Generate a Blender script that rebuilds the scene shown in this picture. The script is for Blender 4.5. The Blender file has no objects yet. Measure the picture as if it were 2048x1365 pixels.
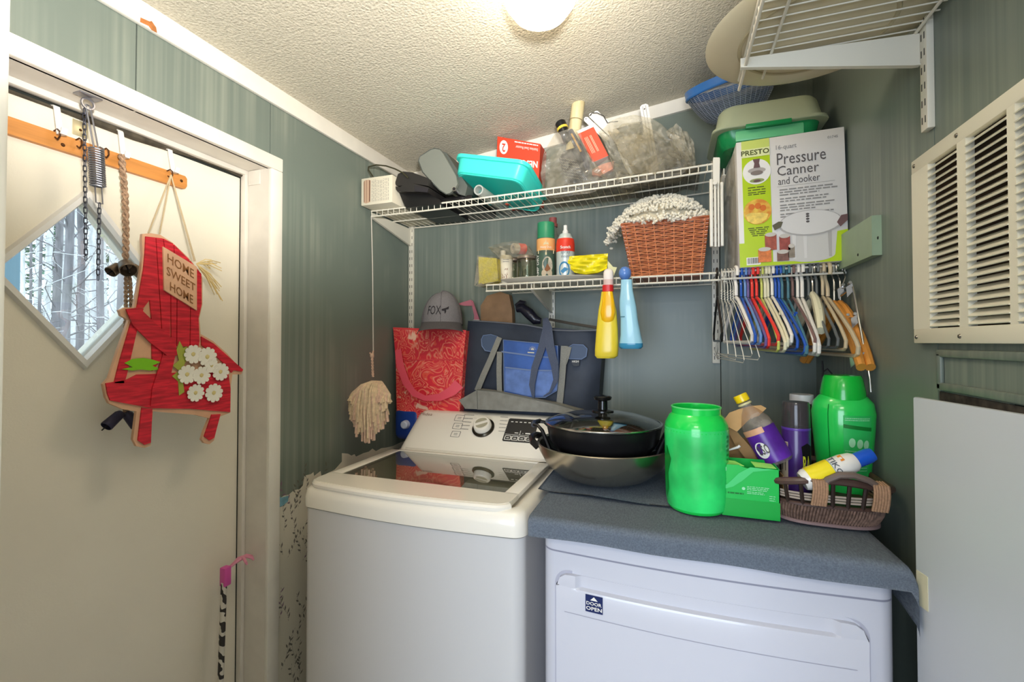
import bpy, bmesh, math, random
from mathutils import Vector, Matrix, Euler
random.seed(7)
C = bpy.context.scene.collection
sc = bpy.context.scene
PI = math.pi
# ---------------------------------------------------------------- camera
FPX = 910.0; YAW = math.radians(19.4); PITCH = math.radians(1.0); SH = -14.4
cd = bpy.data.cameras.new('camera'); cam = bpy.data.objects.new('camera', cd); C.objects.link(cam)
cd.sensor_width = 36; cd.lens = 36 * FPX / 2048; cd.shift_y = SH / 2048; cd.clip_start = .02
cam.location = (0, 0, 1.4); cam.rotation_euler = (PI / 2 + PITCH, 0, YAW)
sc.camera = cam
# ---------------------------------------------------------------- light and exposure
sc.view_settings.view_transform = 'Standard'; sc.view_settings.look = 'None'
sc.view_settings.exposure = 0.72; sc.view_settings.gamma = 1.0
sc.view_settings.use_curve_mapping = False
w = bpy.data.worlds.new('sky'); sc.world = w; w.use_nodes = True
bg = w.node_tree.nodes['Background']; bg.inputs[0].default_value = (.74, .90, 1.0, 1); bg.inputs[1].default_value = 2.1

def area(name, loc, rot, size, sizey, power, col):
    l = bpy.data.lights.new(name, 'AREA'); l.shape = 'RECTANGLE'; l.size = size; l.size_y = sizey
    l.energy = power; l.color = col
    o = bpy.data.objects.new(name, l); C.objects.link(o); o.location = loc; o.rotation_euler = rot; return o
# daylight from the window of the adjoining room behind the doorway
area('room_window_light', (-.15, -1.9, 1.35), (PI / 2, 0, 0), 1.6, 1.4, 42, (.70, .82, 1.0))
# added warm fill overhead in the adjoining room, no known lamp there
area('room_fill_light', (.0, -.9, 2.2), (0, 0, 0), .5, .5, 9, (1.0, .93, .82))

# added fill spot, bounced off the ceiling from the doorway to brighten the room
fl_d = bpy.data.lights.new('bounce_fill', 'SPOT'); fl_d.energy = 80; fl_d.spot_size = math.radians(95); fl_d.spot_blend = .6; fl_d.shadow_soft_size = .05; fl_d.color = (1.0, .97, .92)
fl_o = bpy.data.objects.new('bounce_fill', fl_d); C.objects.link(fl_o); fl_o.location = (.05, .02, 1.6)
fl_o.rotation_euler = (Vector((-.48, .55, 2.25)) - Vector((.05, .02, 1.6))).to_track_quat('-Z', 'Y').to_euler()

# ---------------------------------------------------------------- helpers
def P(u, v, X=None, Y=None, Z=None):
    cy, sy_ = math.cos(YAW), math.sin(YAW); ct, st = math.cos(PITCH), math.sin(PITCH)
    R = Vector((cy, sy_, 0)); F0 = Vector((-sy_, cy, 0)); K = Vector((0, 0, 1))
    F = F0 * ct + K * st; U = K * ct - F0 * st
    d = R * ((u - 1024) / FPX) + U * ((682.5 - v + SH) / FPX) + F
    o = Vector((0, 0, 1.4))
    t = X / d.x if X is not None else (Y / d.y if Y is not None else (Z - 1.4) / d.z)
    return o + d * t

def PP(u, v, p0, n):
    a = Vector((0, 0, 1.4)); d = P(u, v, Y=1.0) - a
    return a + d * ((Vector(p0) - a).dot(n) / d.dot(n))

def lin(h):
    if isinstance(h, str):
        h = h.lstrip('#'); c = [int(h[i:i + 2], 16) / 255 for i in (0, 2, 4)]
    else: c = h
    return tuple(x / 12.92 if x <= .04045 else ((x + .055) / 1.055) ** 2.4 for x in c) + (1,)

MC = {}
def mat(name, col='#808080', rough=.5, metal=0, noise=None, bump=None, trans=0, alpha=1, emit=None, coat=0, sub=0, aniso=None, spec=.5, dark=None, ior=1.45):
    """noise=(scale, amount[, (sx,sy,sz)]), bump=(scale,strength[, (sx,sy,sz)])"""
    if name in MC: return MC[name]
    m = bpy.data.materials.new(name); m.use_nodes = True; nt = m.node_tree; b = nt.nodes['Principled BSDF']
    c = lin(col)
    b.inputs['Base Color'].default_value = c; b.inputs['Roughness'].default_value = rough
    b.inputs['Metallic'].default_value = metal; b.inputs['Transmission Weight'].default_value = trans
    b.inputs['Alpha'].default_value = alpha; b.inputs['Coat Weight'].default_value = coat
    b.inputs['Subsurface Weight'].default_value = sub; b.inputs['Specular IOR Level'].default_value = spec
    b.inputs['IOR'].default_value = ior
    if sub: b.inputs['Subsurface Radius'].default_value = (.02, .02, .02)
    if emit:
        b.inputs['Emission Color'].default_value = lin(emit[0]); b.inputs['Emission Strength'].default_value = emit[1]
    tc = None
    def coords(sc3):
        t = nt.nodes.new('ShaderNodeTexCoord'); mp = nt.nodes.new('ShaderNodeMapping')
        mp.inputs['Scale'].default_value = sc3; nt.links.new(t.outputs['Object'], mp.inputs[0]); return mp.outputs[0]
    if noise:
        s3 = noise[2] if len(noise) > 2 else (1, 1, 1)
        n = nt.nodes.new('ShaderNodeTexNoise'); n.inputs['Scale'].default_value = noise[0]; n.inputs['Detail'].default_value = 4
        nt.links.new(coords(s3), n.inputs['Vector'])
        r = nt.nodes.new('ShaderNodeValToRGB')
        d2 = lin(dark) if dark else tuple(x * (1 - noise[1]) for x in c[:3]) + (1,)
        r.color_ramp.elements[0].position = .35; r.color_ramp.elements[1].position = .65
        r.color_ramp.elements[0].color = d2
        r.color_ramp.elements[1].color = c if dark else tuple(min(1, x * (1 + noise[1])) for x in c[:3]) + (1,)
        nt.links.new(n.outputs['Fac'], r.inputs[0]); nt.links.new(r.outputs[0], b.inputs['Base Color'])
    if bump:
        s3 = bump[2] if len(bump) > 2 else (1, 1, 1)
        n = nt.nodes.new('ShaderNodeTexNoise'); n.inputs['Scale'].default_value = bump[0]; n.inputs['Detail'].default_value = 3
        nt.links.new(coords(s3), n.inputs['Vector'])
        bp = nt.nodes.new('ShaderNodeBump'); bp.inputs['Strength'].default_value = bump[1]; bp.inputs['Distance'].default_value = .006 if name == 'popcorn_ceiling' else .004
        nt.links.new(n.outputs['Fac'], bp.inputs['Height']); nt.links.new(bp.outputs[0], b.inputs['Normal'])
    MC[name] = m; return m

class B:
    def __init__(s): s.bm = bmesh.new()
    def _m(s, vs, M):
        if M is not None:
            for v in vs: v.co = M @ v.co
    def box(s, x0, x1, y0, y1, z0, z1, M=None, bev=0, seg=2):
        r = bmesh.ops.create_cube(s.bm, size=1); vs = r['verts']
        for v in vs: v.co = Vector(((x0 + x1) / 2 + v.co.x * (x1 - x0), (y0 + y1) / 2 + v.co.y * (y1 - y0), (z0 + z1) / 2 + v.co.z * (z1 - z0)))
        if bev:
            es = list({e for v in vs for e in v.link_edges})
            rr = bmesh.ops.bevel(s.bm, geom=es, offset=bev, segments=seg, profile=.5, affect='EDGES')
            vs = list(set(rr['verts']) | {v for v in vs if v.is_valid})
            # collect whole island
            seen = set(vs); st = list(vs)
            while st:
                q = st.pop()
                for e in q.link_edges:
                    o = e.other_vert(q)
                    if o not in seen: seen.add(o); st.append(o)
            vs = list(seen)
        s._m(vs, M); return s
    def lathe(s, prof, n=32, M=None, sx=1, sy=1, a0=0, a1=2 * PI):
        full = abs(a1 - a0 - 2 * PI) < 1e-6; cols = n if full else n + 1
        rings = []
        for r, z in prof:
            if r < 1e-6: v = s.bm.verts.new((0, 0, z)); rings.append([v] * cols)
            else: rings.append([s.bm.verts.new((r * sx * math.cos(a0 + (a1 - a0) * i / n), r * sy * math.sin(a0 + (a1 - a0) * i / n), z)) for i in range(cols)])
        for a, b in zip(rings, rings[1:]):
            for i in range(n):
                j = (i + 1) % cols
                q = []
                for v in (a[i], a[j], b[j], b[i]):
                    if v not in q: q.append(v)
                if len(q) > 2:
                    try: s.bm.faces.new(q)
                    except ValueError: pass
        s._m({v for r in rings for v in r}, M); return s
    def cyl(s, a, b, r, n=12, r2=None):
        return s.tube([a, b], [r, r if r2 is None else r2], n)
    def tube(s, pts, r, n=8, closed=False, sq=None):
        pts = [Vector(p) for p in pts]; N = len(pts)
        rs = r if isinstance(r, (list, tuple)) else [r] * N
        def tan(i):
            if closed: return (pts[(i + 1) % N] - pts[i - 1]).normalized()
            return (pts[min(i + 1, N - 1)] - pts[max(i - 1, 0)]).normalized()
        t = tan(0); up = Vector((0, 0, 1)) if abs(t.z) < .9 else Vector((0, 1, 0))
        nrm = (up - t * up.dot(t)).normalized(); rings = []
        for i in range(N):
            t = tan(i); nrm = (nrm - t * nrm.dot(t)).normalized(); bn = t.cross(nrm)
            rings.append([s.bm.verts.new(pts[i] + (nrm * math.cos(2 * PI * k / n) * (sq or 1) + bn * math.sin(2 * PI * k / n)) * rs[i]) for k in range(n)])
        rng = range(N) if closed else range(N - 1)
        for i in rng:
            a, b = rings[i], rings[(i + 1) % N]
            for k in range(n): s.bm.faces.new((a[k], a[(k + 1) % n], b[(k + 1) % n], b[k]))
        if not closed:
            s.bm.faces.new(rings[0][::-1]); s.bm.faces.new(rings[-1])
        return s
    def ribbon(s, pts, side, w, th=.0015):
        """flat strap along pts; side = width direction (vector or list)"""
        pts = [Vector(p) for p in pts]; N = len(pts); rings = []
        for i in range(N):
            t = (pts[min(i + 1, N - 1)] - pts[max(i - 1, 0)]).normalized()
            sd = Vector(side[i] if isinstance(side, list) else side); sd = (sd - t * sd.dot(t)).normalized(); nn = t.cross(sd)
            ww = w[i] if isinstance(w, (list, tuple)) else w
            rings.append([s.bm.verts.new(pts[i] + sd * a * ww / 2 + nn * b * th / 2) for a, b in ((-1, -1), (1, -1), (1, 1), (-1, 1))])
        for a, b in zip(rings, rings[1:]):
            for k in range(4): s.bm.faces.new((a[k], a[(k + 1) % 4], b[(k + 1) % 4], b[k]))
        s.bm.faces.new(rings[0][::-1]); s.bm.faces.new(rings[-1]); return s
    def prism(s, pts, d):
        """pts: 3D outline (planar), d: extrusion vector"""
        d = Vector(d); a = [s.bm.verts.new(Vector(p)) for p in pts]; b = [s.bm.verts.new(Vector(p) + d) for p in pts]
        s.bm.faces.new(a); s.bm.faces.new(b[::-1]); n = len(a)
        for i in range(n): s.bm.faces.new((a[i], b[i], b[(i + 1) % n], a[(i + 1) % n]))
        return s
    def sphere(s, c, r, sc3=(1, 1, 1), sub=2, M=None):
        r_ = bmesh.ops.create_icosphere(s.bm, subdivisions=sub, radius=r)
        for v in r_['verts']: v.co = Vector(c) + Vector((v.co.x * sc3[0], v.co.y * sc3[1], v.co.z * sc3[2]))
        s._m(r_['verts'], M); return s
    def grid(s, fn, nu, nv, th=0, closed=False):
        g = [[s.bm.verts.new(fn(i / nu, j / nv)) for j in range(nv + 1)] for i in range(nu + (0 if closed else 1))]
        fs = []
        for i in range(nu):
            for j in range(nv):
                a = g[i]; b = g[(i + 1) % len(g)]
                fs.append(s.bm.faces.new((a[j], b[j], b[j + 1], a[j + 1])))
        if th: bmesh.ops.solidify(s.bm, geom=fs, thickness=th)
        return s
    def wrap(s, r, z0, z1, a0, a1, n=16, th=.0005, M=None, nz=1, rf=None):
        """cylindrical patch, angles measured from -Y, + to +X"""
        vs = []
        def f(i, j):
            a = a0 + (a1 - a0) * i; z = z0 + (z1 - z0) * j; rr = (rf(z) if rf else r) + th
            return Vector((rr * math.sin(a), -rr * math.cos(a), z))
        g = [[s.bm.verts.new(f(i / n, j / nz)) for j in range(nz + 1)] for i in range(n + 1)]
        for i in range(n):
            for j in range(nz): s.bm.faces.new((g[i][j], g[i + 1][j], g[i + 1][j + 1], g[i][j + 1]))
        s._m([v for q in g for v in q], M); return s
    def mesh(s, name, sharp=35):
        bm = s.bm
        bmesh.ops.recalc_face_normals(bm, faces=bm.faces)
        for f in bm.faces: f.smooth = True
        sa = math.radians(sharp)
        for e in bm.edges:
            if len(e.link_faces) == 2 and e.calc_face_angle(0) > sa: e.smooth = False
        me = bpy.data.meshes.new(name); bm.to_mesh(me); bm.free(); return me

WM = {}
def root_inv(o):
    while o.parent: o = o.parent
    return WM.get(o.name, Matrix()).inverted()
def thing(name, label, cat, loc=(0, 0, 0), rz=0, group=None, rot=None):
    o = bpy.data.objects.new(name, None); C.objects.link(o); o.location = loc
    o.rotation_euler = rot if rot else (0, 0, rz); o.empty_display_size = .02
    o['label'] = label; o['category'] = cat
    if group: o['group'] = group
    WM[o.name] = Matrix.Translation(Vector(loc)) @ Euler(rot if rot else (0, 0, rz)).to_matrix().to_4x4()
    return o
def part(name, b, m, parent, label=None, world=False, stuff=False, sharp=35):
    me = b.mesh(name, sharp) if isinstance(b, B) else b
    if world: me.transform(root_inv(parent))
    if m and not me.materials: me.materials.append(m)
    o = bpy.data.objects.new(name, me); C.objects.link(o); o.parent = parent
    if label: o['label'] = label
    if stuff: o['kind'] = 'stuff'
    return o
def piece(name, me, parent, M):
    o = bpy.data.objects.new(name, me); C.objects.link(o); o.parent = parent; o.matrix_local = M; return o
def solo(name, b, m, label, cat, group=None, sharp=35, kind=None):
    """a thing that is one mesh; origin at its base"""
    me = b.mesh(name, sharp); me.materials.append(m)
    co = [v.co for v in me.vertices]; c = Vector((sum(v.x for v in co) / len(co), sum(v.y for v in co) / len(co), min(v.z for v in co)))
    me.transform(Matrix.Translation(-c))
    o = bpy.data.objects.new(name, me); C.objects.link(o); o.location = c
    o['label'] = label; o['category'] = cat
    if group: o['group'] = group
    if kind: o['kind'] = kind
    return o
def struct(name, b, m, parent=None, label=None):
    me = b.mesh(name); me.materials.append(m)
    o = bpy.data.objects.new(name, me); C.objects.link(o)
    if parent: o.parent = parent
    else: o['kind'] = 'structure'
    if label: o['label'] = label
    return o

def text_me(s, bold=0, res=2):
    cu = bpy.data.curves.new('lettering', 'FONT'); cu.body = s; cu.resolution_u = res; cu.offset = bold
    cu.align_x = 'LEFT'; o = bpy.data.objects.new('lettering', cu)
    me = bpy.data.meshes.new_from_object(o); bpy.data.objects.remove(o); me.materials.clear(); return me
def text(parent, s, m, fn, bold=0, name='lettering', world=False):
    """fn maps unit box (0..1 left-right, 0..1 bottom-top) to a point of the thing"""
    me = text_me(s, bold); me.name = name
    xs = [v.co.x for v in me.vertices]; ys = [v.co.y for v in me.vertices]
    x0, x1, y0, y1 = min(xs), max(xs), min(ys), max(ys)
    for v in me.vertices: v.co = fn((v.co.x - x0) / (x1 - x0), (v.co.y - y0) / (y1 - y0))
    if world: me.transform(root_inv(parent))
    me.materials.append(m); o = bpy.data.objects.new(name, me); C.objects.link(o); o.parent = parent; return o
def quad(TL, TR, BR, BL, n=None, off=.0008):
    TL, TR, BR, BL = map(Vector, (TL, TR, BR, BL)); nn = (TR - TL).cross(BL - TL).normalized() * off
    if n is not None and nn.dot(Vector(n)) < 0: nn = -nn
    elif n is None and nn.dot(Vector((0, 0, 1.4)) - TL) < 0: nn = -nn
    return lambda s, t: TL * (1 - s) * t + TR * s * t + BR * s * (1 - t) + BL * (1 - s) * (1 - t) + nn
def sub(fn, s0, s1, t0, t1): return lambda s, t: fn(s0 + (s1 - s0) * s, t0 + (t1 - t0) * t)
def cylq(r, z0, z1, a0, a1, off=.0009, rf=None):
    def f(s, t):
        a = a0 + (a1 - a0) * s; z = z0 + (z1 - z0) * t; rr = (rf(z) if rf else r) + off
        return Vector((rr * math.sin(a), -rr * math.cos(a), z))
    return f
def patch(fn, pts, b=None):
    """flat print: polygon (or fan) given in unit coords through fn"""
    b = b or B(); b.bm.faces.new([b.bm.verts.new(fn(*p)) for p in pts]); return b
def ell(cx, cy, rx, ry, n=28, a0=0, a1=2 * PI): return [(cx + rx * math.cos(a0 + (a1 - a0) * i / n), cy + ry * math.sin(a0 + (a1 - a0) * i / n)) for i in range(n)]
def rect(x0, x1, y0, y1): return [(x0, y0), (x1, y0), (x1, y1), (x0, y1)]
def lines(fn, rows, b=None, h=.008, seed=1):
    """rows of unreadable fine print: (s0,s1,t)"""
    rr = random.Random(seed); b = b or B()
    for s0, s1, t in rows:
        x = s0
        while x < s1:
            L = rr.uniform(.02, .07) * 1.2; x2 = min(x + L, s1)
            patch(fn, [(x, t), (x2, t), (x2, t + h), (x, t + h)], b); x = x2 + .012
    return b
def face_a(X, Y): return math.atan2(-X, Y)

# ---------------------------------------------------------------- materials
def wall_mat():
    m = bpy.data.materials.new('green_wall_paint'); m.use_nodes = True; nt = m.node_tree; b = nt.nodes['Principled BSDF']
    tc = nt.nodes.new('ShaderNodeTexCoord')
    def nz(scale, s3, det=3):
        mp = nt.nodes.new('ShaderNodeMapping'); mp.inputs['Scale'].default_value = s3
        nt.links.new(tc.outputs['Object'], mp.inputs[0]); n = nt.nodes.new('ShaderNodeTexNoise')
        n.inputs['Scale'].default_value = scale; n.inputs['Detail'].default_value = det; nt.links.new(mp.outputs[0], n.inputs['Vector']); return n.outputs['Fac']
    a = nz(60, (1, 1, .012), 5); r = nt.nodes.new('ShaderNodeValToRGB')
    r.color_ramp.elements[0].position = .40; r.color_ramp.elements[1].position = .72
    r.color_ramp.elements[0].color = lin('#717c74'); r.color_ramp.elements[1].color = lin('#8f968a')
    nt.links.new(a, r.inputs[0])
    big = nz(3, (1, 1, .8)); r2 = nt.nodes.new('ShaderNodeValToRGB'); r2.color_ramp.elements[0].position = .42; r2.color_ramp.elements[1].position = .62
    mx = nt.nodes.new('ShaderNodeMix'); mx.data_type = 'RGBA'
    nt.links.new(big, r2.inputs[0]); nt.links.new(r2.outputs[0], mx.inputs[0])
    mx.inputs[6].default_value = lin('#727d75'); nt.links.new(r.outputs[0], mx.inputs[7])
    nt.links.new(mx.outputs[2], b.inputs['Base Color'])
    b.inputs['Roughness'].default_value = .42
    bp = nt.nodes.new('ShaderNodeBump'); bp.inputs['Strength'].default_value = .12; bp.inputs['Distance'].default_value = .002
    nt.links.new(a, bp.inputs['Height']); nt.links.new(bp.outputs[0], b.inputs['Normal'])
    return m
WALL = wall_mat()
GAP = mat('dark_gap', '#2a2e2a', .9)
CEIL = mat('popcorn_ceiling', '#cdc6b4', .95, bump=(150, .75), noise=(130, .08))
TRIM = mat('white_trim_paint', '#ece8de', .4, noise=(14, .03))
FLOOR = mat('vinyl_floor', '#9a9080', .5, noise=(6, .1))
DOOR = mat('cream_door', '#ece5d4', .5, bump=(240, .10), noise=(5, .02))
WHITEP = mat('white_plastic', '#e8e6e2', .35)
CREAMP = mat('cream_plastic', '#e9e4d6', .35)
WIRE = mat('white_wire_coating', '#e4dfcf', .35)
CHROME = mat('chrome', '#c8c8c8', .18, 1)
STEEL = mat('brushed_steel', '#a7a196', .22, 1, bump=(60, .05, (1, 1, 8)))
BLACKP = mat('black_plastic', '#161517', .32)
BLACKM = mat('black_matte', '#1b1a1c', .6)
RUST = mat('dark_hook_metal', '#5a3a22', .45, .7)
APPL = mat('appliance_white', '#d2d1d1', .22, coat=.3)
APPLC = mat('washer_cream', '#f3eee2', .22, coat=.3)
GREEN = mat('bright_green_plastic', '#12c84a', .22, coat=.4)
GREENL = mat('pale_green_plastic', '#58dc74', .25, coat=.3)
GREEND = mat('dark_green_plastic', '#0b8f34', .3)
RED = mat('red_print', '#d8412c', .45)
WHITE = mat('white_print', '#f0ede6', .5)
INK = mat('dark_print', '#5a5452', .6)
GREYINK = mat('grey_print', '#8d8a86', .6)
YEL = mat('yellow_plastic', '#f0cf18', .28, coat=.3)
CARD = mat('tan_cardboard', '#c39a66', .85, noise=(30, .06))
ORANGEW = mat('orange_wood', '#c98643', .45, noise=(9, .12, (3, 1, 12)))

def film(name, col, a=.25, rough=.12):
    m = bpy.data.materials.new(name); m.use_nodes = True; nt = m.node_tree; nt.nodes.clear()
    o = nt.nodes.new('ShaderNodeOutputMaterial'); t = nt.nodes.new('ShaderNodeBsdfTransparent'); t.inputs[0].default_value = lin(col)
    p = nt.nodes.new('ShaderNodeBsdfPrincipled'); p.inputs['Base Color'].default_value = lin(col); p.inputs['Roughness'].default_value = rough
    n = nt.nodes.new('ShaderNodeTexNoise'); n.inputs['Scale'].default_value = 17; n.inputs['Detail'].default_value = 2.5; n.inputs['Distortion'].default_value = 2.2
    tc = nt.nodes.new('ShaderNodeTexCoord'); nt.links.new(tc.outputs['Object'], n.inputs['Vector'])
    bp = nt.nodes.new('ShaderNodeBump'); bp.inputs['Strength'].default_value = .6; bp.inputs['Distance'].default_value = .008
    nt.links.new(n.outputs['Fac'], bp.inputs['Height']); nt.links.new(bp.outputs[0], p.inputs['Normal'])
    mr = nt.nodes.new('ShaderNodeMapRange'); mr.inputs[1].default_value = .3; mr.inputs[2].default_value = .75; mr.inputs[3].default_value = a * .45; mr.inputs[4].default_value = min(1, a * 1.5)
    nt.links.new(n.outputs['Fac'], mr.inputs[0])
    mx = nt.nodes.new('ShaderNodeMixShader'); nt.links.new(mr.outputs[0], mx.inputs[0]); nt.links.new(t.outputs[0], mx.inputs[1]); nt.links.new(p.outputs[0], mx.inputs[2])
    nt.links.new(mx.outputs[0], o.inputs[0]); return m
def glass(name, col, a=.12, rough=.02, f=1.0):
    """thin clear sheet: mostly see-through with a fresnel reflection"""
    m = bpy.data.materials.new(name); m.use_nodes = True; nt = m.node_tree; nt.nodes.clear()
    o = nt.nodes.new('ShaderNodeOutputMaterial'); t = nt.nodes.new('ShaderNodeBsdfTransparent'); t.inputs[0].default_value = lin(col)
    g = nt.nodes.new('ShaderNodeBsdfGlossy'); g.inputs['Roughness'].default_value = rough
    lw = nt.nodes.new('ShaderNodeLayerWeight'); lw.inputs[0].default_value = .5; fr = nt.nodes.new('ShaderNodeMath'); fr.operation = 'POWER'; fr.inputs[1].default_value = 3.5; nt.links.new(lw.outputs['Facing'], fr.inputs[0])
    ma = nt.nodes.new('ShaderNodeMath'); ma.operation = 'MULTIPLY_ADD'; ma.inputs[1].default_value = f; ma.inputs[2].default_value = a; ma.use_clamp = True
    nt.links.new(fr.outputs[0], ma.inputs[0]); mx = nt.nodes.new('ShaderNodeMixShader'); nt.links.new(ma.outputs[0], mx.inputs[0])
    nt.links.new(t.outputs[0], mx.inputs[1]); nt.links.new(g.outputs[0], mx.inputs[2]); nt.links.new(mx.outputs[0], o.inputs[0]); return m
FILM = film('clear_plastic_film', '#e2ded2', .17)
FILM2 = film('thin_clear_film', '#e6e4dc', .16)
WGLASS = glass('window_glass', '#f4faff', .26, .01, .9)
LIDGLASS = glass('smoked_lid_glass', '#dfe0d6', .34, .02, .9)
JARG = glass('jar_glass', '#e9ece2', .10, .06, .8)

# ================================================================ SETTING
XL, XR, YB, DX = -1.14, .464, 1.815, -1.24
def cz(x): return 2.172 + .121 * (x + 1.14)
struct('floor', B().box(-3, 1.6, -2.6, YB + .2, -.05, 0), FLOOR)
b = B(); b.prism([(XL - .2, -2.7, cz(XL - .2)), (1.6, -2.7, cz(1.6)), (1.6, YB + .2, cz(1.6)), (XL - .2, YB + .2, cz(XL - .2))], (0, 0, .06))
struct('ceiling', b, CEIL)
# left wall round the door opening, with separate panels
DY0, DY1, DZ = .27, 1.037, 1.921
b = B(); b.box(DX, XL - .006, -2.6, DY0, 0, 2.25); b.box(DX, XL - .006, DY1 + .008, YB + .1, 0, 2.25); b.box(DX, XL - .006, DY0, DY1 + .008, DZ + .008, 2.25)
wl = struct('wall_left', b, GAP)
for y0, y1, z0, z1 in ((.2, .6765, DZ, 2.14), (.6795, 1.0405, DZ, 2.14), (1.0435, YB, 0, 2.14)):
    struct('panel', B().box(XL - .006, XL, y0, y1, z0, z1), WALL, wl)
b = B(); b.box(XL - .1, XR + .1, YB + .006, YB + .08, 0, 2.6); wb = struct('wall_back', b, GAP)
for x0, x1 in ((XL, .1645), (.1675, XR)):
    b = B(); b.prism([(x0, YB, 0), (x1, YB, 0), (x1, YB, cz(x1)), (x0, YB, cz(x0))], (0, .006, 0)); struct('panel', b, WALL, wb)
b = B(); b.box(XR + .006, XR + .08, .87, YB + .1, 0, 2.6); b.box(XR + .006, XR + .08, .1, .87, 1.31, 2.6); b.box(.95, 1.0, .1, .9, 0, 1.4); b.box(XR + .08, .95, .87, .92, 0, 1.4); b.box(XR + .08, .95, .1, .87, 1.36, 1.4)
wr = struct('wall_right', b, GAP)   # with the opening of the furnace closet behind the access panel
for y0, y1, z0 in ((.1, .87, 1.31), (.87, 1.0555, 0), (1.0585, YB, 0)):
    struct('panel', B().box(XR, XR + .006, y0, y1, z0, 2.5), WALL, wr)
# raised moulding frame of the furnace panel below the grille
mo = B(); mo.box(XR - .007, XR, .3, 1.05, 1.372, 1.386, bev=.003); mo.box(XR - .007, XR, 1.036, 1.05, 1.31, 1.38, bev=.003); mo.box(XR - .007, XR, .3, 1.05, 1.312, 1.326, bev=.003)
struct('moulding', mo, WALL, wr)
struct('furnace_gap', B().box(XR - .002, XR, .3, 1.05, 1.285, 1.309), mat('dark_dust', '#3c3630', .95, noise=(60, .5)), wr)
# wall with the doorway the camera stands in
FW = mat('beige_front_wall', '#cfcdc0', .6)
b = B(); b.box(XL, -.545, .1, .21, 0, 2.3); b.box(.30, XR, .1, .21, 0, 2.5); b.box(-.6, .35, .1, .21, 2.05, 2.5)
struct('wall_front', b, FW)
struct('wall_room_back', B().box(-1.3, 1.5, -2.68, -2.6, 0, 2.7), FW)
struct('wall_room_right', B().box(1.4, 1.48, -2.6, .21, 0, 2.7), FW)
b = B(); b.box(.464, 1.48, .1, .21, 0, 2.7); struct('wall_room_front', b, FW)
struct('trim_1', B().box(-.60, -.535, .2, .222, 0, 2.09, bev=.003), TRIM)
# crown strips
struct('trim_2', B().box(XL, XL + .012, .21, YB, 2.119, 2.18, bev=.002), TRIM)
b = B(); b.prism([(XL + .012, YB - .012, cz(XL) - .049), (XR, YB - .012, cz(XR) - .049), (XR, YB - .012, cz(XR)), (XL + .012, YB - .012, cz(XL) + .001)], (0, .012, 0)); struct('trim_3', b, TRIM)
struct('trim_4', B().box(XR - .012, XR, .21, YB - .012, cz(XR) - .05, cz(XR) + .002), TRIM)
# scraped paint on the left crown strip
pl = [P(u, v, X=XL + .0123) for u, v in ((281, 35), (299, 43), (303, 42), (312, 55), (314, 66), (303, 60), (297, 52), (280, 44))]
struct('bare_wood_patch', B().prism(pl, (.0006, 0, 0)), mat('bare_wood', '#b9743f', .8, noise=(40, .25)), bpy.data.objects['trim_2'])
# door casing and jamb
struct('trim_5', B().box(XL, XL + .013, .2, 1.079, DZ, 1.962, bev=.003), TRIM)
struct('trim_6', B().box(XL, XL + .013, DY1, 1.079, 0, DZ, bev=.003), TRIM)
JAMB = mat('jamb_paint', '#ded8ce', .45, noise=(12, .05))
jb = B(); jb.box(DX, XL + .002, DY1, DY1 + .009, 0, DZ); jb.box(DX, XL + .002, DY0, DY1 + .009, DZ, DZ + .009)
jb.box(DX + .002, DX + .022, DY1 - .012, DY1, 0, DZ - .012, bev=.002); jb.box(DX + .002, DX + .022, DY0, DY1, DZ - .014, DZ, bev=.002)
jb.box(DX + .024, XL - .03, DY1 - .004, DY1, DZ - .045, DZ - .001, bev=.001)
struct('door_jamb', jb, JAMB, bpy.data.objects['trim_6'])
# ---- exterior door with diamond window
wc = P(170, 557, X=DX); cy_, cz_ = wc.y, P(170, 558, X=DX).z
HZo = (P(170, 377, X=DX).z - P(170, 741, X=DX).z) / 2; HZi = HZo * .86; HYo = HZo * .80; HYi = HYo * .86
door = bpy.data.objects.new('door_1', None); C.objects.link(door); door['kind'] = 'structure'; door.location = (DX, DY1, 0); WM['door_1'] = Matrix.Translation((DX, DY1, 0))
bm = B(); Y0d, Y1d, Z1d = DY0 + .003, DY1 - .010, 1.898
out = [(Y0d, 0), (Y1d, 0), (Y1d, Z1d), (Y0d, Z1d)]; dia = [(cy_, cz_ - HZi), (cy_ + HYi, cz_), (cy_, cz_ + HZi), (cy_ - HYi, cz_)]
for side, xx in ((0, DX), (1, DX - .044)):
    o_ = [bm.bm.verts.new((xx, y, z)) for y, z in out]; d_ = [bm.bm.verts.new((xx, y, z)) for y, z in dia]
    for i in range(4):
        j = (i + 1) % 4
        bm.bm.faces.new((o_[i], o_[j], d_[i])); bm.bm.faces.new((o_[j], d_[j], d_[i]))
    if side == 0: A = (o_, d_)
    else:
        for i in range(4):
            j = (i + 1) % 4
            bm.bm.faces.new((A[0][i], o_[i], o_[j], A[0][j])); bm.bm.faces.new((A[1][j], d_[j], d_[i], A[1][i]))
part('door_leaf', bm, DOOR, door, world=True)
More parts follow.
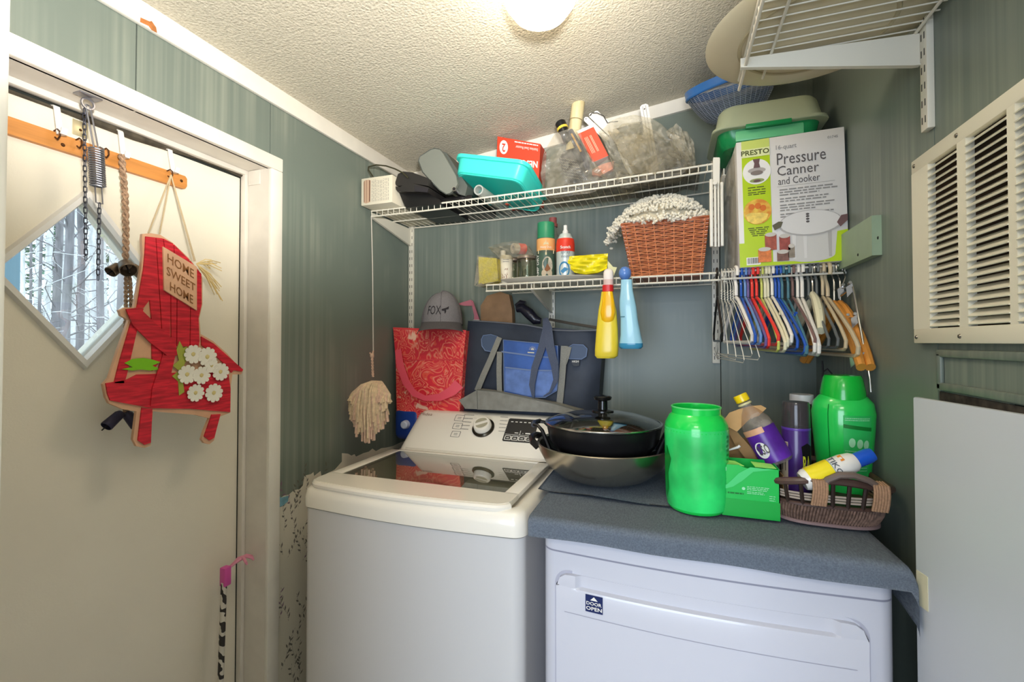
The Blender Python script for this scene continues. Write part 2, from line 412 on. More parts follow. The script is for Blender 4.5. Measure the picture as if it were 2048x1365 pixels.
for i, nme in enumerate('abcd'):
    j = (i + 1) % 4; Do = [(cy_, cz_ - HZo), (cy_ + HYo, cz_), (cy_, cz_ + HZo), (cy_ - HYo, cz_)]
    fb = B(); q = [Do[i], Do[j], dia[j], dia[i]]
    vo = [(DX, *Do[i]), (DX, *Do[j]), (DX, *dia[j]), (DX, *dia[i])]
    t1 = [fb.bm.verts.new(v) for v in vo]
    def ins(a, c, k): return (DX + .012, a[0] + (c[0] - a[0]) * k, a[1] + (c[1] - a[1]) * k)
    t2 = [fb.bm.verts.new(v) for v in (ins(Do[i], dia[i], .2), ins(Do[j], dia[j], .2), ins(Do[j], dia[j], .75), ins(Do[i], dia[i], .75))]
    t3 = [fb.bm.verts.new((DX - .02, *dia[i])), fb.bm.verts.new((DX - .02, *dia[j]))]
    f_ = fb.bm.faces.new
    f_((t1[0], t1[1], t2[1], t2[0])); f_(t2); f_((t2[3], t2[2], t1[2], t1[3])); f_((t1[3], t1[2], t3[1], t3[0]))
    part('window_frame', fb, WHITEP, door, world=True)
part('window_pane', patch(lambda y, z: Vector((DX - .012, y, z)), dia), WGLASS, door, world=True)
ws = B()
pts = [(DX + .004, DY0 + (DY1 - DY0) * k, 1.903 - .006 * math.sin(k * 5)) for k in [i / 10 for i in range(11)]]
ws.tube(pts, [.007 + .004 * math.sin(k * 1.3) for k in range(11)], 6)
part('weatherstrip', ws, mat('old_rubber', '#4b4438', .9, noise=(40, .3)), door, world=True)
part('weatherstrip', B().box(DX - .05, DX - .002, DY0 - .02, DY1 + .004, 1.896, 1.94), GAP, door, world=True)  # added strip blocking the sky that showed through the gap above the door
part('weatherstrip', B().box(DX, DX + .004, DY1 - .0125, DY1 - .0105, 0, 1.9), GAP, door, world=True)

# ---- torn wallpaper low on the left wall
wp = [(1.0795, 0)]
top = [(551, 984), (556, 1000), (568, 992), (578, 990), (588, 981), (600, 979), (606, 972), (609, 952), (622, 949), (627, 945), (628, 953), (641, 943), (643, 953), (670, 940), (684, 924), (684, 907), (696, 908), (703, 912), (709, 909), (712, 914), (727, 907), (738, 904), (745, 898), (752, 903), (763, 897), (772, 896), (785, 893), (800, 886)]
pts = [P(u, v, X=XL + .0006) for u, v in top]
ol = [Vector((XL, 1.0795, 0))] + [Vector((XL, max(p.y, 1.0795), p.z)) for p in pts] + [Vector((XL, 1.8, pts[-1].z)), Vector((XL, 1.8, 0))]
wpo = struct('wallpaper', B().prism(ol, (.0008, 0, 0)), mat('cream_wallpaper', '#ddd8c8', .85, bump=(300, .1)), wl)
rr = random.Random(4); lf = B(); lf2 = B()
def leaf(bb, c, ang, L, W):
    d = Vector((0, math.cos(ang), math.sin(ang))); n = Vector((0, -d.z, d.y)); c = Vector(c)
    bb.bm.faces.new([bb.bm.verts.new(p) for p in (c, c + d * L * .5 + n * W, c + d * L, c + d * L * .5 - n * W)])
for k in range(64):
    y = rr.uniform(1.09, 1.30); z = .12 + .8 * ((k * .618) % 1); a = rr.uniform(.7, 2.1); bb = lf2 if k % 6 == 0 else lf
    for i in range(11):
        t = i * .0085; yy = y + math.cos(a) * t + .004 * math.sin(i * .6); zz = z + math.sin(a) * t
        leaf(bb, (XL + .0014, yy, zz), a, .009, .0007)
        if i % 2: leaf(bb, (XL + .0014, yy, zz), a + rr.choice((-1, 1)) * rr.uniform(.4, .9), rr.uniform(.011, .022), .003)
part('leaf_print', lf, mat('grey_leaf_print', '#77746c', .8), wpo, stuff=True); part('flower_print', lf2, mat('mauve_flower_print', '#8c7484', .8), wpo, stuff=True)
bs = [P(u, v, X=XL + .002) for u, v in ((552, 990), (562, 996), (577, 992), (576, 1003), (566, 1012), (552, 1018))]
part('blue_paint_smear', B().prism([Vector((p.x, max(p.y, 1.0795), p.z)) for p in bs], (.0004, 0, 0)), mat('blue_paint', '#7fb1c4', .7, noise=(60, .2)), wpo)

# ================================================================ OUTSIDE
GR = mat('leaf_litter', '#8f8478', .95, noise=(3, .35))
def gz(x, y): return -.35 + max(0, (-x - 3)) * .19
b = B(); b.grid(lambda i, j: Vector((-1.6 - 16 * i, -8 + 30 * j, gz(-1.6 - 16 * i, 0) + .12 * math.sin(9 * j + 20 * i))), 16, 16)
struct('ground', b, GR)
BARK = mat('pale_bark', '#ecebe8', .9, noise=(14, .25, (1, 1, .25))); BARK2 = mat('grey_bark', '#8f8a8c', .9, noise=(10, .3, (1, 1, .25)))
PINE = mat('pale_pine_needles', '#7d9a80', .9, noise=(6, .3))
rr = random.Random(11)
def tree(X, ratio, r, m, lab):
    y = -X * ratio; z0 = gz(X, y) - .1
    t = thing('tree', lab, 'tree', (X, y, z0), group='bare trees in the woods outside the door window')
    pts = [(.12 * math.sin(k * .9 + X) * k / 8, .16 * math.sin(k * 1.1 + ratio * 50) * k / 8, k * 1.1) for k in range(9)]
    part('trunk', B().tube(pts, [r * (1 - .07 * k) for k in range(9)], 8), m, t)
    br = B()
    for k in range(34):
        z = rr.uniform(.6, 6); a = rr.uniform(0, 2 * PI); L = rr.uniform(.35, 1.0); p = Vector((0, 0, z)); q = [p]
        d = Vector((math.cos(a), math.sin(a), rr.uniform(.1, 1.3))).normalized()
        for i in range(4): d = (d + Vector((rr.uniform(-.4, .4), rr.uniform(-.4, .4), rr.uniform(-.3, .3)))).normalized(); p = p + d * L / 4; q.append(p)
        br.tube(q, [r * .2, r * .16, r * .12, r * .1, r * .07], 4)
    part('branches', br, m, t, stuff=True)
for i in range(48):
    ra = .385 + .36 * ((i * .618 + .1) % 1); X = -(6.2 + 8 * ((i * .37) % 1))
    tree(X, ra, (.022 + .045 * ((i * .77) % 1)), BARK if i % 5 in (0, 2, 3) else BARK2, 'bare tree trunk with thin branches seen through the door window')
for i, (X, ra) in enumerate(((-15, .42), (-15.5, .54), (-14.6, .66), (-16, .78), (-15.8, .48), (-15.2, .6))):
    t = thing('pine_tree', 'pale green pine foliage behind the bare trunks outside', 'tree', (X, -X * ra, gz(X, 0) - .1), group='pines at the back of the woods')
    fo = B()
    for k in range(420):
        a = rr.uniform(0, 2 * PI); z = rr.uniform(.6, 7.5); R = (8 - z) * .22 * rr.random() ** .5; c = Vector((R * math.cos(a), R * math.sin(a), z))
        d = Vector((math.cos(a), math.sin(a), rr.uniform(-.3, .5))) * .35; n = Vector((-math.sin(a), math.cos(a), .3)) * .12
        fo.bm.faces.new([fo.bm.verts.new(p) for p in (c, c + d * .5 + n, c + d, c + d * .5 - n)])
    part('foliage', fo, PINE, t, stuff=True); part('trunk', B().tube([(0, 0, 0), (0, 0, 7.5)], [.14, .03], 8), BARK2, t)
pp = P(42, 560, X=-1.9)
solo('porch_post', B().box(-1.98, -1.9, pp.y - .4, pp.y, -.3, 2.6, bev=.005), mat('blue_grey_post', '#8fb2c4', .6), 'pale blue porch post outside at the left of the door window', 'post')

# ================================================================ CEILING LIGHT
gc = Vector((-.283, .998, 2.2)); zc_ = cz(gc.x)
t = thing('ceiling_light', 'glowing round white glass globe light on the textured ceiling', 'lamp', (gc.x, gc.y, zc_))
part('base', B().lathe([(0, 0), (.062, 0), (.06, -.022), (.045, -.03), (0, -.03)], 32, Matrix.Translation((0, 0, 0))), WHITEP, t)
GLOBE = mat('lit_globe', '#fff6e2', .4, emit=('#ffecd0', 13.0))
part('globe', B().lathe([(.0001, -.139), (.032, -.134), (.062, -.118), (.082, -.09), (.0885, -.06), (.084, -.035), (.066, -.018), (.045, -.014)], 40), GLOBE, t)

# ================================================================ WASHER
WX0, WX1, WY = -1.012, -.342, 1.05
t = thing('washing_machine', 'white top-loading washing machine with glass lid and control console', 'washing machine', ((WX0 + WX1) / 2, 1.42, 0))
def front_bow(x0, x1, y, bow, z0, z1, yb, r=.03, n=18):
    """outline of a bowed-front cabinet"""
    pts = []
    L = x1 - x0; ss = [q * r / L for q in (0, .04, .1, .2, .35, .5, .7, .85)] + [r / L + (1 - 2 * r / L) * q / n for q in range(n + 1)] + [1 - q * r / L for q in (.85, .7, .5, .35, .2, .1, .04, 0)]
    for s in ss:
        x = x0 + (x1 - x0) * s; e = min(s, 1 - s) * (x1 - x0); c = 0 if e > r else r - math.sqrt(max(0, r * r - (r - e) ** 2))
        pts.append((x, y - bow * math.sin(PI * s) + c))
    return pts + [(x1, yb), (x0, yb)]
ol = front_bow(WX0, WX1, WY, .018, 0, 0, 1.79)
part('cabinet', B().prism([(x, y, .02) for x, y in ol], (0, 0, .903)), APPL, t, world=True)
# top housing: rim with a sloping lid opening
ol2 = front_bow(WX0 - .004, WX1 + .004, WY - .004, .02, 0, 0, 1.79)
tb = B()
def loop(pts, z, k=0):
    cx, cy = (WX0 + WX1) / 2, 1.42
    return [tb.bm.verts.new((x + (cx - x) * k, y + (cy - y) * k, z)) for x, y in pts]
L0 = loop(ol2, .926); L1 = loop(ol2, .955); L2 = loop(ol2, .975, .012); L3 = loop(ol2, .984, .04); L4 = loop(ol2, .984, .09); L5 = loop(ol2, .972, .11)
for a, c in ((L0, L1), (L1, L2), (L2, L3), (L3, L4), (L4, L5)):
    for i in range(len(a)): tb.bm.faces.new((a[i], a[(i + 1) % len(a)], c[(i + 1) % len(a)], c[i]))
tb.bm.faces.new(L5); tb.bm.faces.new(L0[::-1])
part('top_housing', tb, APPLC, t, world=True, sharp=50)
# lid with glass
lx0, lx1, ly0, ly1 = -.995, -.385, 1.062, 1.475
lo = front_bow(lx0, lx1, ly0, .02, 0, 0, ly1, .035)
lb = B(); gi = [(-.955, 1.145), (-.425, 1.145), (-.425, 1.462), (-.955, 1.462)]
lb.prism([(x, y, .984) for x, y in [p for p in lo if p[1] < 1.147]] + [(lx1, 1.145, .984), (lx0, 1.145, .984)], (0, 0, .014))
lb.box(lx0, -.958, 1.14, ly1, .984, .998, bev=.003); lb.box(-.425, lx1, 1.14, ly1, .984, .998, bev=.003)
lb.box(lx0, lx1, 1.462, ly1, .984, .998, bev=.003)
lid = part('lid', lb, APPLC, t, world=True)
lip = B()
lip.tube([(x, y - .001, .987) for x, y in lo[2:-4]], .0105, 10)
part('lid_front_edge', lip, APPLC, lid, world=True)
part('glass_panel', B().grid(lambda i, j: Vector((-.958 + .533 * i, 1.145 + .317 * j, .9955)), 1, 1), LIDGLASS, lid, world=True)
part('tub_opening', B().box(-.955, -.427, 1.148, 1.46, .9845, .986), mat('under_lid_beige', '#b5b3a4', .5), t, world=True)  # plain grey-beige panel under the lid glass, its colour lightened
part('cabinet_seam', B().prism([(x, y - .0008, .9225) for x, y in front_bow(WX0 - .001, WX1 + .001, WY - .001, .018, 0, 0, 1.7)], (0, 0, .0035)), mat('grey_seam', '#8a8880', .6), t, world=True)
# console
CY0, CZ0, CY1, CZ1 = 1.492, 1.005, 1.63, 1.122
cb = B(); cx0, cx1 = -.980, -.352
prof = [(1.478, .985), (1.485, .992), (CY0, CZ0), (CY1 - .012, CZ1 - .008), (CY1 + .008, CZ1), (1.675, CZ1 - .002), (1.685, 1.10), (1.685, .985)]
rings = []
for x, k in ((cx0, .25), (cx0 + .004, .6), (cx0 + .013, .84), (cx0 + .026, .95), (cx0 + .042, 1.0), (cx1 - .07, 1.0), (cx1 - .035, .9), (cx1 - .012, .55), (cx1, 0)):
    rings.append([cb.bm.verts.new((x, y if k == 1 else y + (1.6 - y) * (1 - k) * .25, .985 + (z - .985) * (.45 + .55 * k))) for y, z in prof])
for a, c in zip(rings, rings[1:]):
    for i in range(len(prof)): cb.bm.faces.new((a[i], a[(i + 1) % len(prof)], c[(i + 1) % len(prof)], c[i]))
cb.bm.faces.new(rings[0]); cb.bm.faces.new(rings[-1][::-1])
con = part('console', cb, APPLC, t, world=True, sharp=45)
cn = Vector((0, -(CZ1 - CZ0), (CY1 - CY0))).normalized(); cu = Vector((0, CY1 - CY0 - .012, CZ1 - CZ0 - .008)).normalized()
c0 = Vector((0, CY0, CZ0))
def cp(u, v, off=.0012): return PP(u, v, c0, cn) + cn * off
def cq(u0, v0, u1, v1, off=.0012):
    """console-aligned box from pixel corner TL to pixel corner BR"""
    a = PP(u0, v0, c0, cn); d = PP(u1, v1, c0, cn); ah = (a - c0).dot(cu); dh = (d - c0).dot(cu)
    return lambda s, tt: Vector((a.x + (d.x - a.x) * s, 0, 0)) + Vector((0, c0.y, c0.z)) + cu * (dh + (ah - dh) * tt) + cn * off
def cM(p): return Matrix.Translation(p) @ cn.to_track_quat('Z', 'Y').to_matrix().to_4x4()
text(con, 'Midea', mat('taupe_print', '#9a8070', .5), cq(843, 826, 864, 833), world=True)
kp = cp(967, 857, 0)
part('knob_ring', B().lathe([(0, 0), (.043, 0), (.043, .006), (.038, .01), (0, .01)], 36, cM(kp)), mat('smoked_chrome', '#4a463c', .2, .8), con, world=True)
kb = B().lathe([(0, .01), (.034, .01), (.033, .026), (.030, .03), (0, .031)], 36, cM(kp + cn * .0))
knob = part('knob', kb, APPLC, con, world=True)
R_ = Matrix.Rotation(.45, 4, 'Z')
for sy_ in (-1, 1):
    pts = [(.023 * math.cos(a), sy_ * (.006 + .017 * math.sin(a)), .0318) for a in [PI * i / 10 for i in range(11)]]
    g = B(); g.bm.faces.new([g.bm.verts.new(cM(kp) @ R_ @ Vector(p)) for p in pts]); part('knob_recess', g, mat('khaki_print', '#aaa58f', .5), knob, world=True)
q = cq(1019, 838, 1066, 888)
part('display', patch(q, [(.04, 0), (.96, 0), (1, .04), (1, .96), (.96, 1), (.04, 1), (0, .96), (0, .04)]), mat('display_black', '#3e3c3a', .15), con, world=True)
q2 = cq(1019, 838, 1066, 888, .0018)
pd = B()
for i in range(6): patch(q2, rect(.1 + i * .145, .18 + i * .145, .83, .865), pd)
patch(q2, rect(.04, .96, .285, .30), pd); patch(q2, rect(.5, .515, .3, .48), pd); patch(q2, rect(.33, .45, .36, .39), pd); patch(q2, rect(.58, .62, .36, .375), pd); patch(q2, rect(.68, .84, .35, .40), pd)
for i in range(4):
    x = .06 + i * .23; r1 = rect(x, x + .19, .07, .23); 
    for a, c in zip(r1, r1[1:] + r1[:1]):
        d = Vector((c[0] - a[0], c[1] - a[1])).normalized() * .012; n = Vector((-d.y, d.x))
        patch(q2, [(a[0] - n.x, a[1] - n.y), (c[0] - n.x, c[1] - n.y), (c[0] + n.x, c[1] + n.y), (a[0] + n.x, a[1] + n.y)], pd)
    patch(q2, rect(x + .05, x + .14, .13, .16), pd)
part('display_print', pd, WHITE, con, world=True, stuff=True)
ic = B()
for (u0, v0) in ((913, 831), (909, 847), (905, 863)):
    q3 = cq(u0, v0, u0 + 13, v0 + 13, .0014); o_ = ell(.5, .5, .5, .5, 24); i_ = ell(.5, .5, .44, .44, 24)
    sq_ = lambda p: (.5 + max(-.5, min(.5, (p[0] - .5) * 1.35)), .5 + max(-.5, min(.5, (p[1] - .5) * 1.35)))
    for k in range(24):
        l = (k + 1) % 24; a, c = sq_(o_[k]), sq_(o_[l]); sc_ = lambda p: (.5 + (p[0] - .5) * .88, .5 + (p[1] - .5) * .88)
        if (a[0] - c[0]) ** 2 + (a[1] - c[1]) ** 2 > 1e-8: patch(q3, [a, c, sc_(c), sc_(a)], ic)
    patch(q3, rect(.3, .7, .55, .62), ic); patch(q3, rect(.3, .7, .35, .41), ic)
part('button_outlines', ic, GREYINK, con, world=True)
ct = B()
for i in range(5):
    lines(cq(930 + i * -2, 828 + i * 7.0, 948 + i * -3, 834 + i * 7.0), [(0, 1, .3)], ct, h=.28, seed=i)
    lines(cq(1002 - i, 833 + i * 7.0, 1016 - i, 838 + i * 7.0), [(0, 1, .3)], ct, h=.28, seed=i + 9)
    lines(cq(950 - i, 829 + i * 7, 956 - i * 3, 832 + i * 7), [(0, 1, .4)], ct, h=.1, seed=i)
part('dial_print', ct, GREYINK, con, world=True, stuff=True)
rb = B()
for k in range(4):
    z = .9915 + k * .0035; y = 1.4855 + k * .0018
    rb.box(cx0 + .03, cx1 - .03, y - .001, y + .001, z - .0004, z + .0004)
part('ridge', rb, mat('cream_shadow_line', '#bdb6a6', .5), con, world=True)

# ================================================================ DRYER
KX0, KX1, KY = -.293, .395, 1.05
t = thing('clothes_dryer', 'white front-loading dryer under a grey towel', 'dryer', ((KX0 + KX1) / 2, 1.4, 0))
DBL = mat('dryer_white', '#cfd0da', .22, coat=.3)
ol = front_bow(KX0, KX1, KY, .02, 0, 0, 1.78)
part('cabinet', B().prism([(x, y, .02) for x, y in ol], (0, 0, .890)), DBL, t, world=True)
tb = B(); 
def loop2(z, k): return [tb.bm.verts.new((x + (.05 - x) * k, y + (1.4 - y) * k, z)) for x, y in ol]
Ls = [loop2(.913, 0), loop2(.955, 0), loop2(.972, .012), loop2(.981, .045), loop2(.984, .1)]
for a, c in zip(Ls, Ls[1:]):
    for i in range(len(a)): tb.bm.faces.new((a[i], a[(i + 1) % len(a)], c[(i + 1) % len(a)], c[i]))
tb.bm.faces.new(Ls[-1]); tb.bm.faces.new(Ls[0][::-1])
part('top_panel', tb, DBL, t, world=True, sharp=50)
part('cabinet_seam', B().prism([(x, y - .0006, .9095) for x, y in ol], (0, 0, .0035)), mat('blue_grey_seam', '#8f90a0', .6), t, world=True)
# door: proud frame, recessed finger grip along its top
def bowy(x): return KY - .02 * math.sin(PI * (x - KX0) / (KX1 - KX0))
dx0, dx1 = -.256, .344
def rrect(x0, x1, z0, z1, r, n=6):
    p = []
    for cx, cz2, a0 in ((x1 - r, z1 - r, 0), (x0 + r, z1 - r, PI / 2), (x0 + r, z0 + r, PI), (x1 - r, z0 + r, 1.5 * PI)):
        p += [(cx + r * math.cos(a0 + PI / 2 * i / n), cz2 + r * math.sin(a0 + PI / 2 * i / n)) for i in range(n + 1)]
    return p
rec = B()
def strip_panel(bb, x0, x1, z0, z1, y_off, n=16):
    bb.grid(lambda i, j: Vector((x0 + (x1 - x0) * i, bowy(x0 + (x1 - x0) * i) - y_off, z0 + (z1 - z0) * j)), n, 1)
def ring_panel(bb, outline, yo0, yo1, inner=None):
    a = [bb.bm.verts.new((x, bowy(x) - yo0, z)) for x, z in outline]; c = [bb.bm.verts.new((x, bowy(x) - yo1, z)) for x, z in outline]
    for i in range(len(a)): bb.bm.faces.new((a[i], a[(i + 1) % len(a)], c[(i + 1) % len(a)], c[i]))
    return c
# groove ring
ol3 = rrect(dx0 - .006, dx1 + .006, .30, .872, .035)
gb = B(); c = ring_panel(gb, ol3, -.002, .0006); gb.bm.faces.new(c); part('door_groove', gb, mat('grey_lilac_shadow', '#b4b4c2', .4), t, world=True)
db = B()
N = 24
def face(x, z):  # door skin: grip scoop between the two ends near the top
    return
xs = [dx0 + (dx1 - dx0) * i / N for i in range(N + 1)]
def col(x):
    e = min(x - dx0, dx1 - x); y = bowy(x)
    rz = .03; cz3 = .866 - (0 if e > rz else rz - math.sqrt(max(0, rz * rz - (rz - e) ** 2)))
    k = max(0, min(1, (e - .045) / .012)); ztop = .838
    return [(x, y - .012, .32), (x, y - .014, .782), (x, y - .013, .786), (x, y - .014, ztop - .004 + .0 * k), (x, y - .012, ztop), (x, y - .012 * (1 - k) - .002 * k, ztop + .003), (x, y - .012 * (1 - k) - .001 * k, min(cz3, .856)), (x, y - .010 * (1 - k) - .001 * k, cz3), (x, y + .002, cz3)]
g = [[db.bm.verts.new(p) for p in col(x)] for x in [dx0, dx0 + .008, dx0 + .02, dx0 + .035, dx0 + .045, dx0 + .051, dx0 + .058] + xs[3:-3] + [dx1 - .058, dx1 - .051, dx1 - .045, dx1 - .035, dx1 - .02, dx1 - .008, dx1]]
for a, c in zip(g, g[1:]):
    for i in range(len(a) - 1): db.bm.faces.new((a[i], c[i], c[i + 1], a[i + 1]))
for s_ in (g[0], g[-1]):
    base = [db.bm.verts.new((v.co.x, bowy(v.co.x) + .002, v.co.z)) for v in s_]
    for i in range(len(s_) - 1): db.bm.faces.new((s_[i], s_[i + 1], base[i + 1], base[i]))
dd = part('door', db, DBL, t, world=True, sharp=40)
part('door_line', B().grid(lambda i, j: Vector((dx0 + .02 + (dx1 - dx0 - .04) * i, bowy(dx0 + .02 + (dx1 - dx0 - .04) * i) - .0145, .783 + .0012 * j)), 20, 1), mat('lilac_line', '#a8a8b8', .5), dd, world=True)
fy = bowy(-.2) - .015; sa_, sb_ = P(1171, 1188, Y=fy), P(1206, 1229, Y=fy); qs = lambda s, t_: Vector((sa_.x + (sb_.x - sa_.x) * s, bowy(sa_.x + (sb_.x - sa_.x) * s) - .0152, sb_.z + (sa_.z - sb_.z) * t_))
st = part('sticker', patch(qs, rect(0, 1, 0, 1)), mat('navy_sticker', '#16265a', .4), dd, world=True)
qs2 = lambda s, t_: qs(s, t_) + Vector((0, -.0006, 0))
text(dd, 'DOOR', WHITE, sub(qs2, .06, .94, .42, .62), .02, world=True); text(dd, 'OPEN', WHITE, sub(qs2, .04, .96, .12, .34), .02, world=True)
part('arrow_print', patch(qs2, [(.28, .7), (.72, .7), (.5, .92)]), WHITE, dd, world=True)

# ================================================================ RIGHT WALL ITEMS
t = thing('return_air_grille', 'large cream louvred return air grille on the right wall', 'vent', (XR, .83, 1.57))
VY0, VY1, VZ0, VZ1 = .55, 1.112, 1.397, 1.757
part('backing', B().box(XR - .002, XR, VY0, VY1, VZ0, VZ1), mat('vent_dark', '#3a2a1c', .9, noise=(8, .5)), t, world=True)
def YR(u, v=500): return P(u, v, X=XR - .012).y
c1a, c1b, c2a, c2b, c3a = YR(1860), YR(1919), YR(1937), YR(2021), YR(2038)
cw, bw_ = c2a - c2b, c2b - c3a; c3b = c3a - cw; c4a = c3b - bw_
fr = B(); bx = lambda y0, y1, z0, z1: fr.box(XR - .014, XR - .001, y0, y1, z0, z1, bev=.002)
bx(VY0, VY1, VZ0, VZ0 + .028); bx(VY0, VY1, VZ1 - .026, VZ1)
for ya, yb_ in ((c1a, VY1), (c2a, c1b), (c3a, c2b), (c4a, c3b), (VY0, VY0 + .03)): fr.box(XR - .0136, XR - .001, ya, yb_, VZ0 + .0275, VZ1 - .0255)
VC = mat('vent_cream', '#e7e2cf', .4)
part('frame', fr, VC, t, world=True)
zs0, zs1, ns = VZ0 + .03, VZ1 - .028, 24
for (ya, yb_) in ((c1b, c1a), (c2b, c2a), (c3b, c3a), (VY0 + .03, c4a)):
    me = B().box(-.0008, .0008, -abs(ya - yb_) / 2, abs(ya - yb_) / 2, -.0084, .0084).mesh('slat'); me.materials.append(VC)
    for k in range(ns):
        z = zs0 + (zs1 - zs0) * (k + .5) / ns
        piece('slat', me, t, Matrix.Translation((-.0085, (ya + yb_) / 2 - .83, z - 1.57)) @ Matrix.Rotation(math.radians(48), 4, 'Y'))
for y in (VY1 - .012, c1b - .001):
    for z in (VZ0 + .012, VZ1 - .012):
        part('screw', B().lathe([(0, .003), (.003, .002), (.0042, 0)], 10, Matrix.Translation((XR - .014, y, z)) @ Matrix.Rotation(-PI / 2, 4, 'Y')), STEEL, t, world=True)
# white access panel, ajar
far = P(1825, 794, Y=1.024); dirv = Vector((math.sin(math.radians(12)), -math.cos(math.radians(12)), 0))
t = thing('access_panel', 'tall plain white metal panel leaning at the right beside the dryer', 'panel', (far.x, far.y, 0), rot=(0, 0, math.radians(12)))
part('sheet', B().box(0, .01, -.60, 0, 0, far.z, bev=.003), mat('panel_white', '#ccd2da', .35), t)
part('tape', B().box(-.0012, .001, -.03, -.004, .93, .99), mat('yellowed_tape', '#d8d3b4', .5), t)
# painted cleat board
t = thing('cleat_board', 'green painted board screwed to the right wall beside the cooker box', 'board', (XR, 1.4, 1.6))
b0 = [P(1690, 545, X=XR - .02), P(1770, 508, X=XR - .02), P(1761, 433, X=XR - .02), P(1690, 481, X=XR - .02)]
part('board', B().prism([(XR - .02, 1.286, 1.603), (XR - .02, 1.286, 1.697), (XR - .02, 1.70, 1.697), (XR - .02, 1.70, 1.603)], (.0195, 0, 0)), mat('board_green', '#93a78c', .45, noise=(20, .05)), t, world=True)
for u, v in ((1756, 476), (1716, 510)):
    p = P(u, v, X=XR - .02); part('screw', B().lathe([(0, .002), (.003, .001), (.004, 0)], 10, Matrix.Translation(p) @ Matrix.Rotation(-PI / 2, 4, 'Y')), GAP, t, world=True)

# ================================================================ STANDARDS AND SHELVES
SLOT = mat('slot_dark', '#4d4b45', .8)
def standard(M, z0, z1, label):
    t = thing('shelf_standard', label, 'shelf standard', M.to_translation() + Vector((0, 0, z0)), rz=M.to_euler().z, group=None)
    part('rail', B().box(-.0125, .0125, -.012, 0, 0, z1 - z0, bev=.0015), WIRE, t)
    me = B().box(-.0012, .0012, -.0127, -.0115, -.0065, .0065).mesh('slot'); me.materials.append(SLOT)
    n = int((z1 - z0) / .032)
    for k in range(n):
        for s in (-1, 1): piece('slot', me, t, Matrix.Translation((s * .0055, 0, .02 + k * .032)))
    return t
standard(Matrix.Translation((-1.125, YB, 0)), 1.44, 1.95, 'white slotted shelf standard in the back left corner behind the cap')
standard(Matrix.Translation((-.463, YB, 0)), 1.45, 1.62, 'white slotted shelf standard behind the cooler bag')
standard(Matrix.Translation((.150, YB, 0)), 1.322, 2.133, 'long white slotted shelf standard between wicker basket and cooker box')
standard(Matrix.Translation((XR, 1.065, 0)) @ Matrix.Rotation(-PI / 2, 4, 'Z'), 1.80, 2.36, 'white slotted shelf standard on the right wall above the grille')
def bracket(p, L, h, axis, label):
    """p: wall point at deck height; axis: unit vector away from the wall"""
    t = thing('shelf_bracket', label, 'shelf bracket', p)
    a = Vector(axis); up = Vector((0, 0, 1)); sd = a.cross(up) * .0015
    part('arm', B().prism([sd * -1, a * L + sd * -1, a * L - up * .02 - sd, a * .01 - up * h - sd, -sd - up * h], sd * 2), WIRE, t)
    part('flange', B().ribbon([a * .0 - up * h, a * .01 - up * h, a * L - up * .02], a.cross(up), .010, .002), WIRE, t)
    return t
bracket((-1.128, YB - .012, 1.915), .285, .075, (0, -1, 0), 'white shelf bracket at the left end of the upper shelf')
bracket((-.463, YB - .012, 1.603), .285, .085, (0, -1, 0), 'white shelf bracket under the lower shelf above the cooler bag')
bracket((.152, YB - .012, 1.603), .285, .085, (0, -1, 0), 'white shelf bracket behind the wire hangers')
bracket((.152, YB - .012, 1.93), .285, .085, (0, -1, 0), 'white shelf bracket at the right end of the upper shelf')
bracket((XR - .012, 1.078, 1.994), .315, .062, Vector((-1, -.09, 0)).normalized(), 'white shelf bracket on the right wall under the wire shelf')
def shelf(name, label, x0, x1, z, sag=0, zr=0, wires=.0254, yf=1.515):
    t = thing('wire_shelf', label, 'shelf', ((x0 + x1) / 2, yf, z))
    L = x1 - x0; n = 16
    def zz(x): s = (x - x0) / L; return z + zr * s - sag * 4 * s * (1 - s)
    def rod(y, dz, r, nm='rod'):
        part(nm, B().tube([(x0 + L * i / n, y, zz(x0 + L * i / n) + dz) for i in range(n + 1)], r, 8), WIRE, t, world=True)
    rod(yf, 0, .0032, 'front_rod'); rod(yf, -.0215, .0032, 'front_rod'); rod(YB - .012, 0, .003, 'back_rod'); rod((yf + YB) / 2, -.0045, .0028, 'middle_rod')
    me = B().tube([(0, YB - .01 - yf, .003), (0, 0, .003), (0, -.0035, 0), (0, -.0035, -.023)], .0014, 5).mesh('cross_wire'); me.materials.append(WIRE)
    k = int(L / wires)
    for i in range(k + 1):
        x = x0 + .004 + (L - .008) * i / k
        piece('cross_wire', me, t, Matrix.Translation((x - (x0 + x1) / 2, 0, zz(x) - z)))
    return t
shelf('u', 'long white wire shelf on the back wall, the upper one', -1.128, .135, 1.92, .008, .027)
shelf('l', 'white wire shelf holding the spray cans and wicker basket', -.633, .138, 1.604, .0, .006)
shelf('r', 'white wire shelf under the cooker box with hangers on it', .142, .462, 1.612, 0, .004)
# right wall shelf, seen from below
t = thing('wire_shelf', 'white wire shelf high on the right wall under the round dish', 'shelf', (.3, 1.1, 2.0))
Yf = 1.148; Yn = .35
for x, z, r, nm in ((.148, 2.0, .0034, 'front_rod'), (.148, 1.978, .0034, 'front_rod'), (.196, 1.9955, .003, 'middle_rod'), (.446, 1.9955, .003, 'back_rod')):
    part(nm, B().cyl((x, Yn, z), (x, Yf - (.04 if x > .4 else 0), z), r, 8), WIRE, t, world=True)
me = B().tube([(.155, 0, .003), (-.155, 0, .003), (-.158, 0, 0), (-.158, 0, -.025)], .0016, 5).mesh('cross_wire'); me.materials.append(WIRE)
for k in range(30): piece('cross_wire', me, t, Matrix.Translation((.007, Yf - .045 - k * .0254 - 1.1, 0)))

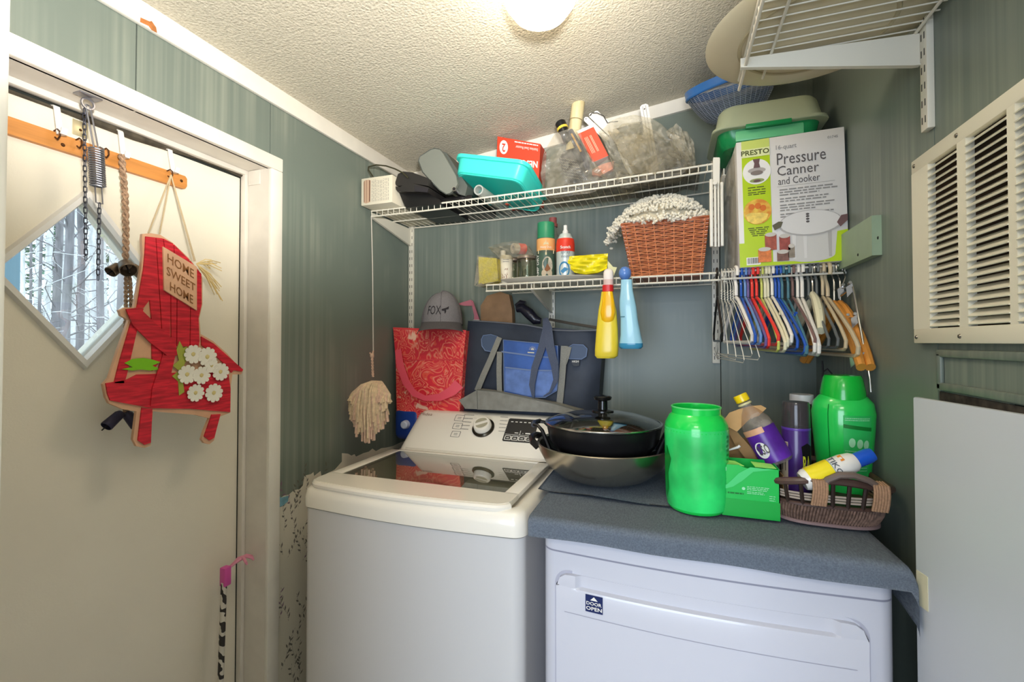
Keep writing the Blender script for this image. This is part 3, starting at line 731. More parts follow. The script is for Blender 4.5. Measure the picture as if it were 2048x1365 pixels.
# ================================================================ DOOR HANGINGS
RX = DX + .013
y1 = P(372, 365, X=RX).y; z1 = P(372, 353, X=RX).z; z0 = P(372, 379, X=RX).z
t = thing('hook_rail', 'orange varnished wooden hook rail screwed across the top of the door', 'coat rack', (DX, .6, z0))
yl = .33
rb_ = B(); ol = [(y1, z0 + .004), (y1 + .003, (z0 + z1) / 2 - .008), (y1 + .003, z1 - .006), (y1 - .002, z1), (yl, z1), (yl, z0), (y1 - .004, z0)]
rb_.prism([(DX + .0005, y, z) for y, z in ol], (.0125, 0, 0)); part('board', rb_, ORANGEW, t, world=True)
for u, v in ((363, 362), (126, 290)):
    p = P(u, v, X=RX); part('screw', B().lathe([(0, .002), (.0028, .0015), (.004, 0)], 12, Matrix.Translation(p) @ Matrix.Rotation(PI / 2, 4, 'Y')), RUST, t, world=True)
for u, v in ((108, 262), (152, 280), (206, 300), (236, 312), (334, 342)):
    p = P(u, v, X=RX)
    h = B(); h.tube([p, p + Vector((.012, 0, .002)), p + Vector((.02, 0, -.004)), p + Vector((.021, 0, -.014)), p + Vector((.013, 0, -.02)), p + Vector((.004, 0, -.014))][::1], .0016, 6)
    part('cup_hook', h, RUST, t, world=True)
for (u, v, v2), lab in (((114, 213, 270), 'white over-door hook nearest the left edge, empty'), ((241, 256, 316), 'white over-door hook carrying the rope of bells'), ((341, 305, 346), 'white over-door hook carrying the strings of the red sign')):
    a = P(u, v, X=DX + .016); c = P(u + 6, v2, X=DX + .024)
    h = B(); s_ = Vector((0, 1, 0)); top = 1.9
    h.ribbon([(DX + .004, a.y, top), (DX + .014, a.y, top - .002), (DX + .017, a.y, a.z - .01), c, c + Vector((.012, 0, 0)), c + Vector((.016, 0, .012))], s_, .011, .0025)
    solo('over_door_hook', h, WHITEP, lab, 'hook')
# old plate
p = P(160, 257, X=DX + .001); t = thing('latch_plate', 'small worn metal plate on the door above the hook rail', 'plate', p)
part('plate', B().box(0, .002, -.014, .014, -.018, .016, bev=.0008), mat('worn_brass', '#cbbf9c', .35, .5), t)
part('screw', B().lathe([(0, .002), (.002, .0015), (.003, 0)], 10, Matrix.Translation((.002, 0, -.004)) @ Matrix.Rotation(PI / 2, 4, 'Y')), RUST, t)
# spring and chains from the jamb head
e = P(176, 192, Z=DZ); e.x = max(min(e.x, XL - .02), DX + .03)
t = thing('door_spring', 'grey coil spring with wire loops and chain hanging from the door frame', 'spring', e)
GM = mat('galvanised_wire', '#9a9aa2', .35, .8)
part('eye_plate', B().box(-.013, .013, -.02, .02, -.003, 0, bev=.001), GM, t)
ring = B(); ring.tube([(0, .011 * math.sin(a), -.017 + .011 * math.cos(a)) for a in [2 * PI * i / 16 for i in range(16)]], .0025, 6, True); part('eye', ring, GM, t)
sp0 = P(192, 296, X=e.x + .01); sp1 = P(196, 374, X=e.x + .01)
sb = B(); n = 17 * 10; pts = []
for i in range(n + 1):
    k = i / n; a = 2 * PI * 17 * k; q = sp0.lerp(sp1, k); pts.append(q + Vector((.0125 * math.cos(a), .0125 * math.sin(a), 0)))
sb.tube(pts, .0019, 6); part('coil', sb, GM, t, world=True)
def wire_loop(a, c, wd, r, par, nm='wire_loop'):
    a, c = Vector(a), Vector(c); sd = Vector((0, 1, 0)) * wd
    b = B(); b.tube([a + sd * .4, a + sd, c + sd, c + sd * .5, c - sd * .5, c - sd, a - sd, a - sd * .4], r, 6, True); part(nm, b, GM, par, world=True)
wire_loop(e + Vector((0, 0, -.02)), sp0, .004, .0016, t); wire_loop(sp1 + Vector((0, 0, .01)), P(199, 407, X=e.x + .01), .006, .0015, t)
def chain(par, a, c, link=.014, r=.001, wd=.003, m=None):
    a, c = Vector(a), Vector(c); L = (c - a).length; n = max(2, int(L / (link * .78))); d = (c - a).normalized(); b = B()
    for i in range(n):
        o_ = a.lerp(c, (i + .5) / n); sd = Vector((0, 1, 0)) if i % 2 else Vector((1, 0, 0))
        b.tube([o_ + d * (link / 2 - wd) * s1 + (sd * wd * math.cos(an) + d * wd * math.sin(an) * 1) * 1 for an, s1 in [(x, 1 if math.sin(x) >= 0 else -1) for x in [2 * PI * (k + .5) / 10 for k in range(10)]]], r, 5, True)
    part('chain', b, m or mat('dark_chain', '#4a4c58', .4, .7), par, world=True)
chain(t, P(199, 407, X=e.x + .01), P(196, 560, X=e.x + .01)); chain(t, e + Vector((0, -.006, -.03)), P(172, 520, X=e.x))
# rope of bells
h = P(243, 318, X=DX + .034)
t = thing('bell_rope', 'braided jute rope of small rusty bells hanging from a door hook', 'bells', (h.x, h.y, h.z))
JUTE = mat('braided_jute', '#a98a70', .95, noise=(160, .35), bump=(200, .6)); BELL = mat('rusty_bell', '#7a6a5a', .4, .75, noise=(40, .4))
def rope(par, pts, r, tw=60, nm='rope', m=None):
    pts = [Vector(p) for p in pts]
    for k in range(2):
        q = []; acc = 0
        for a, c in zip(pts, pts[1:]):
            n = max(2, int((c - a).length / .0022))
            for i in range(n):
                o_ = a.lerp(c, i / n); ph = acc * 2 * PI / (r * 5) + k * PI; acc += (c - a).length / n
                q.append(o_ + Vector((math.cos(ph), math.sin(ph), 0)) * r * .55)
        b = B(); b.tube(q, r * .62, 5); part(nm, b, m or JUTE, par, world=True)
bx_ = DX + .05
rope(t, [h + Vector((0, 0, .01)), P(250, 390, X=bx_), P(252, 470, X=bx_), P(251, 522, X=bx_)], .0062)
rope(t, [P(252, 530, X=bx_), P(252, 600, X=bx_), P(250, 700, X=bx_ - .01), P(249, 838, X=bx_ - .01)], .004); rope(t, [P(258, 530, X=bx_), P(262, 600, X=bx_ + .004), P(262, 700, X=bx_ - .01), P(252, 838, X=bx_ - .01)], .004)
def bell(par, top, d, r, L, m=BELL):
    d = Vector(d).normalized(); M = Matrix.Translation(top) @ d.to_track_quat('Z', 'Y').to_matrix().to_4x4()
    o = part('bell', B().lathe([(.0001, 0), (r * .6, 0), (r * .85, L * .15), (r, L * .95), (r * .9, L), (r * .88, L * .9), (r * .7, L * .2), (0, L * .1)], 16, M), m, par, world=True)
    part('clapper', B().cyl(M @ Vector((0, 0, L * .2)), M @ Vector((0, 0, L * 1.25)), .0016, 6), BLACKM, o, world=True)
bell(t, P(250, 528, X=bx_ + .012), (.75, -.2, -.55), .017, .03); bell(t, P(240, 532, X=bx_), (.1, -.75, -.65), .013, .028); bell(t, P(260, 532, X=bx_), (.2, .75, -.6), .013, .028); bell(t, P(250, 526, X=bx_ - .008), (-.3, .1, -.8), .012, .024)
DB = mat('dark_blue_bell', '#3c3a50', .45, .5)
bell(t, P(243, 826, X=bx_), (.1, -.75, -.6), .0125, .042, DB); bell(t, P(252, 826, X=bx_), (.1, .45, -.75), .0125, .040, DB)

# ---- red wooden chair sign
SX = DX + .10
def K(x, y, X=SX): return P(180 + x / 2.844, 440 + y / 2.844, X=X)
REDW = mat('red_painted_wood', '#cf2637', .5, noise=(50, .28, (1, .35, 3))); PALEW = mat('pale_plywood', '#dcae8c', .6, noise=(20, .08)); BACKW = mat('sign_back_wood', '#eee8dc', .8)
t = thing('home_sign', 'red painted wooden garden chair sign with daisies hanging on the door', 'sign', K(300, 1290))
sil = [(298, 80), (345, 76), (400, 85), (470, 130), (560, 215), (620, 290), (640, 330), (640, 480), (622, 560), (630, 650), (700, 690), (780, 760), (840, 830), (872, 856), (860, 880), (810, 880), (800, 950), (796, 1020), (797, 1098), (740, 1120), (725, 1170), (706, 1255), (680, 1277), (650, 1270), (635, 1250), (650, 1200), (680, 1130), (600, 1110), (360, 1090), (350, 1160), (345, 1285), (312, 1298), (265, 1288), (245, 1250), (265, 1090), (190, 1078), (110, 1045), (90, 1010), (75, 935), (108, 900), (160, 740), (210, 600), (220, 570), (175, 545), (165, 515), (200, 498), (250, 500), (290, 280), (300, 200), (295, 110)]
part('backing', B().prism([K(x, y) for x, y in sil], (-.008, 0, 0)), PALEW, t, world=True)
part('back_face', B().prism([K(x, y, SX - .0085) for x, y in sil], (-.0006, 0, 0)), BACKW, t, world=True)
def slab(nm, pts, d=.0035, m=REDW, X=SX): return part(nm, B().prism([K(x, y, X) for x, y in pts], (d, 0, 0)), m, t, world=True)
slab('plank', [(312, 95), (366, 101), (398, 600), (403, 790), (350, 860), (345, 560), (335, 455), (300, 500), (262, 500), (300, 280), (308, 190)])
slab('plank', [(372, 102), (408, 106), (452, 420), (450, 690), (448, 765), (408, 780), (404, 600)])
slab('plank', [(414, 108), (468, 136), (487, 460), (485, 720), (458, 730), (457, 430)])
slab('plank', [(474, 142), (560, 228), (563, 510), (560, 720), (491, 720), (492, 450)])
slab('plank', [(566, 234), (628, 308), (630, 480), (612, 560), (618, 690), (612, 720), (566, 720), (569, 510)])
slab('leg', [(253, 500), (300, 505), (260, 640), (205, 880), (190, 930), (132, 930), (165, 800), (200, 680)])
slab('seat', [(85, 930), (200, 912), (262, 880), (330, 878), (480, 870), (640, 880), (778, 850), (795, 960), (793, 1094), (560, 1075), (350, 1072), (110, 1028), (95, 990)])
slab('leg', [(290, 1068), (350, 1075), (341, 1268), (305, 1280), (268, 1255)]); slab('leg', [(688, 1108), (738, 1105), (702, 1240), (675, 1255), (645, 1232)])
slab('brace', [(410, 770), (480, 775), (440, 950), (372, 1055), (340, 1060), (350, 960)], .0032, X=SX + .0034)
slab('armrest', [(200, 508), (275, 500), (380, 600), (480, 690), (492, 770), (450, 785), (340, 700), (240, 600), (222, 560)], .0034, X=SX + .0036)
slab('armrest', [(628, 664), (700, 705), (790, 785), (866, 852), (858, 864), (812, 856), (800, 870), (770, 830), (690, 755), (630, 715)])
plq = slab('plaque', [(410, 153), (602, 268), (602, 516), (416, 400)], .004, PALEW, SX + .0036)
BRN = mat('brown_lettering', '#8a5a30', .6)
def kq(a, c, d, e_): return quad(K(*a, SX + .0078), K(*c, SX + .0078), K(*d, SX + .0078), K(*e_, SX + .0078))
text(plq, 'HOME', BRN, kq((440, 190), (590, 285), (590, 335), (440, 240)), .004, world=True)
text(plq, 'SWEET', BRN, kq((435, 262), (598, 366), (598, 410), (435, 312)), .004, world=True)
text(plq, 'HOME', BRN, kq((455, 352), (585, 432), (585, 480), (455, 402)), .004, world=True)
slab('green_leaf', [(240, 792), (300, 786), (352, 795), (400, 810), (352, 830), (400, 850), (345, 858), (290, 852), (240, 858), (180, 850), (240, 838), (195, 815)], .0012, mat('lime_print', '#7fc51f', .6), SX + .0037)
slab('green_leaf', [(508, 690), (530, 730), (550, 720), (545, 800), (520, 860), (535, 980), (505, 1000), (500, 920), (465, 890), (505, 860), (470, 830), (505, 800), (490, 740)], .0012, mat('olive_print', '#a8b04a', .6), SX + .0037)
DAISY = mat('daisy_white', '#f3f0e4', .5); DC = mat('daisy_centre', '#d9c98a', .6)
for (x, y, r) in ((585, 765, 60), (665, 780, 64), (550, 880, 60), (632, 885, 58), (740, 865, 60), (598, 985, 56), (702, 985, 62), (690, 830, 46)):
    cpt = K(x, y, SX + .006); R = r / 2.844 * .00112; f = B(); n = 10
    for k in range(n):
        a = 2 * PI * k / n + x; d = Vector((0, math.cos(a), math.sin(a))); n_ = Vector((0, -d.z, d.y)); o_ = []
        for s_, w_ in ((.15, .06), (.55, .2), (.85, .24), (1.0, .12), (1.0, -.12), (.85, -.24), (.55, -.2), (.15, -.06)): o_.append(cpt + d * R * s_ + n_ * R * w_ + Vector((.002 * s_, 0, 0)))
        f.prism(o_, (.0012, 0, 0))
    fo = part('daisy', f, DAISY, t, world=True)
    part('daisy_centre', B().sphere(cpt + Vector((.0015, 0, 0)), R * .26, (.35, 1, 1), 1), DC, fo, world=True)
TW = mat('twine', '#c9b694', .9)
hk = P(342, 350, X=DX + .036)
for a, X_ in (((595, 240), SX + .004), ((600, 240), SX - .002), ((330, 80), SX), ((395, 84), SX - .004)):
    rope(t, [hk, K(*a, X_)], .0018, nm='twine', m=TW)
rf = B(); rr = random.Random(3); cc = K(605, 250, SX + .008)
for k in range(22):
    up = k % 2; tx = rr.uniform(680, 755) if up else rr.uniform(690, 765); ty = rr.uniform(225, 300) if up else rr.uniform(380, 465)
    e_ = K(tx, ty, SX + .01 + rr.uniform(-.01, .012)); m_ = (cc + e_) / 2 + Vector((rr.uniform(-.005, .01), rr.uniform(-.004, .004), rr.uniform(0, .008)))
    rf.ribbon([cc, m_, e_], (rr.uniform(-.3, .3), .5, .8), .0022, .0004)
part('raffia_bow', rf, mat('raffia', '#dcc388', .8), t, world=True, stuff=True)

# ---- back scratcher with zebra handle
tp = P(452, 1160, X=-1.185); t = thing('back_scratcher', 'zebra striped pole with pink plastic hand standing by the door', 'back scratcher', (tp.x + .04, tp.y - .02, 0))
ZB = bpy.data.materials.new('zebra_print'); ZB.use_nodes = True; nt = ZB.node_tree; tc = nt.nodes.new('ShaderNodeTexCoord'); wv = nt.nodes.new('ShaderNodeTexWave'); wv.bands_direction = 'DIAGONAL'
wv.inputs['Scale'].default_value = 16; wv.inputs['Distortion'].default_value = 7; wv.inputs['Detail Scale'].default_value = 2; rp = nt.nodes.new('ShaderNodeValToRGB'); rp.color_ramp.interpolation = 'CONSTANT'
rp.color_ramp.elements[1].position = .5; rp.color_ramp.elements[0].color = lin('#2b2722'); rp.color_ramp.elements[1].color = lin('#cfc9bb')
nt.links.new(tc.outputs['Object'], wv.inputs[0]); nt.links.new(wv.outputs['Fac'], rp.inputs[0]); nt.links.new(rp.outputs[0], nt.nodes['Principled BSDF'].inputs['Base Color'])
bp_ = P(441, 1360, X=-1.17); dn = (bp_ - P(447, 1180, X=-1.185)); foot = P(447, 1180, X=-1.185) + dn * (.72 / abs(dn.z))
foot.z = 0.001
part('pole', B().cyl(foot, P(448, 1165, X=-1.185), .0078, 14), ZB, t, world=True)
PK = mat('pink_plastic', '#d657a6', .4, sub=.1)
hb = B(); hb.box(-.0105, .0105, -.0105, .0105, -.03, .022, Matrix.Translation(P(451, 1150, X=-1.185)), bev=.003)
part('sleeve', hb, PK, t, world=True)
o0 = P(457, 1137, X=-1.185); PK2 = mat('pale_pink_plastic', '#dd8fa8', .4)
hn = B(); hn.tube([o0, P(470, 1126, X=-1.18), P(478, 1119, X=-1.178), P(486, 1116, X=-1.175)], [.005, .007, .010, .010], 8, sq=.6)
hand = part('hand', hn, PK2, t, world=True)
for k, (u, v, X_, du) in enumerate(((505, 1117, -1.155, 0), (503, 1113, -1.168, 0), (504, 1114, -1.18, 0), (492, 1126, -1.145, 0), (500, 1112, -1.19, 0))):
    a = P(484, 1116, X=-1.175); e_ = P(u, v, X=X_); e_.x = max(e_.x, -1.195); m_ = (a + e_) / 2 + Vector((0, 0, .004))
    part('finger', B().tube([a, m_, e_, e_ + Vector((.002, .002, -.006))], [.0045, .0042, .0036, .0025], 7), PK2, hand, world=True)

# ================================================================ MOP
mt = Vector((-1.058, 1.445, 1.285))
t = thing('mop_head', 'cream cotton mop head hanging on a white cord from the shelf', 'mop', mt)
part('cord', B().tube([(-1.126, 1.513, 1.90), (-1.10, 1.487, 1.7), (-1.075, 1.46, 1.40), (-1.070, 1.455, 1.34)], .0022, 6), mat('white_cord', '#c9c4bb', .8), t, world=True)
COT = mat('cotton_yarn', '#dcc4a2', .95, noise=(90, .12)); COT2 = mat('cotton_yarn_pinkish', '#d9b7a0', .95, noise=(90, .12))
tie = P(744, 712, Y=1.45); tie2 = P(746, 750, Y=1.45)
rope(t, [tie, tie2 + Vector((0, 0, -.01))], .0045, nm='tied_strand', m=COT2)
part('knot', B().sphere(tie, .008, (1, 1, 1.3)).tube([tie, tie + Vector((.008, -.003, .018))], .003, 6).tube([tie, tie + Vector((-.008, -.003, .012))], .003, 6), COT2, t, world=True)
rr = random.Random(5); st1, st2 = B(), B(); mc = P(754, 770, Y=1.42)
def ell_hit(a): return
for k in range(330):
    a = rr.uniform(-1, 1); dep = rr.random(); zend = -.185 + .10 * abs(a) ** 1.6 + rr.uniform(-.015, .06) * (1 if k % 3 else 2.2)
    zend = min(zend, -.055); r_ = .083 * (1 - .25 * dep); c1 = mc + Vector((a * .02, -.01 * dep, .012)); c2 = mc + Vector((a * r_, -.035 - .03 * dep * math.cos(a * 1.4), -.03 + .02 * (1 - abs(a)))); c3 = mc + Vector((a * r_ * 1.12 + rr.uniform(-.006, .006), -.04 - .022 * dep + rr.uniform(-.01, .01), zend))
    c3.x = max(c3.x, XL + .006); c2.x = max(c2.x, XL + .006)
    c25 = c2.lerp(c3, .55) + Vector((rr.uniform(-.004, .004), -.004, 0))
    (st1 if k % 3 else st2).tube([c1, c1.lerp(c2, .5) + Vector((0, -.006, .008)), c2, c25, c3], [.0035, .004, .0042, .0042, .0048], 5)
part('yarn', st1, COT, t, world=True, stuff=True); part('yarn', st2, COT2, t, world=True, stuff=True)

# ================================================================ THINGS ON THE WASHER, AGAINST THE BACK WALL
# blue jug
t = thing('detergent_jug', 'dark blue plastic jug with a round white cap behind the washer', 'jug', (-1.055, 1.70, .986))
NAVY = mat('navy_plastic', '#1d3f8f', .35)
part('body', B().box(-.06, .07, -.05, .05, 0, .14, bev=.03, seg=4), NAVY, t)
cpp = P(810, 850, Y=1.64); Mj = Matrix.Translation(cpp) @ Matrix.Rotation(PI / 2, 4, 'X')
part('cap', B().lathe([(0, .012), (.012, .012), (.016, .009), (.018, -.006), (.018, -.02)], 24, Mj), mat('pale_blue_white', '#c6cee0', .35), t, world=True)
# coral tote bag
t = thing('tote_bag', 'coral red tote bag with white swirl print beside the mop', 'bag', (-.97, 1.73, .986))
TOTE = bpy.data.materials.new('coral_swirl_print'); TOTE.use_nodes = True; nt = TOTE.node_tree; b_ = nt.nodes['Principled BSDF']; tc = nt.nodes.new('ShaderNodeTexCoord')
wv0 = nt.nodes.new('ShaderNodeTexNoise'); wv0.inputs['Scale'].default_value = 11; wv0.inputs['Detail'].default_value = 1.5; wv0.inputs['Distortion'].default_value = 1.5
mu = nt.nodes.new('ShaderNodeMath'); mu.operation = 'MULTIPLY'; mu.inputs[1].default_value = 75; si = nt.nodes.new('ShaderNodeMath'); si.operation = 'SINE'; wv = nt.nodes.new('ShaderNodeMapRange'); wv.inputs[1].default_value = -1
nt.links.new(wv0.outputs['Fac'], mu.inputs[0]); nt.links.new(mu.outputs[0], si.inputs[0]); nt.links.new(si.outputs[0], wv.inputs[0])
rp = nt.nodes.new('ShaderNodeValToRGB'); rp.color_ramp.elements[0].color = lin('#e63444'); rp.color_ramp.elements[0].position = .35; rp.color_ramp.elements[1].color = lin('#f4604e'); rp.color_ramp.elements[1].position = .6
e3 = rp.color_ramp.elements.new(.82); e3.color = lin('#ee5a4c'); e4 = rp.color_ramp.elements.new(.98); e4.color = lin('#f58f7c')
nz = nt.nodes.new('ShaderNodeTexNoise'); nz.inputs['Scale'].default_value = 9; nz.inputs['Distortion'].default_value = 2; r2 = nt.nodes.new('ShaderNodeValToRGB'); r2.color_ramp.elements[0].position = .63; r2.color_ramp.elements[1].position = .68
mx = nt.nodes.new('ShaderNodeMix'); mx.data_type = 'RGBA'; mx.inputs[7].default_value = lin('#f7c6ae')
nt.links.new(tc.outputs['Object'], wv0.inputs['Vector']); nt.links.new(tc.outputs['Object'], nz.inputs['Vector']); nt.links.new(wv.outputs[0], rp.inputs[0]); nt.links.new(nz.outputs['Fac'], r2.inputs[0])
nt.links.new(r2.outputs[0], mx.inputs[0]); nt.links.new(rp.outputs[0], mx.inputs[6]); nt.links.new(mx.outputs[2], b_.inputs['Base Color']); b_.inputs['Roughness'].default_value = .3
TY = 1.675
tl, tr, br_, bl_ = P(787, 656, Y=TY), P(932, 662, Y=TY), P(918, 836, Y=TY - .02), P(797, 872, Y=TY - .02)
tl.x = max(tl.x, XL + .004); bl_.x = max(bl_.x, XL + .004)
def totef(i, j):
    top = tl.lerp(tr, i); bot = bl_.lerp(br_, i); p = bot.lerp(top, j); p.y -= .016 * math.sin(PI * i) * math.sin(PI * min(1, j * 1.1)) + .004 * math.sin(9 * i + 7 * j); return p
tb_ = B(); tb_.grid(totef, 16, 14); tb_.grid(lambda i, j: Vector((totef(i, j).x, 1.79, totef(i, j).z)), 1, 1)
for (i0, j0, i1, j1) in ((0, 0, 0, 1), (1, 0, 1, 1), (0, 0, 1, 0)):
    tb_.grid(lambda a, c: (lambda p: Vector((p.x, p.y + (1.79 - p.y) * c, p.z)))(totef(i0 + (i1 - i0) * a, j0 + (j1 - j0) * a)), 12, 1)
part('body', tb_, TOTE, t, world=True, sharp=60)
TB = mat('tote_trim', '#e8474d', .5); PINKH = mat('coral_webbing', '#f0576a', .6)
part('lining', B().prism([tl + Vector((.004, .002, -.003)), tr + Vector((-.004, .002, -.003)), Vector((tr.x, 1.79, tr.z - .01)), Vector((tl.x + .004, 1.79, tl.z - .01))], (0, 0, -.002)), mat('dark_brown_lining', '#3a2420', .8), t, world=True)
part('insert', B().prism([P(800, 657, Y=1.69), P(836, 660, Y=1.69), P(836, 668, Y=1.69), P(800, 668, Y=1.69)], (0, .002, 0)), WHITE, t, world=True)
hp = [(796, 700, .0), (800, 730, .012), (812, 765, .018), (828, 787, .022), (850, 797, .024), (880, 795, .024), (905, 782, .02), (918, 768, .008)]
part('handle', B().ribbon([P(u, v, Y=TY - .018 - d) for u, v, d in hp], [Vector((1, 0, 0)), Vector((1, 0, .2)), Vector((1, 0, .7)), Vector((.6, 0, 1)), Vector((.1, 0, 1)), Vector((-.2, 0, 1)), Vector((-.3, 0, 1)), Vector((-.3, 0, 1))], [.03, .034, .034, .028, .022, .03, .04, .045], .002), PINKH, t, world=True)
part('seam_tape', B().ribbon([totef(k / 8, .70 - .03 * k / 8) + Vector((0, -.002, 0)) for k in range(1, 9)], (0, 0, 1), .006, .001), TB, t, world=True)
part('seam_tape', B().ribbon([totef(k / 8, .995) + Vector((0, -.001, 0)) for k in range(9)], (0, 0, 1), .008, .001), TB, t, world=True)
# grey cap
cc = P(884, 650, Y=1.70); t = thing('baseball_cap', 'grey baseball cap with dark lettering lying on the coral tote', 'cap', (cc.x, 1.70, 1.472), rz=.42)
CAP = mat('heather_grey_cloth', '#878386', .9, noise=(500, .15)); R = .087
def capf(i, j):
    a = 2 * PI * i; q = PI / 2 * j; rr_ = R * math.cos(q) ** .85; return Vector((rr_ * math.cos(a), rr_ * math.sin(a) * .95, -.005 + .142 * math.sin(q) ** 1.0 + .005 * math.cos(a * 1)))
part('crown', B().grid(capf, 36, 12, closed=True), CAP, t)
sm = B()
for k in range(6):
    a = k / 6 + 1 / 12.; sm.tube([capf(a, j / 10) * 1.006 for j in range(11)], .0009, 4)
part('seams', sm, mat('grey_thread', '#67646a', .9), t)
part('button', B().sphere((0, 0, .138), .006, (1, 1, .5)), CAP, t)
def brim(i, j):
    a = -PI / 2 + (i - .5) * 2.3; r0 = R * .98; ext = .055 * math.cos((i - .5) * 2.6) ** .7 if abs((i - .5) * 2.6) < PI / 2 else 0
    rr_ = r0 + ext * j; return Vector((rr_ * math.cos(a), rr_ * math.sin(a) * .95, (.010 - .032 * j - .022 * (2 * i - 1) ** 2 * j)))
part('brim', B().grid(brim, 24, 5, th=.003), CAP, t)
def cfw(s, t_):
    a = -PI / 2 - .18 + (s - .45) * 1.15; z = .038 + .036 * t_; q = math.asin(min(1, (z + .005) / .142)); rr_ = R * math.cos(q) ** .85 + .0016; return Vector((rr_ * math.cos(a), rr_ * math.sin(a) * .95, z))
CI = mat('dark_embroidery', '#2e2b30', .8)
text(t, 'FOX', CI, sub(cfw, 0, .62, 0, 1), .0)
part('emblem', B(), CI, t) if 0 else None
eb = B()
for pts in ([(.66, .62), (.84, .75), (.99, .95), (.95, .6), (.84, .55), (.84, .3), (.78, .05), (.76, .4), (.68, .4), (.64, .5)],): patch(cfw, pts, eb)
part('emblem', eb, CI, t)
# pink strap peeping over
a, c, d, e_ = P(913, 608, Y=1.77), P(941, 600, Y=1.77), P(957, 632, Y=1.77), P(958, 645, Y=1.77)
t = thing('pink_strap', 'dusty pink cloth strap folded up behind the cap', 'strap', P(940, 660, Y=1.77))
part('webbing', B().prism([P(912, 609, Y=1.765), P(941, 600, Y=1.765), P(948, 612, Y=1.765), P(930, 612, Y=1.765)], (0, .003, 0)), mat('dusty_pink', '#c47684', .8), t, world=True)
part('webbing', B().prism([P(941, 600, Y=1.768), P(946, 603, Y=1.768), P(959, 640, Y=1.768), P(958, 690, Y=1.768), P(948, 690, Y=1.768), P(948, 630, Y=1.768)], (0, .003, 0)), mat('dusty_pink', '#c47684', .8), t, world=True)
part('buckle', B().box(-.014, .014, -.003, .003, -.005, .005, Matrix.Translation(P(953, 642, Y=1.76)), bev=.001), mat('white_buckle', '#d6c8c4', .4), t, world=True)
# tan bag behind
t = thing('paper_bag', 'tan paper bag standing behind the cooler bag below the shelf', 'bag', P(992, 640, Y=1.78))
part('bag', B().prism([P(962, 700, Y=1.77), P(961, 612, Y=1.77), P(974, 592, Y=1.77), P(1000, 584, Y=1.77), P(1018, 590, Y=1.77), P(1024, 620, Y=1.77), P(1026, 700, Y=1.77)], (0, .035, 0)), mat('tan_paper', '#a98462', .85, noise=(12, .2), bump=(25, .6)), t, world=True)
# ---- cooler bag
t = thing('cooler_bag', 'large dark navy cooler bag with grey straps and blue front pocket', 'bag', (-.53, 1.74, 1.08))
NV = mat('navy_nylon', '#333a47', .6, noise=(8, .25), bump=(7, .8)); STR = mat('grey_webbing', '#8d8c84', .8, noise=(300, .1)); BLU = mat('blue_nylon', '#3c62ac', .5, noise=(14, .18), bump=(16, .5)); PIP = mat('blue_grey_piping', '#7488ae', .6)
QY = 1.672
qtl, qtr, qbr, qbl = P(926, 641, Y=QY), P(1204, 664, Y=QY), P(1192, 836, Y=QY), P(912, 836, Y=QY)
def coolf(i, j):
    p = qbl.lerp(qbr, i).lerp(qtl.lerp(qtr, i), j); e2 = 1 - (2 * i - 1) ** 8; p.y += .035 * (1 - e2) + .012 * (1 - math.sin(PI * min(1, j + .15))) ; p.y -= .006 * math.sin(7 * i + 3) * math.sin(8 * j); return p
cb_ = B(); cb_.grid(coolf, 24, 16)
bk = lambda p: Vector((p.x, 1.805, p.z))
for seg in ((lambda a: coolf(a, 1)), (lambda a: coolf(1, a)), (lambda a: coolf(0, a)), (lambda a: coolf(a, 0))): cb_.grid(lambda a, c, s_=seg: s_(a).lerp(bk(s_(a)), c), 16, 1)
part('body', cb_, NV, t, world=True, sharp=60)
def cs(u, v, d=.004): 
    p = P(u, v, Y=QY); return P(u, v, Y=QY - d)
def C6(x, y, d=.004): return P(900 + x / 5.25, 580 + y / 5.25, Y=QY - d)
part('zip', B().tube([C6(x, y, .002) for x, y in ((240, 325), (550, 345), (800, 370), (1080, 425), (1300, 432), (1540, 425))], .003, 6), mat('grey_zip', '#6c6f76', .6), t, world=True)
part('trim', B().ribbon([C6(x, y, .0) for x, y in ((1040, 310), (1250, 350), (1560, 400))], (0, .3, 1), .010, .003), BLACKP, t, world=True)
def soft(nm, pts, d0, d1, m):
    return part(nm, B().prism([C6(x, y, d1) for x, y in pts], (0, d1 - d0 + .001, 0)), m, t, world=True)
for pts in ([(330, 520), (350, 480), (430, 470), (500, 490), (470, 620), (430, 650), (370, 640), (335, 590)], [(1250, 600), (1290, 575), (1400, 580), (1440, 620), (1430, 700), (1380, 730), (1250, 725)]):
    part('patch', B().prism([C6(x, y, .007) for x, y in pts], (0, .005, 0)), mat('slate_nylon', '#4d5d78', .6), t, world=True); part('piping', B().tube([C6(x, y, .008) for x, y in pts], .0018, 6, True), PIP, t, world=True)
pk = [(560, 525), (900, 560), (1130, 590), (1140, 900), (1120, 1060), (1000, 1130), (800, 1130), (570, 1080)]
pc = soft('pocket', pk, -.004, .024, BLU)
part('piping', B().tube([C6(x, y, .026) for x, y in pk], .002, 6, True), PIP, pc, world=True)
part('piping', B().ribbon([C6(x, y, .0255) for x, y in ((540, 650), (760, 680), (900, 700), (1100, 715))], (0, 0, 1), .0055, .002), PIP, pc, world=True)
part('mesh_pocket', B().prism([C6(x, y, .027) for x, y in ((580, 820), (850, 850), (1130, 850), (1120, 1050), (1000, 1115), (800, 1115), (578, 1060))], (0, .003, 0)), mat('sheer_blue', '#6380bd', .4, noise=(30, .15)), pc, world=True)
part('piping', B().ribbon([C6(x, y, .029) for x, y in ((580, 815), (850, 845), (1130, 850))], (0, 0, 1), .005, .002), PIP, pc, world=True)
su = B(); qz = lambda x, y: C6(x, y, .0262)
patch(lambda s, t_: qz(s, t_), [(848, 632), (850, 620), (858, 612), (870, 612), (880, 618), (884, 634)], su)
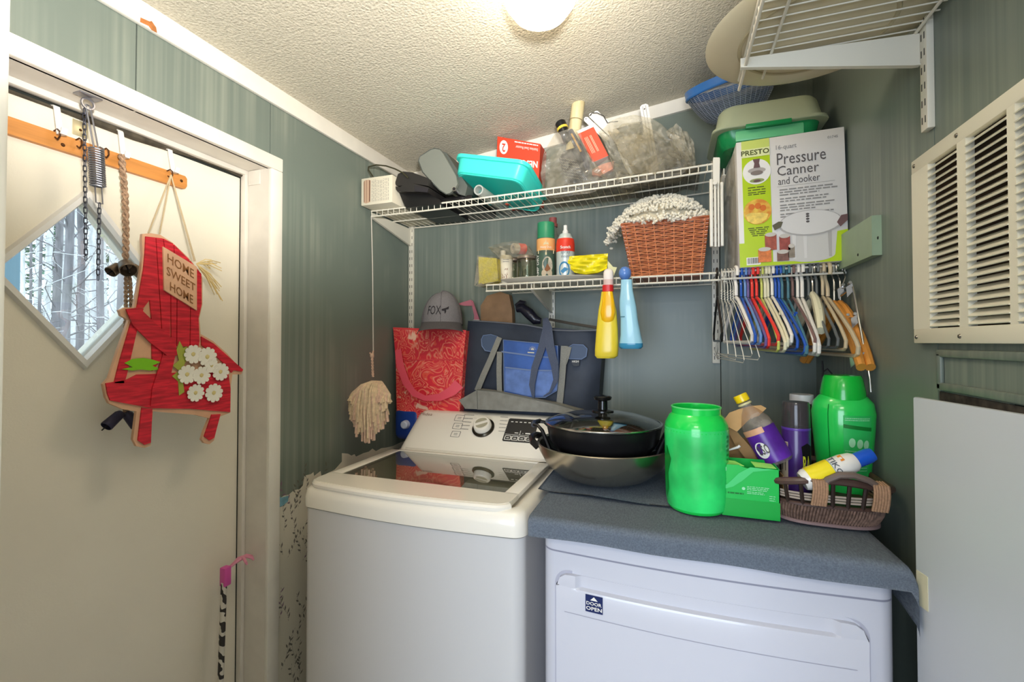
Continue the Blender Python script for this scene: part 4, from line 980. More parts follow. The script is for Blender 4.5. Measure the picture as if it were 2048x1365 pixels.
for k in range(9):
    a = PI * (k + .5) / 9; c_, s_ = math.cos(a), math.sin(a); n_ = 2.0
    patch(lambda s, t_: qz(s, t_), [(866 - c_ * 26 - s_ * n_, 632 - s_ * 26 + c_ * n_), (866 - c_ * 26 + s_ * n_, 632 - s_ * 26 - c_ * n_), (866 - c_ * 44, 632 - s_ * 44)], su)
patch(lambda s, t_: qz(s, t_), [(815, 652), (884, 656), (884, 668), (815, 664)], su)
part('sun_emblem', su, mat('cream_print', '#d8d2bc', .6), pc, world=True)
def strap(pts, w, dd, nm='strap', m=STR, sides=None): return part(nm, B().ribbon([C6(x, y, d) for (x, y), d in zip(pts, dd)], sides or (1, 0, .15), w, .002), m, t, world=True)
strap([(520, 500), (430, 720), (350, 900), (285, 1060)], .023, [.014, .03, .03, .02], sides=(1, 0, .4))
strap([(520, 650), (515, 850), (520, 1085)], .021, [.028, .03, .03])
strap([(1200, 590), (1190, 750), (1170, 1000), (1150, 1200)], .024, [.012, .02, .022, .015]); strap([(1160, 900), (1230, 700), (1255, 600)], .016, [.016, .016, .012], sides=(1, 0, .3))
DST = mat('slate_webbing', '#4e566a', .7, noise=(400, .12), bump=(400, .4))
sh = B().ribbon([C6(x, y, d) for x, y, d in ((1000, 300, .004), (1010, 400, .03), (960, 620, .04), (890, 820, .045), (860, 1000, .045), (880, 1180, .04))], (1, 0, .1), [.02, .026, .028, .026, .022, .004], .002)
sh.ribbon([C6(x, y, d) for x, y, d in ((1000, 300, .006), (1030, 400, .036), (1050, 600, .05), (1100, 800, .052), (1110, 950, .05), (1050, 1080, .046), (980, 1120, .045))], (1, 0, .15), [.02, .03, .034, .028, .018, .008, .003], .002)
part('shoulder_strap', sh, DST, t, world=True)
tg = part('tag', B().prism([C6(x, y, .008) for x, y in ((1278, 738), (1358, 738), (1358, 795), (1330, 803), (1300, 800), (1282, 780))], (0, .003, 0)), mat('dark_tag', '#3d4148', .6), t, world=True)
text(tg, 'HIGH', WHITE, quad(C6(1282, 742, .009), C6(1352, 742, .009), C6(1352, 764, .009), C6(1282, 764, .009)), .01, world=True)
# black strap bundle
t = thing('strap_bundle', 'glossy black rolled pouch lying on top of the cooler bag', 'pouch', C6(850, 330, -.03))
GB_ = mat('glossy_black_nylon', '#20202c', .25, bump=(40, .8))
part('roll', B().tube([C6(x, y, -.04) for x, y in ((700, 200), (760, 190), (830, 250), (900, 320), (960, 330))], [.014, .02, .022, .019, .010], 12), GB_, t, world=True)
part('roll_end', B().tube([C6(x, y, -.05) for x, y in ((690, 170), (740, 135), (790, 150))], [.008, .012, .012], 10), GB_, t, world=True)
# grey zipped case in front
t = thing('fabric_case', 'soft grey zippered case lying on the washer console edge', 'case', C6(600, 1250, .06))
CASE = mat('grey_soft_fabric', '#8b8a82', .8, noise=(30, .12), bump=(20, .5))
part('panel', B().prism([C6(x, y, .055) for x, y in ((92, 1160), (280, 1055), (290, 1255), (160, 1250))], (0, .05, 0)), CASE, t, world=True)
part('panel', B().prism([C6(x, y, .06) for x, y in ((285, 1052), (500, 1075), (820, 1140), (1100, 1200), (1380, 1280), (1300, 1300), (285, 1258))], (0, .055, 0)), CASE, t, world=True)
part('piping', B().tube([C6(x, y, .058) for x, y in ((285, 1052), (500, 1072), (820, 1138), (1100, 1198), (1375, 1278))], .0028, 6).tube([C6(x, y, .0615) for x, y in ((283, 1055), (290, 1255))], .001, 5), mat('dark_grey_piping', '#66665f', .7), t, world=True)

# ================================================================ UPPER SHELF, LEFT TO RIGHT
def zU(x): s = (x + 1.128) / 1.263; return 1.9235 + .027 * s - .032 * s * (1 - s)
CREAMC = mat('cream_carton', '#ddd6c2', .7)
t = thing('heater_carton', 'cream printed carton at the far left end of the upper shelf', 'box', (-1.06, 1.6, 1.925))
bx0, bx1, by0 = -1.130, -.990, 1.455
part('box', B().box(bx0, bx1, by0, 1.79, 1.925, 2.03, bev=.002), CREAMC, t, world=True)
q = quad((bx0, by0, 2.03), (bx1, by0, 2.03), (bx1, by0, 1.925), (bx0, by0, 1.925))
part('picture', patch(q, [(.09, .1), (.17, .06), (.30, .1), (.31, .88), (.26, .93), (.12, .92), (.08, .85)]), mat('heater_picture', '#c3a48c', .6), t, world=True)
q_ = lambda s, u: q(s, u) + Vector((0, -.0006, 0))
pp_ = B(); patch(q_, rect(.27, .30, .12, .9), pp_); patch(q_, rect(.10, .115, .12, .9), pp_); patch(q_, rect(.18, .19, .1, .92), pp_); part('picture_bars', pp_, mat('brown_print', '#6b4636', .6), t, world=True, stuff=True)
ln = B()
for k in range(11):
    x = .36 + k * .052; y = .1
    rr = random.Random(k)
    while y < .88: y2 = y + rr.uniform(.05, .15); patch(q_, rect(x, x + .012, y, min(y2, .9)), ln); y = y2 + .03
part('fine_print', ln, GREYINK, t, world=True, stuff=True)
c_ = [P(u, v, Y=1.47) for u, v in ((745, 352), (737, 340), (737, 334), (752, 330), (772, 332), (790, 338), (806, 346), (816, 356))]
t2 = thing('clipper_case', 'black moulded hard case with a cord on the upper shelf', 'case', (-.93, 1.6, 1.925))
part('cord', B().tube([c_[0] + Vector((0, .02, -.02))] + c_, .0028, 7), mat('olive_black_cord', '#3a3826', .5), t2, world=True)
def fl(pts, Y, d, nm, m, par, bev=0):
    return part(nm, B().prism([P(u, v, Y=Y) for u, v in pts], (0, d, 0)), m, par, world=True)
CASEB = mat('charcoal_moulded_plastic', '#2a2827', .45)
fl([(790, 366), (796, 348), (806, 343), (825, 345), (855, 356), (856, 372), (820, 366), (800, 372), (792, 371)], 1.475, .25, 'lid', CASEB, t2)
fl([(791, 373), (800, 374), (812, 366), (822, 366), (857, 375), (855, 385), (830, 384), (796, 383), (792, 379)], 1.470, .26, 'shell', CASEB, t2)
fl([(829, 371), (857, 377), (855, 385), (829, 383)], 1.466, .004, 'latch', mat('black_gloss', '#26242a', .25), t2)
fl([(798, 385), (855, 386), (880, 400), (880, 408), (812, 416)], 1.50, .25, 'base', BLACKP, t2)
t = thing('appliance_tray', 'flat black tray lying on the upper shelf behind the grey lid', 'tray', (-.8, 1.65, 1.925))
part('tray', B().box(-.96, -.70, 1.54, 1.79, 1.926, 1.95, bev=.006), BLACKP, t, world=True)
part('ribs', B().box(-.93, -.73, 1.56, 1.57, 1.95, 1.955).box(-.93, -.73, 1.60, 1.61, 1.95, 1.955).box(-.93, -.73, 1.64, 1.65, 1.95, 1.955), BLACKM, t, world=True)
# grey lid leaning
GLID = mat('grey_plastic_lid', '#7c8078', .45)
t = thing('storage_bin', 'grey plastic bin lid standing tilted between black case and turquoise tub', 'lid', P(890, 395, Y=1.5))
lp = [(838, 322), (841, 314), (862, 300), (870, 298), (880, 300), (886, 307), (912, 352), (915, 368), (911, 376), (900, 386), (893, 388), (880, 380), (862, 362), (846, 344)]
part('panel', B().prism([P(u, v, Y=1.505) for u, v in lp], (0, .012, 0)), GLID, t, world=True)
def shr(k): cx, cy = 877, 343; return [P(cx + (u - cx) * k, cy + (v - cy) * k, Y=1.517) for u, v in lp]
part('rim', B().prism(shr(1.0), (0, .02, 0)).tube([P(u, v, Y=1.515) for u, v in lp], .004, 6, True), mat('dark_grey_rim', '#5a5f5a', .5), t, world=True)
fl([(884, 302), (893, 306), (935, 372), (930, 392), (905, 385), (914, 370)], 1.53, .2, 'skirt', mat('dark_grey_rim', '#5a5f5a', .5), t)
t = thing('chrome_tube', 'short chrome tube on the upper shelf by the frosted tube', 'tube', P(920, 395, Y=1.5))
part('tube', B().cyl(P(908, 378, Y=1.49), P(950, 410, Y=1.70), .008, 14), CHROME, t, world=True)
part('tube_end', B().cyl(P(908, 378, Y=1.49) - Vector((0, .001, 0)), P(908, 378, Y=1.49), .006, 14), BLACKM, t, world=True)
# frosted tube
zt = 1.9235 + .019
t = thing('frosted_tube', 'frosted clear plastic tube lying front to back on the upper shelf', 'tube', (-.62, 1.6, 1.925))
a = P(957, 380, Y=1.485); e_ = Vector((a.x + .01, 1.79, zU(-.6) + .019)); d = (e_ - a).normalized(); M = Matrix.Translation(a) @ d.to_track_quat('Z', 'Y').to_matrix().to_4x4(); L = (e_ - a).length
part('tube', B().lathe([(.0135, .05), (.0135, 0), (.0185, 0), (.0185, L - .02), (.012, L), (0, L)], 24, M), mat('frosted_plastic', '#c9cfca', .4, trans=.35, sub=.2), t, world=True)
part('bore', B().lathe([(0, .03), (.0134, .03)], 20, M), mat('bore_grey_green', '#5f7f78', .6), t, world=True)
# turquoise tub
TEAL = mat('turquoise_plastic', '#45ded0', .3, coat=.2, sub=.05); TEALD = mat('deep_turquoise', '#1fb3a4', .35)
t = thing('storage_tub', 'turquoise plastic tub tilted on the upper shelf showing its underside', 'tub', P(1000, 400, Y=1.5))
FLc, FRc = P(908, 344, Y=1.50), P(1040, 360, Y=1.50); BRc = P(1082, 425, Y=1.74)
ex = (FRc - FLc); ey = (BRc - FRc); en = ex.cross(ey).normalized(); en = en if en.z > 0 else -en
H = .055
def tubloop(k, h, n=6, r=.13):
    o = []; 
    for cx, cy, a0 in ((1 - r, 1 - r, 0), (r, 1 - r, PI / 2), (r, r, PI), (1 - r, r, 1.5 * PI)):
        for i in range(n + 1):
            a = a0 + PI / 2 * i / n; s_, u_ = cx + r * math.cos(a), cy + r * math.sin(a)
            s_ = .5 + (s_ - .5) * k; u_ = .5 + (u_ - .5) * k; o.append(FLc + ex * s_ + ey * u_ + en * h)
    return o
tb = B(); Ls = [[tb.bm.verts.new(p) for p in tubloop(k, h)] for k, h in ((.94, 0), (1.0, .004), (1.05, H), (1.11, H), (1.12, H + .002), (1.12, H + .013), (1.10, H + .014), (1.04, H + .012), (.98, .006))]
for a, c in zip(Ls, Ls[1:]):
    for i in range(len(a)): tb.bm.faces.new((a[i], a[(i + 1) % len(a)], c[(i + 1) % len(a)], c[i]))
tb.bm.faces.new(Ls[0]); tb.bm.faces.new(Ls[-1]); part('body', tb, TEAL, t, world=True, sharp=45)
part('base_rim', B().tube(tubloop(.96, -.001), .0018, 6, True), TEAL, t, world=True)
tb = B(); a = [tb.bm.verts.new(p) for p in tubloop(.9, -.0012)]; tb.bm.faces.new(a); part('base_panel', tb, TEALD, t, world=True)
# red carton
ORR = mat('orange_red_carton', '#d9482c', .5)
t = thing('red_carton', 'orange red carton with upside-down white lettering behind the turquoise tub', 'box', P(1035, 350, Y=1.66))
TLr, TRr = P(995, 273, Y=1.70), P(1081, 288, Y=1.70); ux = (TRr - TLr); dz_ = Vector((-.035, 0, -.16)); zb = 1.945
BLr = TLr + Vector((-.012, 0, zb - TLr.z + .005)); BRr = TRr + Vector((-.012, 0, zb - TRr.z + .003))
part('box', B().prism([TLr, TRr, BRr, BLr], (0, .09, 0)), ORR, t, world=True)
h_ = (TLr.z - BLr.z); q0 = quad(TLr, TRr, TRr.lerp(BRr, .9), TLr.lerp(BLr, .9)); fl_ = lambda s, u: q0(1 - s, 1 - u)
text(t, 'NESCO', WHITE, sub(fl_, .04, .52, .34, .47), .03, world=True)
text(t, 'Stainless Steel Roaster', WHITE, sub(fl_, .05, .56, .10, .15), world=True); lb_ = lines(lambda s, u: fl_(s, u), [(.05, .6, .03)], h=.02); part('fine_print', lb_, WHITE, t, world=True, stuff=True)
part('badge', patch(q0, ell(.16, .84, .10, .115)), WHITE, t, world=True)
text(t, '2', RED, (lambda s, u: sub(fl_, .80, .88, .10, .24)(s, u) + Vector((0, -.0006, 0))), .02, world=True)
# ---- open clear bag of oddments
t = thing('open_plastic_bag', 'open clear plastic bag of brushes and oddments on the upper shelf', 'bag', P(1170, 400, Y=1.6))
def zfl(x): return zU(x) + .002
def bag_surface(outl, Yf, Yb, bulge, seed, nu=36, nv=16, cut=None):
    """pouch whose silhouette follows outl (front view polygon in pixels at Yf); front, bottom and back sheets"""
    rr = random.Random(seed); ph = [rr.uniform(0, 6) for _ in range(6)]
    top, bot = outl
    def lerpl(L, s):
        k = s * (len(L) - 1); i = min(int(k), len(L) - 2); f = k - i; return (L[i][0] + (L[i + 1][0] - L[i][0]) * f, L[i][1] + (L[i + 1][1] - L[i][1]) * f)
    def f(i, j, side):
        a, c = lerpl(top, i), lerpl(bot, i); u, v = a[0] + (c[0] - a[0]) * j, a[1] + (c[1] - a[1]) * j
        p = P(u, v, Y=Yf); d = math.sin(PI * i) ** .6 * (math.sin(PI * min(1, j * .9 + .1)) ** .5)
        wr = .006 * math.sin(13 * i + 9 * j + ph[0]) + .004 * math.sin(31 * i - 12 * j + ph[1]) + .003 * math.sin(47 * j + 20 * i + ph[2])
        if side: return Vector((p.x, Yf + (Yb - Yf) * d + wr, p.z))
        return Vector((p.x, Yf - bulge * d + wr, p.z))
    b = B(); b.grid(lambda i, j: f(i, j, 0), nu, nv); b.grid(lambda i, j: f(i, j, 1), nu, nv); return b
part('film', bag_surface(([(1082, 330), (1090, 300), (1110, 272), (1140, 258), (1160, 262), (1172, 300), (1185, 345), (1215, 320), (1250, 335), (1275, 372)], [(1084, 385), (1100, 396), (1140, 392), (1180, 385), (1200, 380), (1225, 377), (1245, 375), (1262, 373), (1270, 372), (1278, 372)]), 1.53, 1.76, .01, 3), FILM, t, world=True, stuff=True)
part('film_base', B().grid(lambda i, j: Vector((-.44 + .32 * i, 1.54 + .24 * j, zfl(-.44 + .32 * i) + .006 + .008 * math.sin(14 * i + 3 * j) * math.sin(11 * j + 5))), 20, 14), film('crumpled_film', '#b8b0a4', .4), t, world=True, stuff=True)
BR = mat('black_bristles', '#1e1d1f', .4)
def px(u, v, Y): return P(u, v, Y=Y)
tb = thing('hair_brush', 'black brush with silver flecked bristles inside the open plastic bag', 'brush', px(1150, 372, 1.60))
part('pad', B().prism([px(u, v, 1.60) for u, v in ((1118, 318), (1128, 302), (1148, 296), (1168, 312), (1176, 335), (1172, 352), (1150, 360), (1138, 360), (1126, 342))], (0, .03, 0)), BR, tb, world=True)
bs = B(); rr = random.Random(2)
for r_ in range(7):
    for k in range(9):
        u = 1120 + k * 5.2 + r_ * 1.5; v = 316 + r_ * 6 + k * 1.0
        if u < 1172: bs.tube([px(u, v, 1.597), px(u + 4.5, v + 2.5, 1.592)], .0011, 4)
part('bristles', bs, mat('silver_bristle', '#b9b9b4', .3, .5), tb, world=True, stuff=True)
part('handle', B().tube([px(1150, 300, 1.58), px(1160, 318, 1.575), px(1172, 352, 1.57)], [.014, .012, .009], 10), BR, tb, world=True)
part('handle_tip', B().tube([px(1168, 346, 1.565), px(1176, 342, 1.565)], .003, 6), CHROME, tb, world=True)
tb = thing('screwdriver', 'dark blue and yellow handled tool poking out of the open bag', 'tool', px(1165, 340, 1.57))
part('grip', B().tube([px(1141, 262, 1.60), px(1155, 290, 1.59), px(1172, 330, 1.575), px(1176, 345, 1.57)], [.010, .013, .014, .008], 10), mat('ink_blue_rubber', '#23263c', .5), tb, world=True)
part('stripe', B().tube([px(1143, 268, 1.585), px(1152, 285, 1.577), px(1162, 304, 1.570)], .0035, 6), mat('ochre_stripe', '#c99a3c', .5), tb, world=True)
tb = thing('flashlight', 'small black flashlight with a yellow ring leaning in the open bag', 'flashlight', px(1135, 290, 1.62))
a, c = px(1122, 250, 1.62), px(1136, 285, 1.62); d = (a - c).normalized(); M = Matrix.Translation(c) @ d.to_track_quat('Z', 'Y').to_matrix().to_4x4(); L = (a - c).length
part('barrel', B().lathe([(0, 0), (.015, 0), (.016, L * .55), (.019, L * .7), (.0195, L + .008), (.016, L + .012), (.014, L + .006), (0, L + .004)], 20, M), BLACKP, tb, world=True)
part('ring', B().lathe([(.0195, L * .72), (.0208, L * .73), (.0208, L * .84), (.0195, L * .85)], 20, M), mat('yellow_ring', '#dcc34a', .4), tb, world=True)
tb = thing('bamboo_tube', 'pale bamboo tube standing upright out of the open bag', 'tube', px(1146, 290, 1.64))
a, c = px(1157, 203, 1.64), px(1146, 285, 1.64); d = (a - c).normalized(); M = Matrix.Translation(c) @ d.to_track_quat('Z', 'Y').to_matrix().to_4x4(); L = (a - c).length
part('tube', B().lathe([(.023, -.05), (.0235, 0), (.0225, L * .55), (.0235, L * .56), (.024, L), (.020, L), (.019, L - .06), (0, L - .062)], 24, M), mat('pale_bamboo', '#d8cba0', .6, noise=(60, .08, (1, 1, .1)), dark='#c4b283'), tb, world=True)
part('joint_line', B().lathe([(.0236, L * .52), (.0238, L * .53), (.0236, L * .54)], 24, M), mat('dark_joint', '#8b7850', .7), tb, world=True)
tb = thing('orange_box', 'small orange and white box standing tilted in the open bag', 'box', px(1195, 330, 1.60))
bq = [px(1156, 268, 1.575), px(1187, 254, 1.575), px(1211, 300, 1.575), (0, 0, 0)]; w0 = bq[1] - bq[0]; hh = bq[2] - bq[1]; bq[3] = bq[0] + hh * 1.25; bq[2] = bq[1] + hh * 1.25
part('box', B().prism([bq[0] - hh * .12, bq[1] - hh * .12, bq[2], bq[3]], (0, .05, 0)), WHITE, tb, world=True)
q = quad(*bq); part('panel', patch(q, rect(0, 1, 0, 1)), ORR, tb, world=True)
q9 = lambda s, u: q(s, u) + Vector((0, -.0006, 0)); l9 = B()
for x in (.22, .3, .38, .55, .62): patch(q9, rect(x, x + .03, .25, .8), l9)
part('fine_print', l9, mat('peach_print', '#eeb49a', .6), tb, world=True, stuff=True)
tb = thing('plastic_strips', 'bunch of flat white plastic strips with round ends in the open bag', 'strips', px(1210, 290, 1.66))
for k, (u, v) in enumerate(((1172, 238), (1182, 230), (1192, 226))):
    a, c = px(u, v, 1.65 + k * .006), px(u + 44, v + 42, 1.65 + k * .006); 
    h = B(); d = (c - a).normalized(); n_ = Vector((-d.z, 0, d.x)) * .009
    pts = [a + n_, a - d * .006 + n_ * .5, a - d * .008, a - d * .006 - n_ * .5, a - n_, c - n_, c + n_]
    o = part('strip', h.prism(pts, (0, .003, 0)), WHITEP, tb, world=True)
    part('hole', B().lathe([(0, 0), (.0022, 0)], 10, Matrix.Translation(a + Vector((0, -.0005, 0))) @ Matrix.Rotation(PI / 2, 4, 'X')), INK, o, world=True)
part('wire', B().tube([px(u, v, 1.645) for u, v in ((1179, 232), (1184, 226), (1195, 226), (1207, 232), (1215, 246), (1222, 244), (1236, 243))], .0016, 5), BLACKM, tb, world=True)
tb = thing('pink_packet', 'crumpled salmon pink packet low in the open bag', 'packet', px(1205, 345, 1.59))
part('packet', B().prism([px(u, v, 1.585) for u, v in ((1184, 340), (1205, 328), (1228, 322), (1226, 338), (1200, 352), (1184, 350))], (0, .02, 0)), mat('salmon_paper', '#d78a74', .5, noise=(50, .25), bump=(60, .8)), tb, world=True)
# ---- big clear bag
t = thing('knotted_plastic_bag', 'large cloudy plastic bag with white slats inside near the standard', 'bag', px(1300, 385, 1.60))
part('film', bag_surface(([(1195, 262), (1215, 250), (1240, 238), (1270, 232), (1300, 236), (1330, 256), (1355, 275), (1378, 295), (1386, 318)], [(1210, 290), (1240, 378), (1262, 372), (1285, 367), (1300, 365), (1318, 361), (1340, 356), (1362, 350), (1384, 335)]), 1.54, 1.78, .014, 8), film('cloudy_film', '#dcd8ca', .26), t, world=True, stuff=True)
part('film_folds', bag_surface(([(1215, 262), (1245, 250), (1280, 246), (1310, 262), (1340, 285), (1370, 312)], [(1262, 340), (1275, 350), (1290, 340), (1310, 352), (1330, 340), (1352, 330)]), 1.52, 1.60, .01, 21), FILM, t, world=True, stuff=True)
part('film_base', B().grid(lambda i, j: Vector((-.13 + .22 * i, 1.54 + .24 * j, zfl(-.13 + .22 * i) + .006 + .006 * math.sin(14 * i + 3 * j))), 14, 12), film('crumpled_film', '#b8b0a4', .4), t, world=True, stuff=True)
tb = thing('plastic_strip', 'single tall white plastic slat rising out of the knotted bag', 'slat', px(1300, 350, 1.62))
a, c = px(1288, 212, 1.62), px(1310, 345, 1.62); d = (c - a).normalized(); n_ = Vector((-d.z, 0, d.x)).normalized() * .014
sl = part('slat', B().prism([a + n_, a - d * .006 + n_ * .5, a - d * .006 - n_ * .5, a - n_, c - n_, c + n_], (0, .006, 0)), WHITEP, tb, world=True)
part('hole', B().lathe([(0, 0), (.0028, 0)], 10, Matrix.Translation(px(1289, 218, 1.619)) @ Matrix.Rotation(PI / 2, 4, 'X')), INK, sl, world=True)
for k in (-.35, .35): part('groove', B().prism([a + n_ * (k + .05), a + n_ * (k - .05), c + n_ * (k - .05), c + n_ * (k + .05)], (0, -.0006, 0)), GREYINK, sl, world=True)
tb = thing('folded_paper', 'pale folded papers showing through the knotted plastic bag', 'paper', px(1270, 350, 1.66))
part('sheet', B().prism([px(u, v, 1.65) for u, v in ((1228, 278), (1268, 268), (1290, 272), (1305, 345), (1262, 358), (1248, 330))], (0, .03, 0)), mat('pale_paper', '#cfcbb8', .7, bump=(30, .5)), tb, world=True)
tb = thing('cellophane_packet', 'crinkled shiny cellophane packet at the right end of the upper shelf', 'packet', px(1365, 340, 1.68))
part('film', bag_surface(([(1332, 262), (1352, 250), (1370, 262), (1388, 285)], [(1345, 300), (1358, 345), (1372, 345), (1392, 340)]), 1.66, 1.74, .01, 31, 20, 10), film('sparkly_cellophane', '#ddd8c8', .5, .08), tb, world=True, stuff=True)

# ================================================================ LOWER SHELF, LEFT TO RIGHT
ZL = 1.6095
t = thing('serving_tray', 'long oval off-white tray under the bottles on the lower shelf', 'tray', (-.43, 1.655, ZL))
part('tray', B().lathe([(0, 0), (.7, 0), (.8, .002), (.98, .018), (1.0, .020), (.99, .0215), (.78, .006), (0, .004)], 48, Matrix.Diagonal((.235, .125, 1, 1))), mat('off_white_melamine', '#d5cfc0', .35), t)
ZT = ZL + .005
t = thing('sponge_pack', 'yellow sponges in clear wrap at the left end of the lower shelf', 'sponges', px(975, 560, 1.545))
sp = [px(957, 514, 1.545), px(993, 517, 1.545), px(996, 562, 1.545), px(957, 570, 1.545)]
SPG = mat('yellow_sponge', '#e2d23a', .95, bump=(200, .9), noise=(120, .12))
part('sponge', B().prism(sp, (0, .03, 0)), SPG, t, world=True); part('sponge', B().prism([p + Vector((0, .032, 0)) for p in sp], (0, .03, 0)), SPG, t, world=True)
c0_ = sum(sp, Vector()) / 4
part('wrap', B().prism([c0_ + (p - c0_) * 1.10 + Vector((0, -.004, 0)) for p in sp], (0, .07, 0)), FILM2, t, world=True)
part('wrap_end', B().prism([px(u, v, 1.54) for u, v in ((955, 512), (958, 560), (950, 572), (962, 566), (972, 572), (960, 574), (948, 572))], (0, .002, 0)), FILM, t, world=True)
def cylthing(nm, lab, cat, u, vb, vt, wpx, Y, prof, m, base=None, loc_z=None):
    """prof in (r fraction, height fraction) of the pixel sized body"""
    p0 = P(u, vb, Y=Y); p1 = P(u, vt, Y=Y); r = (P(u + wpx / 2, vb, Y=Y) - P(u - wpx / 2, vb, Y=Y)).length / 2 * .97; zb = loc_z if loc_z is not None else p0.z; Hh = p1.z - zb
    t = thing(nm, lab, cat, (p0.x, Y, zb)); b = B().lathe([(r * a, Hh * c) for a, c in prof], 32); o = part('body', b, m, t)
    return t, r, Hh, face_a(p0.x, Y), o
t, r, Hh, fa, o = cylthing('bottle', 'small white-capped bottle with brown leaf label beside the glass jars', 'bottle', 1012, 560, 512, 26, 1.60, [(0, 0), (.95, 0), (1, .03), (1, .92), (.8, 1), (0, 1)], mat('cream_bottle', '#e8e0cc', .4), loc_z=ZT)
part('cap', B().lathe([(0, 0), (.010, 0), (.010, .018), (.009, .020), (0, .020)], 20, Matrix.Translation((-.012, 0, Hh))), WHITEP, t)
lbk = B(); rr = random.Random(9)
for k in range(16):
    s_, u_ = rr.uniform(.2, .8), rr.uniform(.12, .55); a = rr.uniform(0, 3); L = rr.uniform(.05, .12)
    patch(cylq(r, 0, Hh, fa - .9, fa + .9), [(s_, u_), (s_ + L * math.cos(a) + .03, u_ + L * math.sin(a) * .5), (s_ + 1.6 * L * math.cos(a), u_ + L * math.sin(a)), (s_ + L * math.cos(a) - .03, u_ + L * .6 * math.sin(a))], lbk)
part('leaf_print', lbk, mat('brown_leaf_print', '#8a5a38', .7), t, stuff=True)
part('print', lines(cylq(r, 0, Hh, fa - .8, fa + .8), [(.2, .8, .75), (.25, .75, .82)], h=.02), GREYINK, t, stuff=True)
jp = [(.0, .02), (.9, .0), (1, .04), (1, .78), (.86, .88), (.86, .93)]
METL = mat('jar_lid_metal', '#b9a89c', .35, .6)
def jar(u, lab, Y, wpx, vt):
    t, r, Hh, fa, o = cylthing('mason_jar', lab, 'jar', u, 560, vt, wpx, Y, jp, JARG, loc_z=ZT)
    part('lid', B().lathe([(0, Hh * 1.0), (r * .88, Hh * 1.0), (r * .93, Hh * .985), (r * .93, Hh * .90), (r * .88, Hh * .895)], 32), METL, t)
    part('embossing', B().wrap(r, Hh * .25, Hh * .6, fa - .5, fa + .5, 10, .0012), JARG, t)
    return t
jar(1026, 'clear glass jar half hidden behind the leaf label bottle', 1.655, 36, 518); jar(1053, 'clear quilted glass mason jar in front of the green spray can', 1.60, 40, 513)
t = thing('tape_rolls', 'red and clear tape rolls in a clear bag lying on the jars', 'tape', px(1035, 512, 1.61))
a, c = px(1026, 497, 1.575), px(1052, 499, 1.62); d = (c - a).normalized(); M = Matrix.Translation(a) @ d.to_track_quat('Z', 'Y').to_matrix().to_4x4()
part('clear_roll', B().lathe([(.010, .0), (.019, 0), (.0195, .002), (.0195, .02), (.010, .02), (.010, 0)], 28, M), mat('milky_plastic', '#d9cfc4', .35, trans=.2), t, world=True)
part('red_roll', B().lathe([(.010, .021), (.020, .021), (.020, .05), (.012, .052), (.010, .05), (.010, .021)], 28, M), mat('orange_red_tape', '#e85340', .4), t, world=True)
part('bag', bag_surface(([(978, 496), (990, 490), (1005, 486), (1030, 484), (1052, 488), (1064, 502)], [(984, 504), (998, 516), (1015, 518), (1030, 514), (1050, 514), (1068, 512)]), 1.56, 1.64, .01, 5, 24, 8), FILM, t, world=True, stuff=True)
# green aerosol
t, r, Hh, fa, o = cylthing('spray_can', 'tall spray can with green cap and peach top on the lower shelf', 'spray can', 1092, 557, 447, 37, 1.60, [(0, 0), (.97, 0), (1, .01), (1, .72), (.97, .735), (.0, .735)], mat('dark_green_can', '#4a6152', .35), loc_z=ZT)
part('cap', B().lathe([(0, Hh * .725), (r * .93, Hh * .725), (r * .92, Hh * .99), (r * .88, Hh), (0, Hh)], 32), mat('bottle_green_cap', '#2f8a62', .35), t)
part('peach_band', B().wrap(r, Hh * .52, Hh * .72, fa - 1.6, fa + 1.6, 28, .0004), mat('peach_can_print', '#e8ab6a', .5), t)
F = cylq(r, 0, Hh, fa - .95, fa + .95, .0012); part('cream_scroll', patch(F, [(0, .47), (.5, .44), (1, .47), (1, .54), (.5, .52), (0, .54)]), mat('cream_scroll_print', '#d8caa0', .6), t)
text(t, 'Heavy Duty', WHITE, cylq(r, Hh * .545, Hh * .59, fa - .6, fa + .6, .0014)); text(t, 'Water Repellent', INK, cylq(r, Hh * .475, Hh * .515, fa - .75, fa + .75, .0016))
F2 = cylq(r, 0, Hh, fa - 1.2, fa + 1.2, .0012); vt = lambda s, u: cylq(r, Hh * .02, Hh * .46, fa - 1.22, fa - .82, .0014)(1 - u, s)
text(t, 'CAMP DRY', WHITE, vt, .02)
part('picture', patch(F, ell(.58, .27, .30, .145)), mat('tent_picture', '#b9b09c', .6, noise=(60, .3)), t); part('picture_frame', patch(lambda s, u: cylq(r, 0, Hh, fa - .95, fa + .95, .0016)(s, u), [(.42, .2), (.58, .3), (.75, .22), (.7, .17), (.5, .17)]), mat('brown_leaf_print', '#8a5a38', .7), t)
cc_ = lambda s, u: cylq(r, 0, Hh, fa - .95, fa + .95, .0018)(s, u)
part('badge', patch(cc_, ell(.38, .14, .13, .055)), mat('tan_badge', '#c3b49a', .6), t); part('badge', patch(cc_, ell(.72, .14, .13, .055)), mat('tan_badge', '#c3b49a', .6), t)
part('print', lines(F, [(.2, .95, .06), (.2, .95, .035)], h=.006), WHITE, t, stuff=True)
em = B(); patch(F, [(.35, .61), (.42, .66), (.46, .63), (.5, .69), (.54, .63), (.6, .66), (.66, .61)], em); part('emblem', em, mat('cream_scroll_print', '#d8caa0', .6), t)
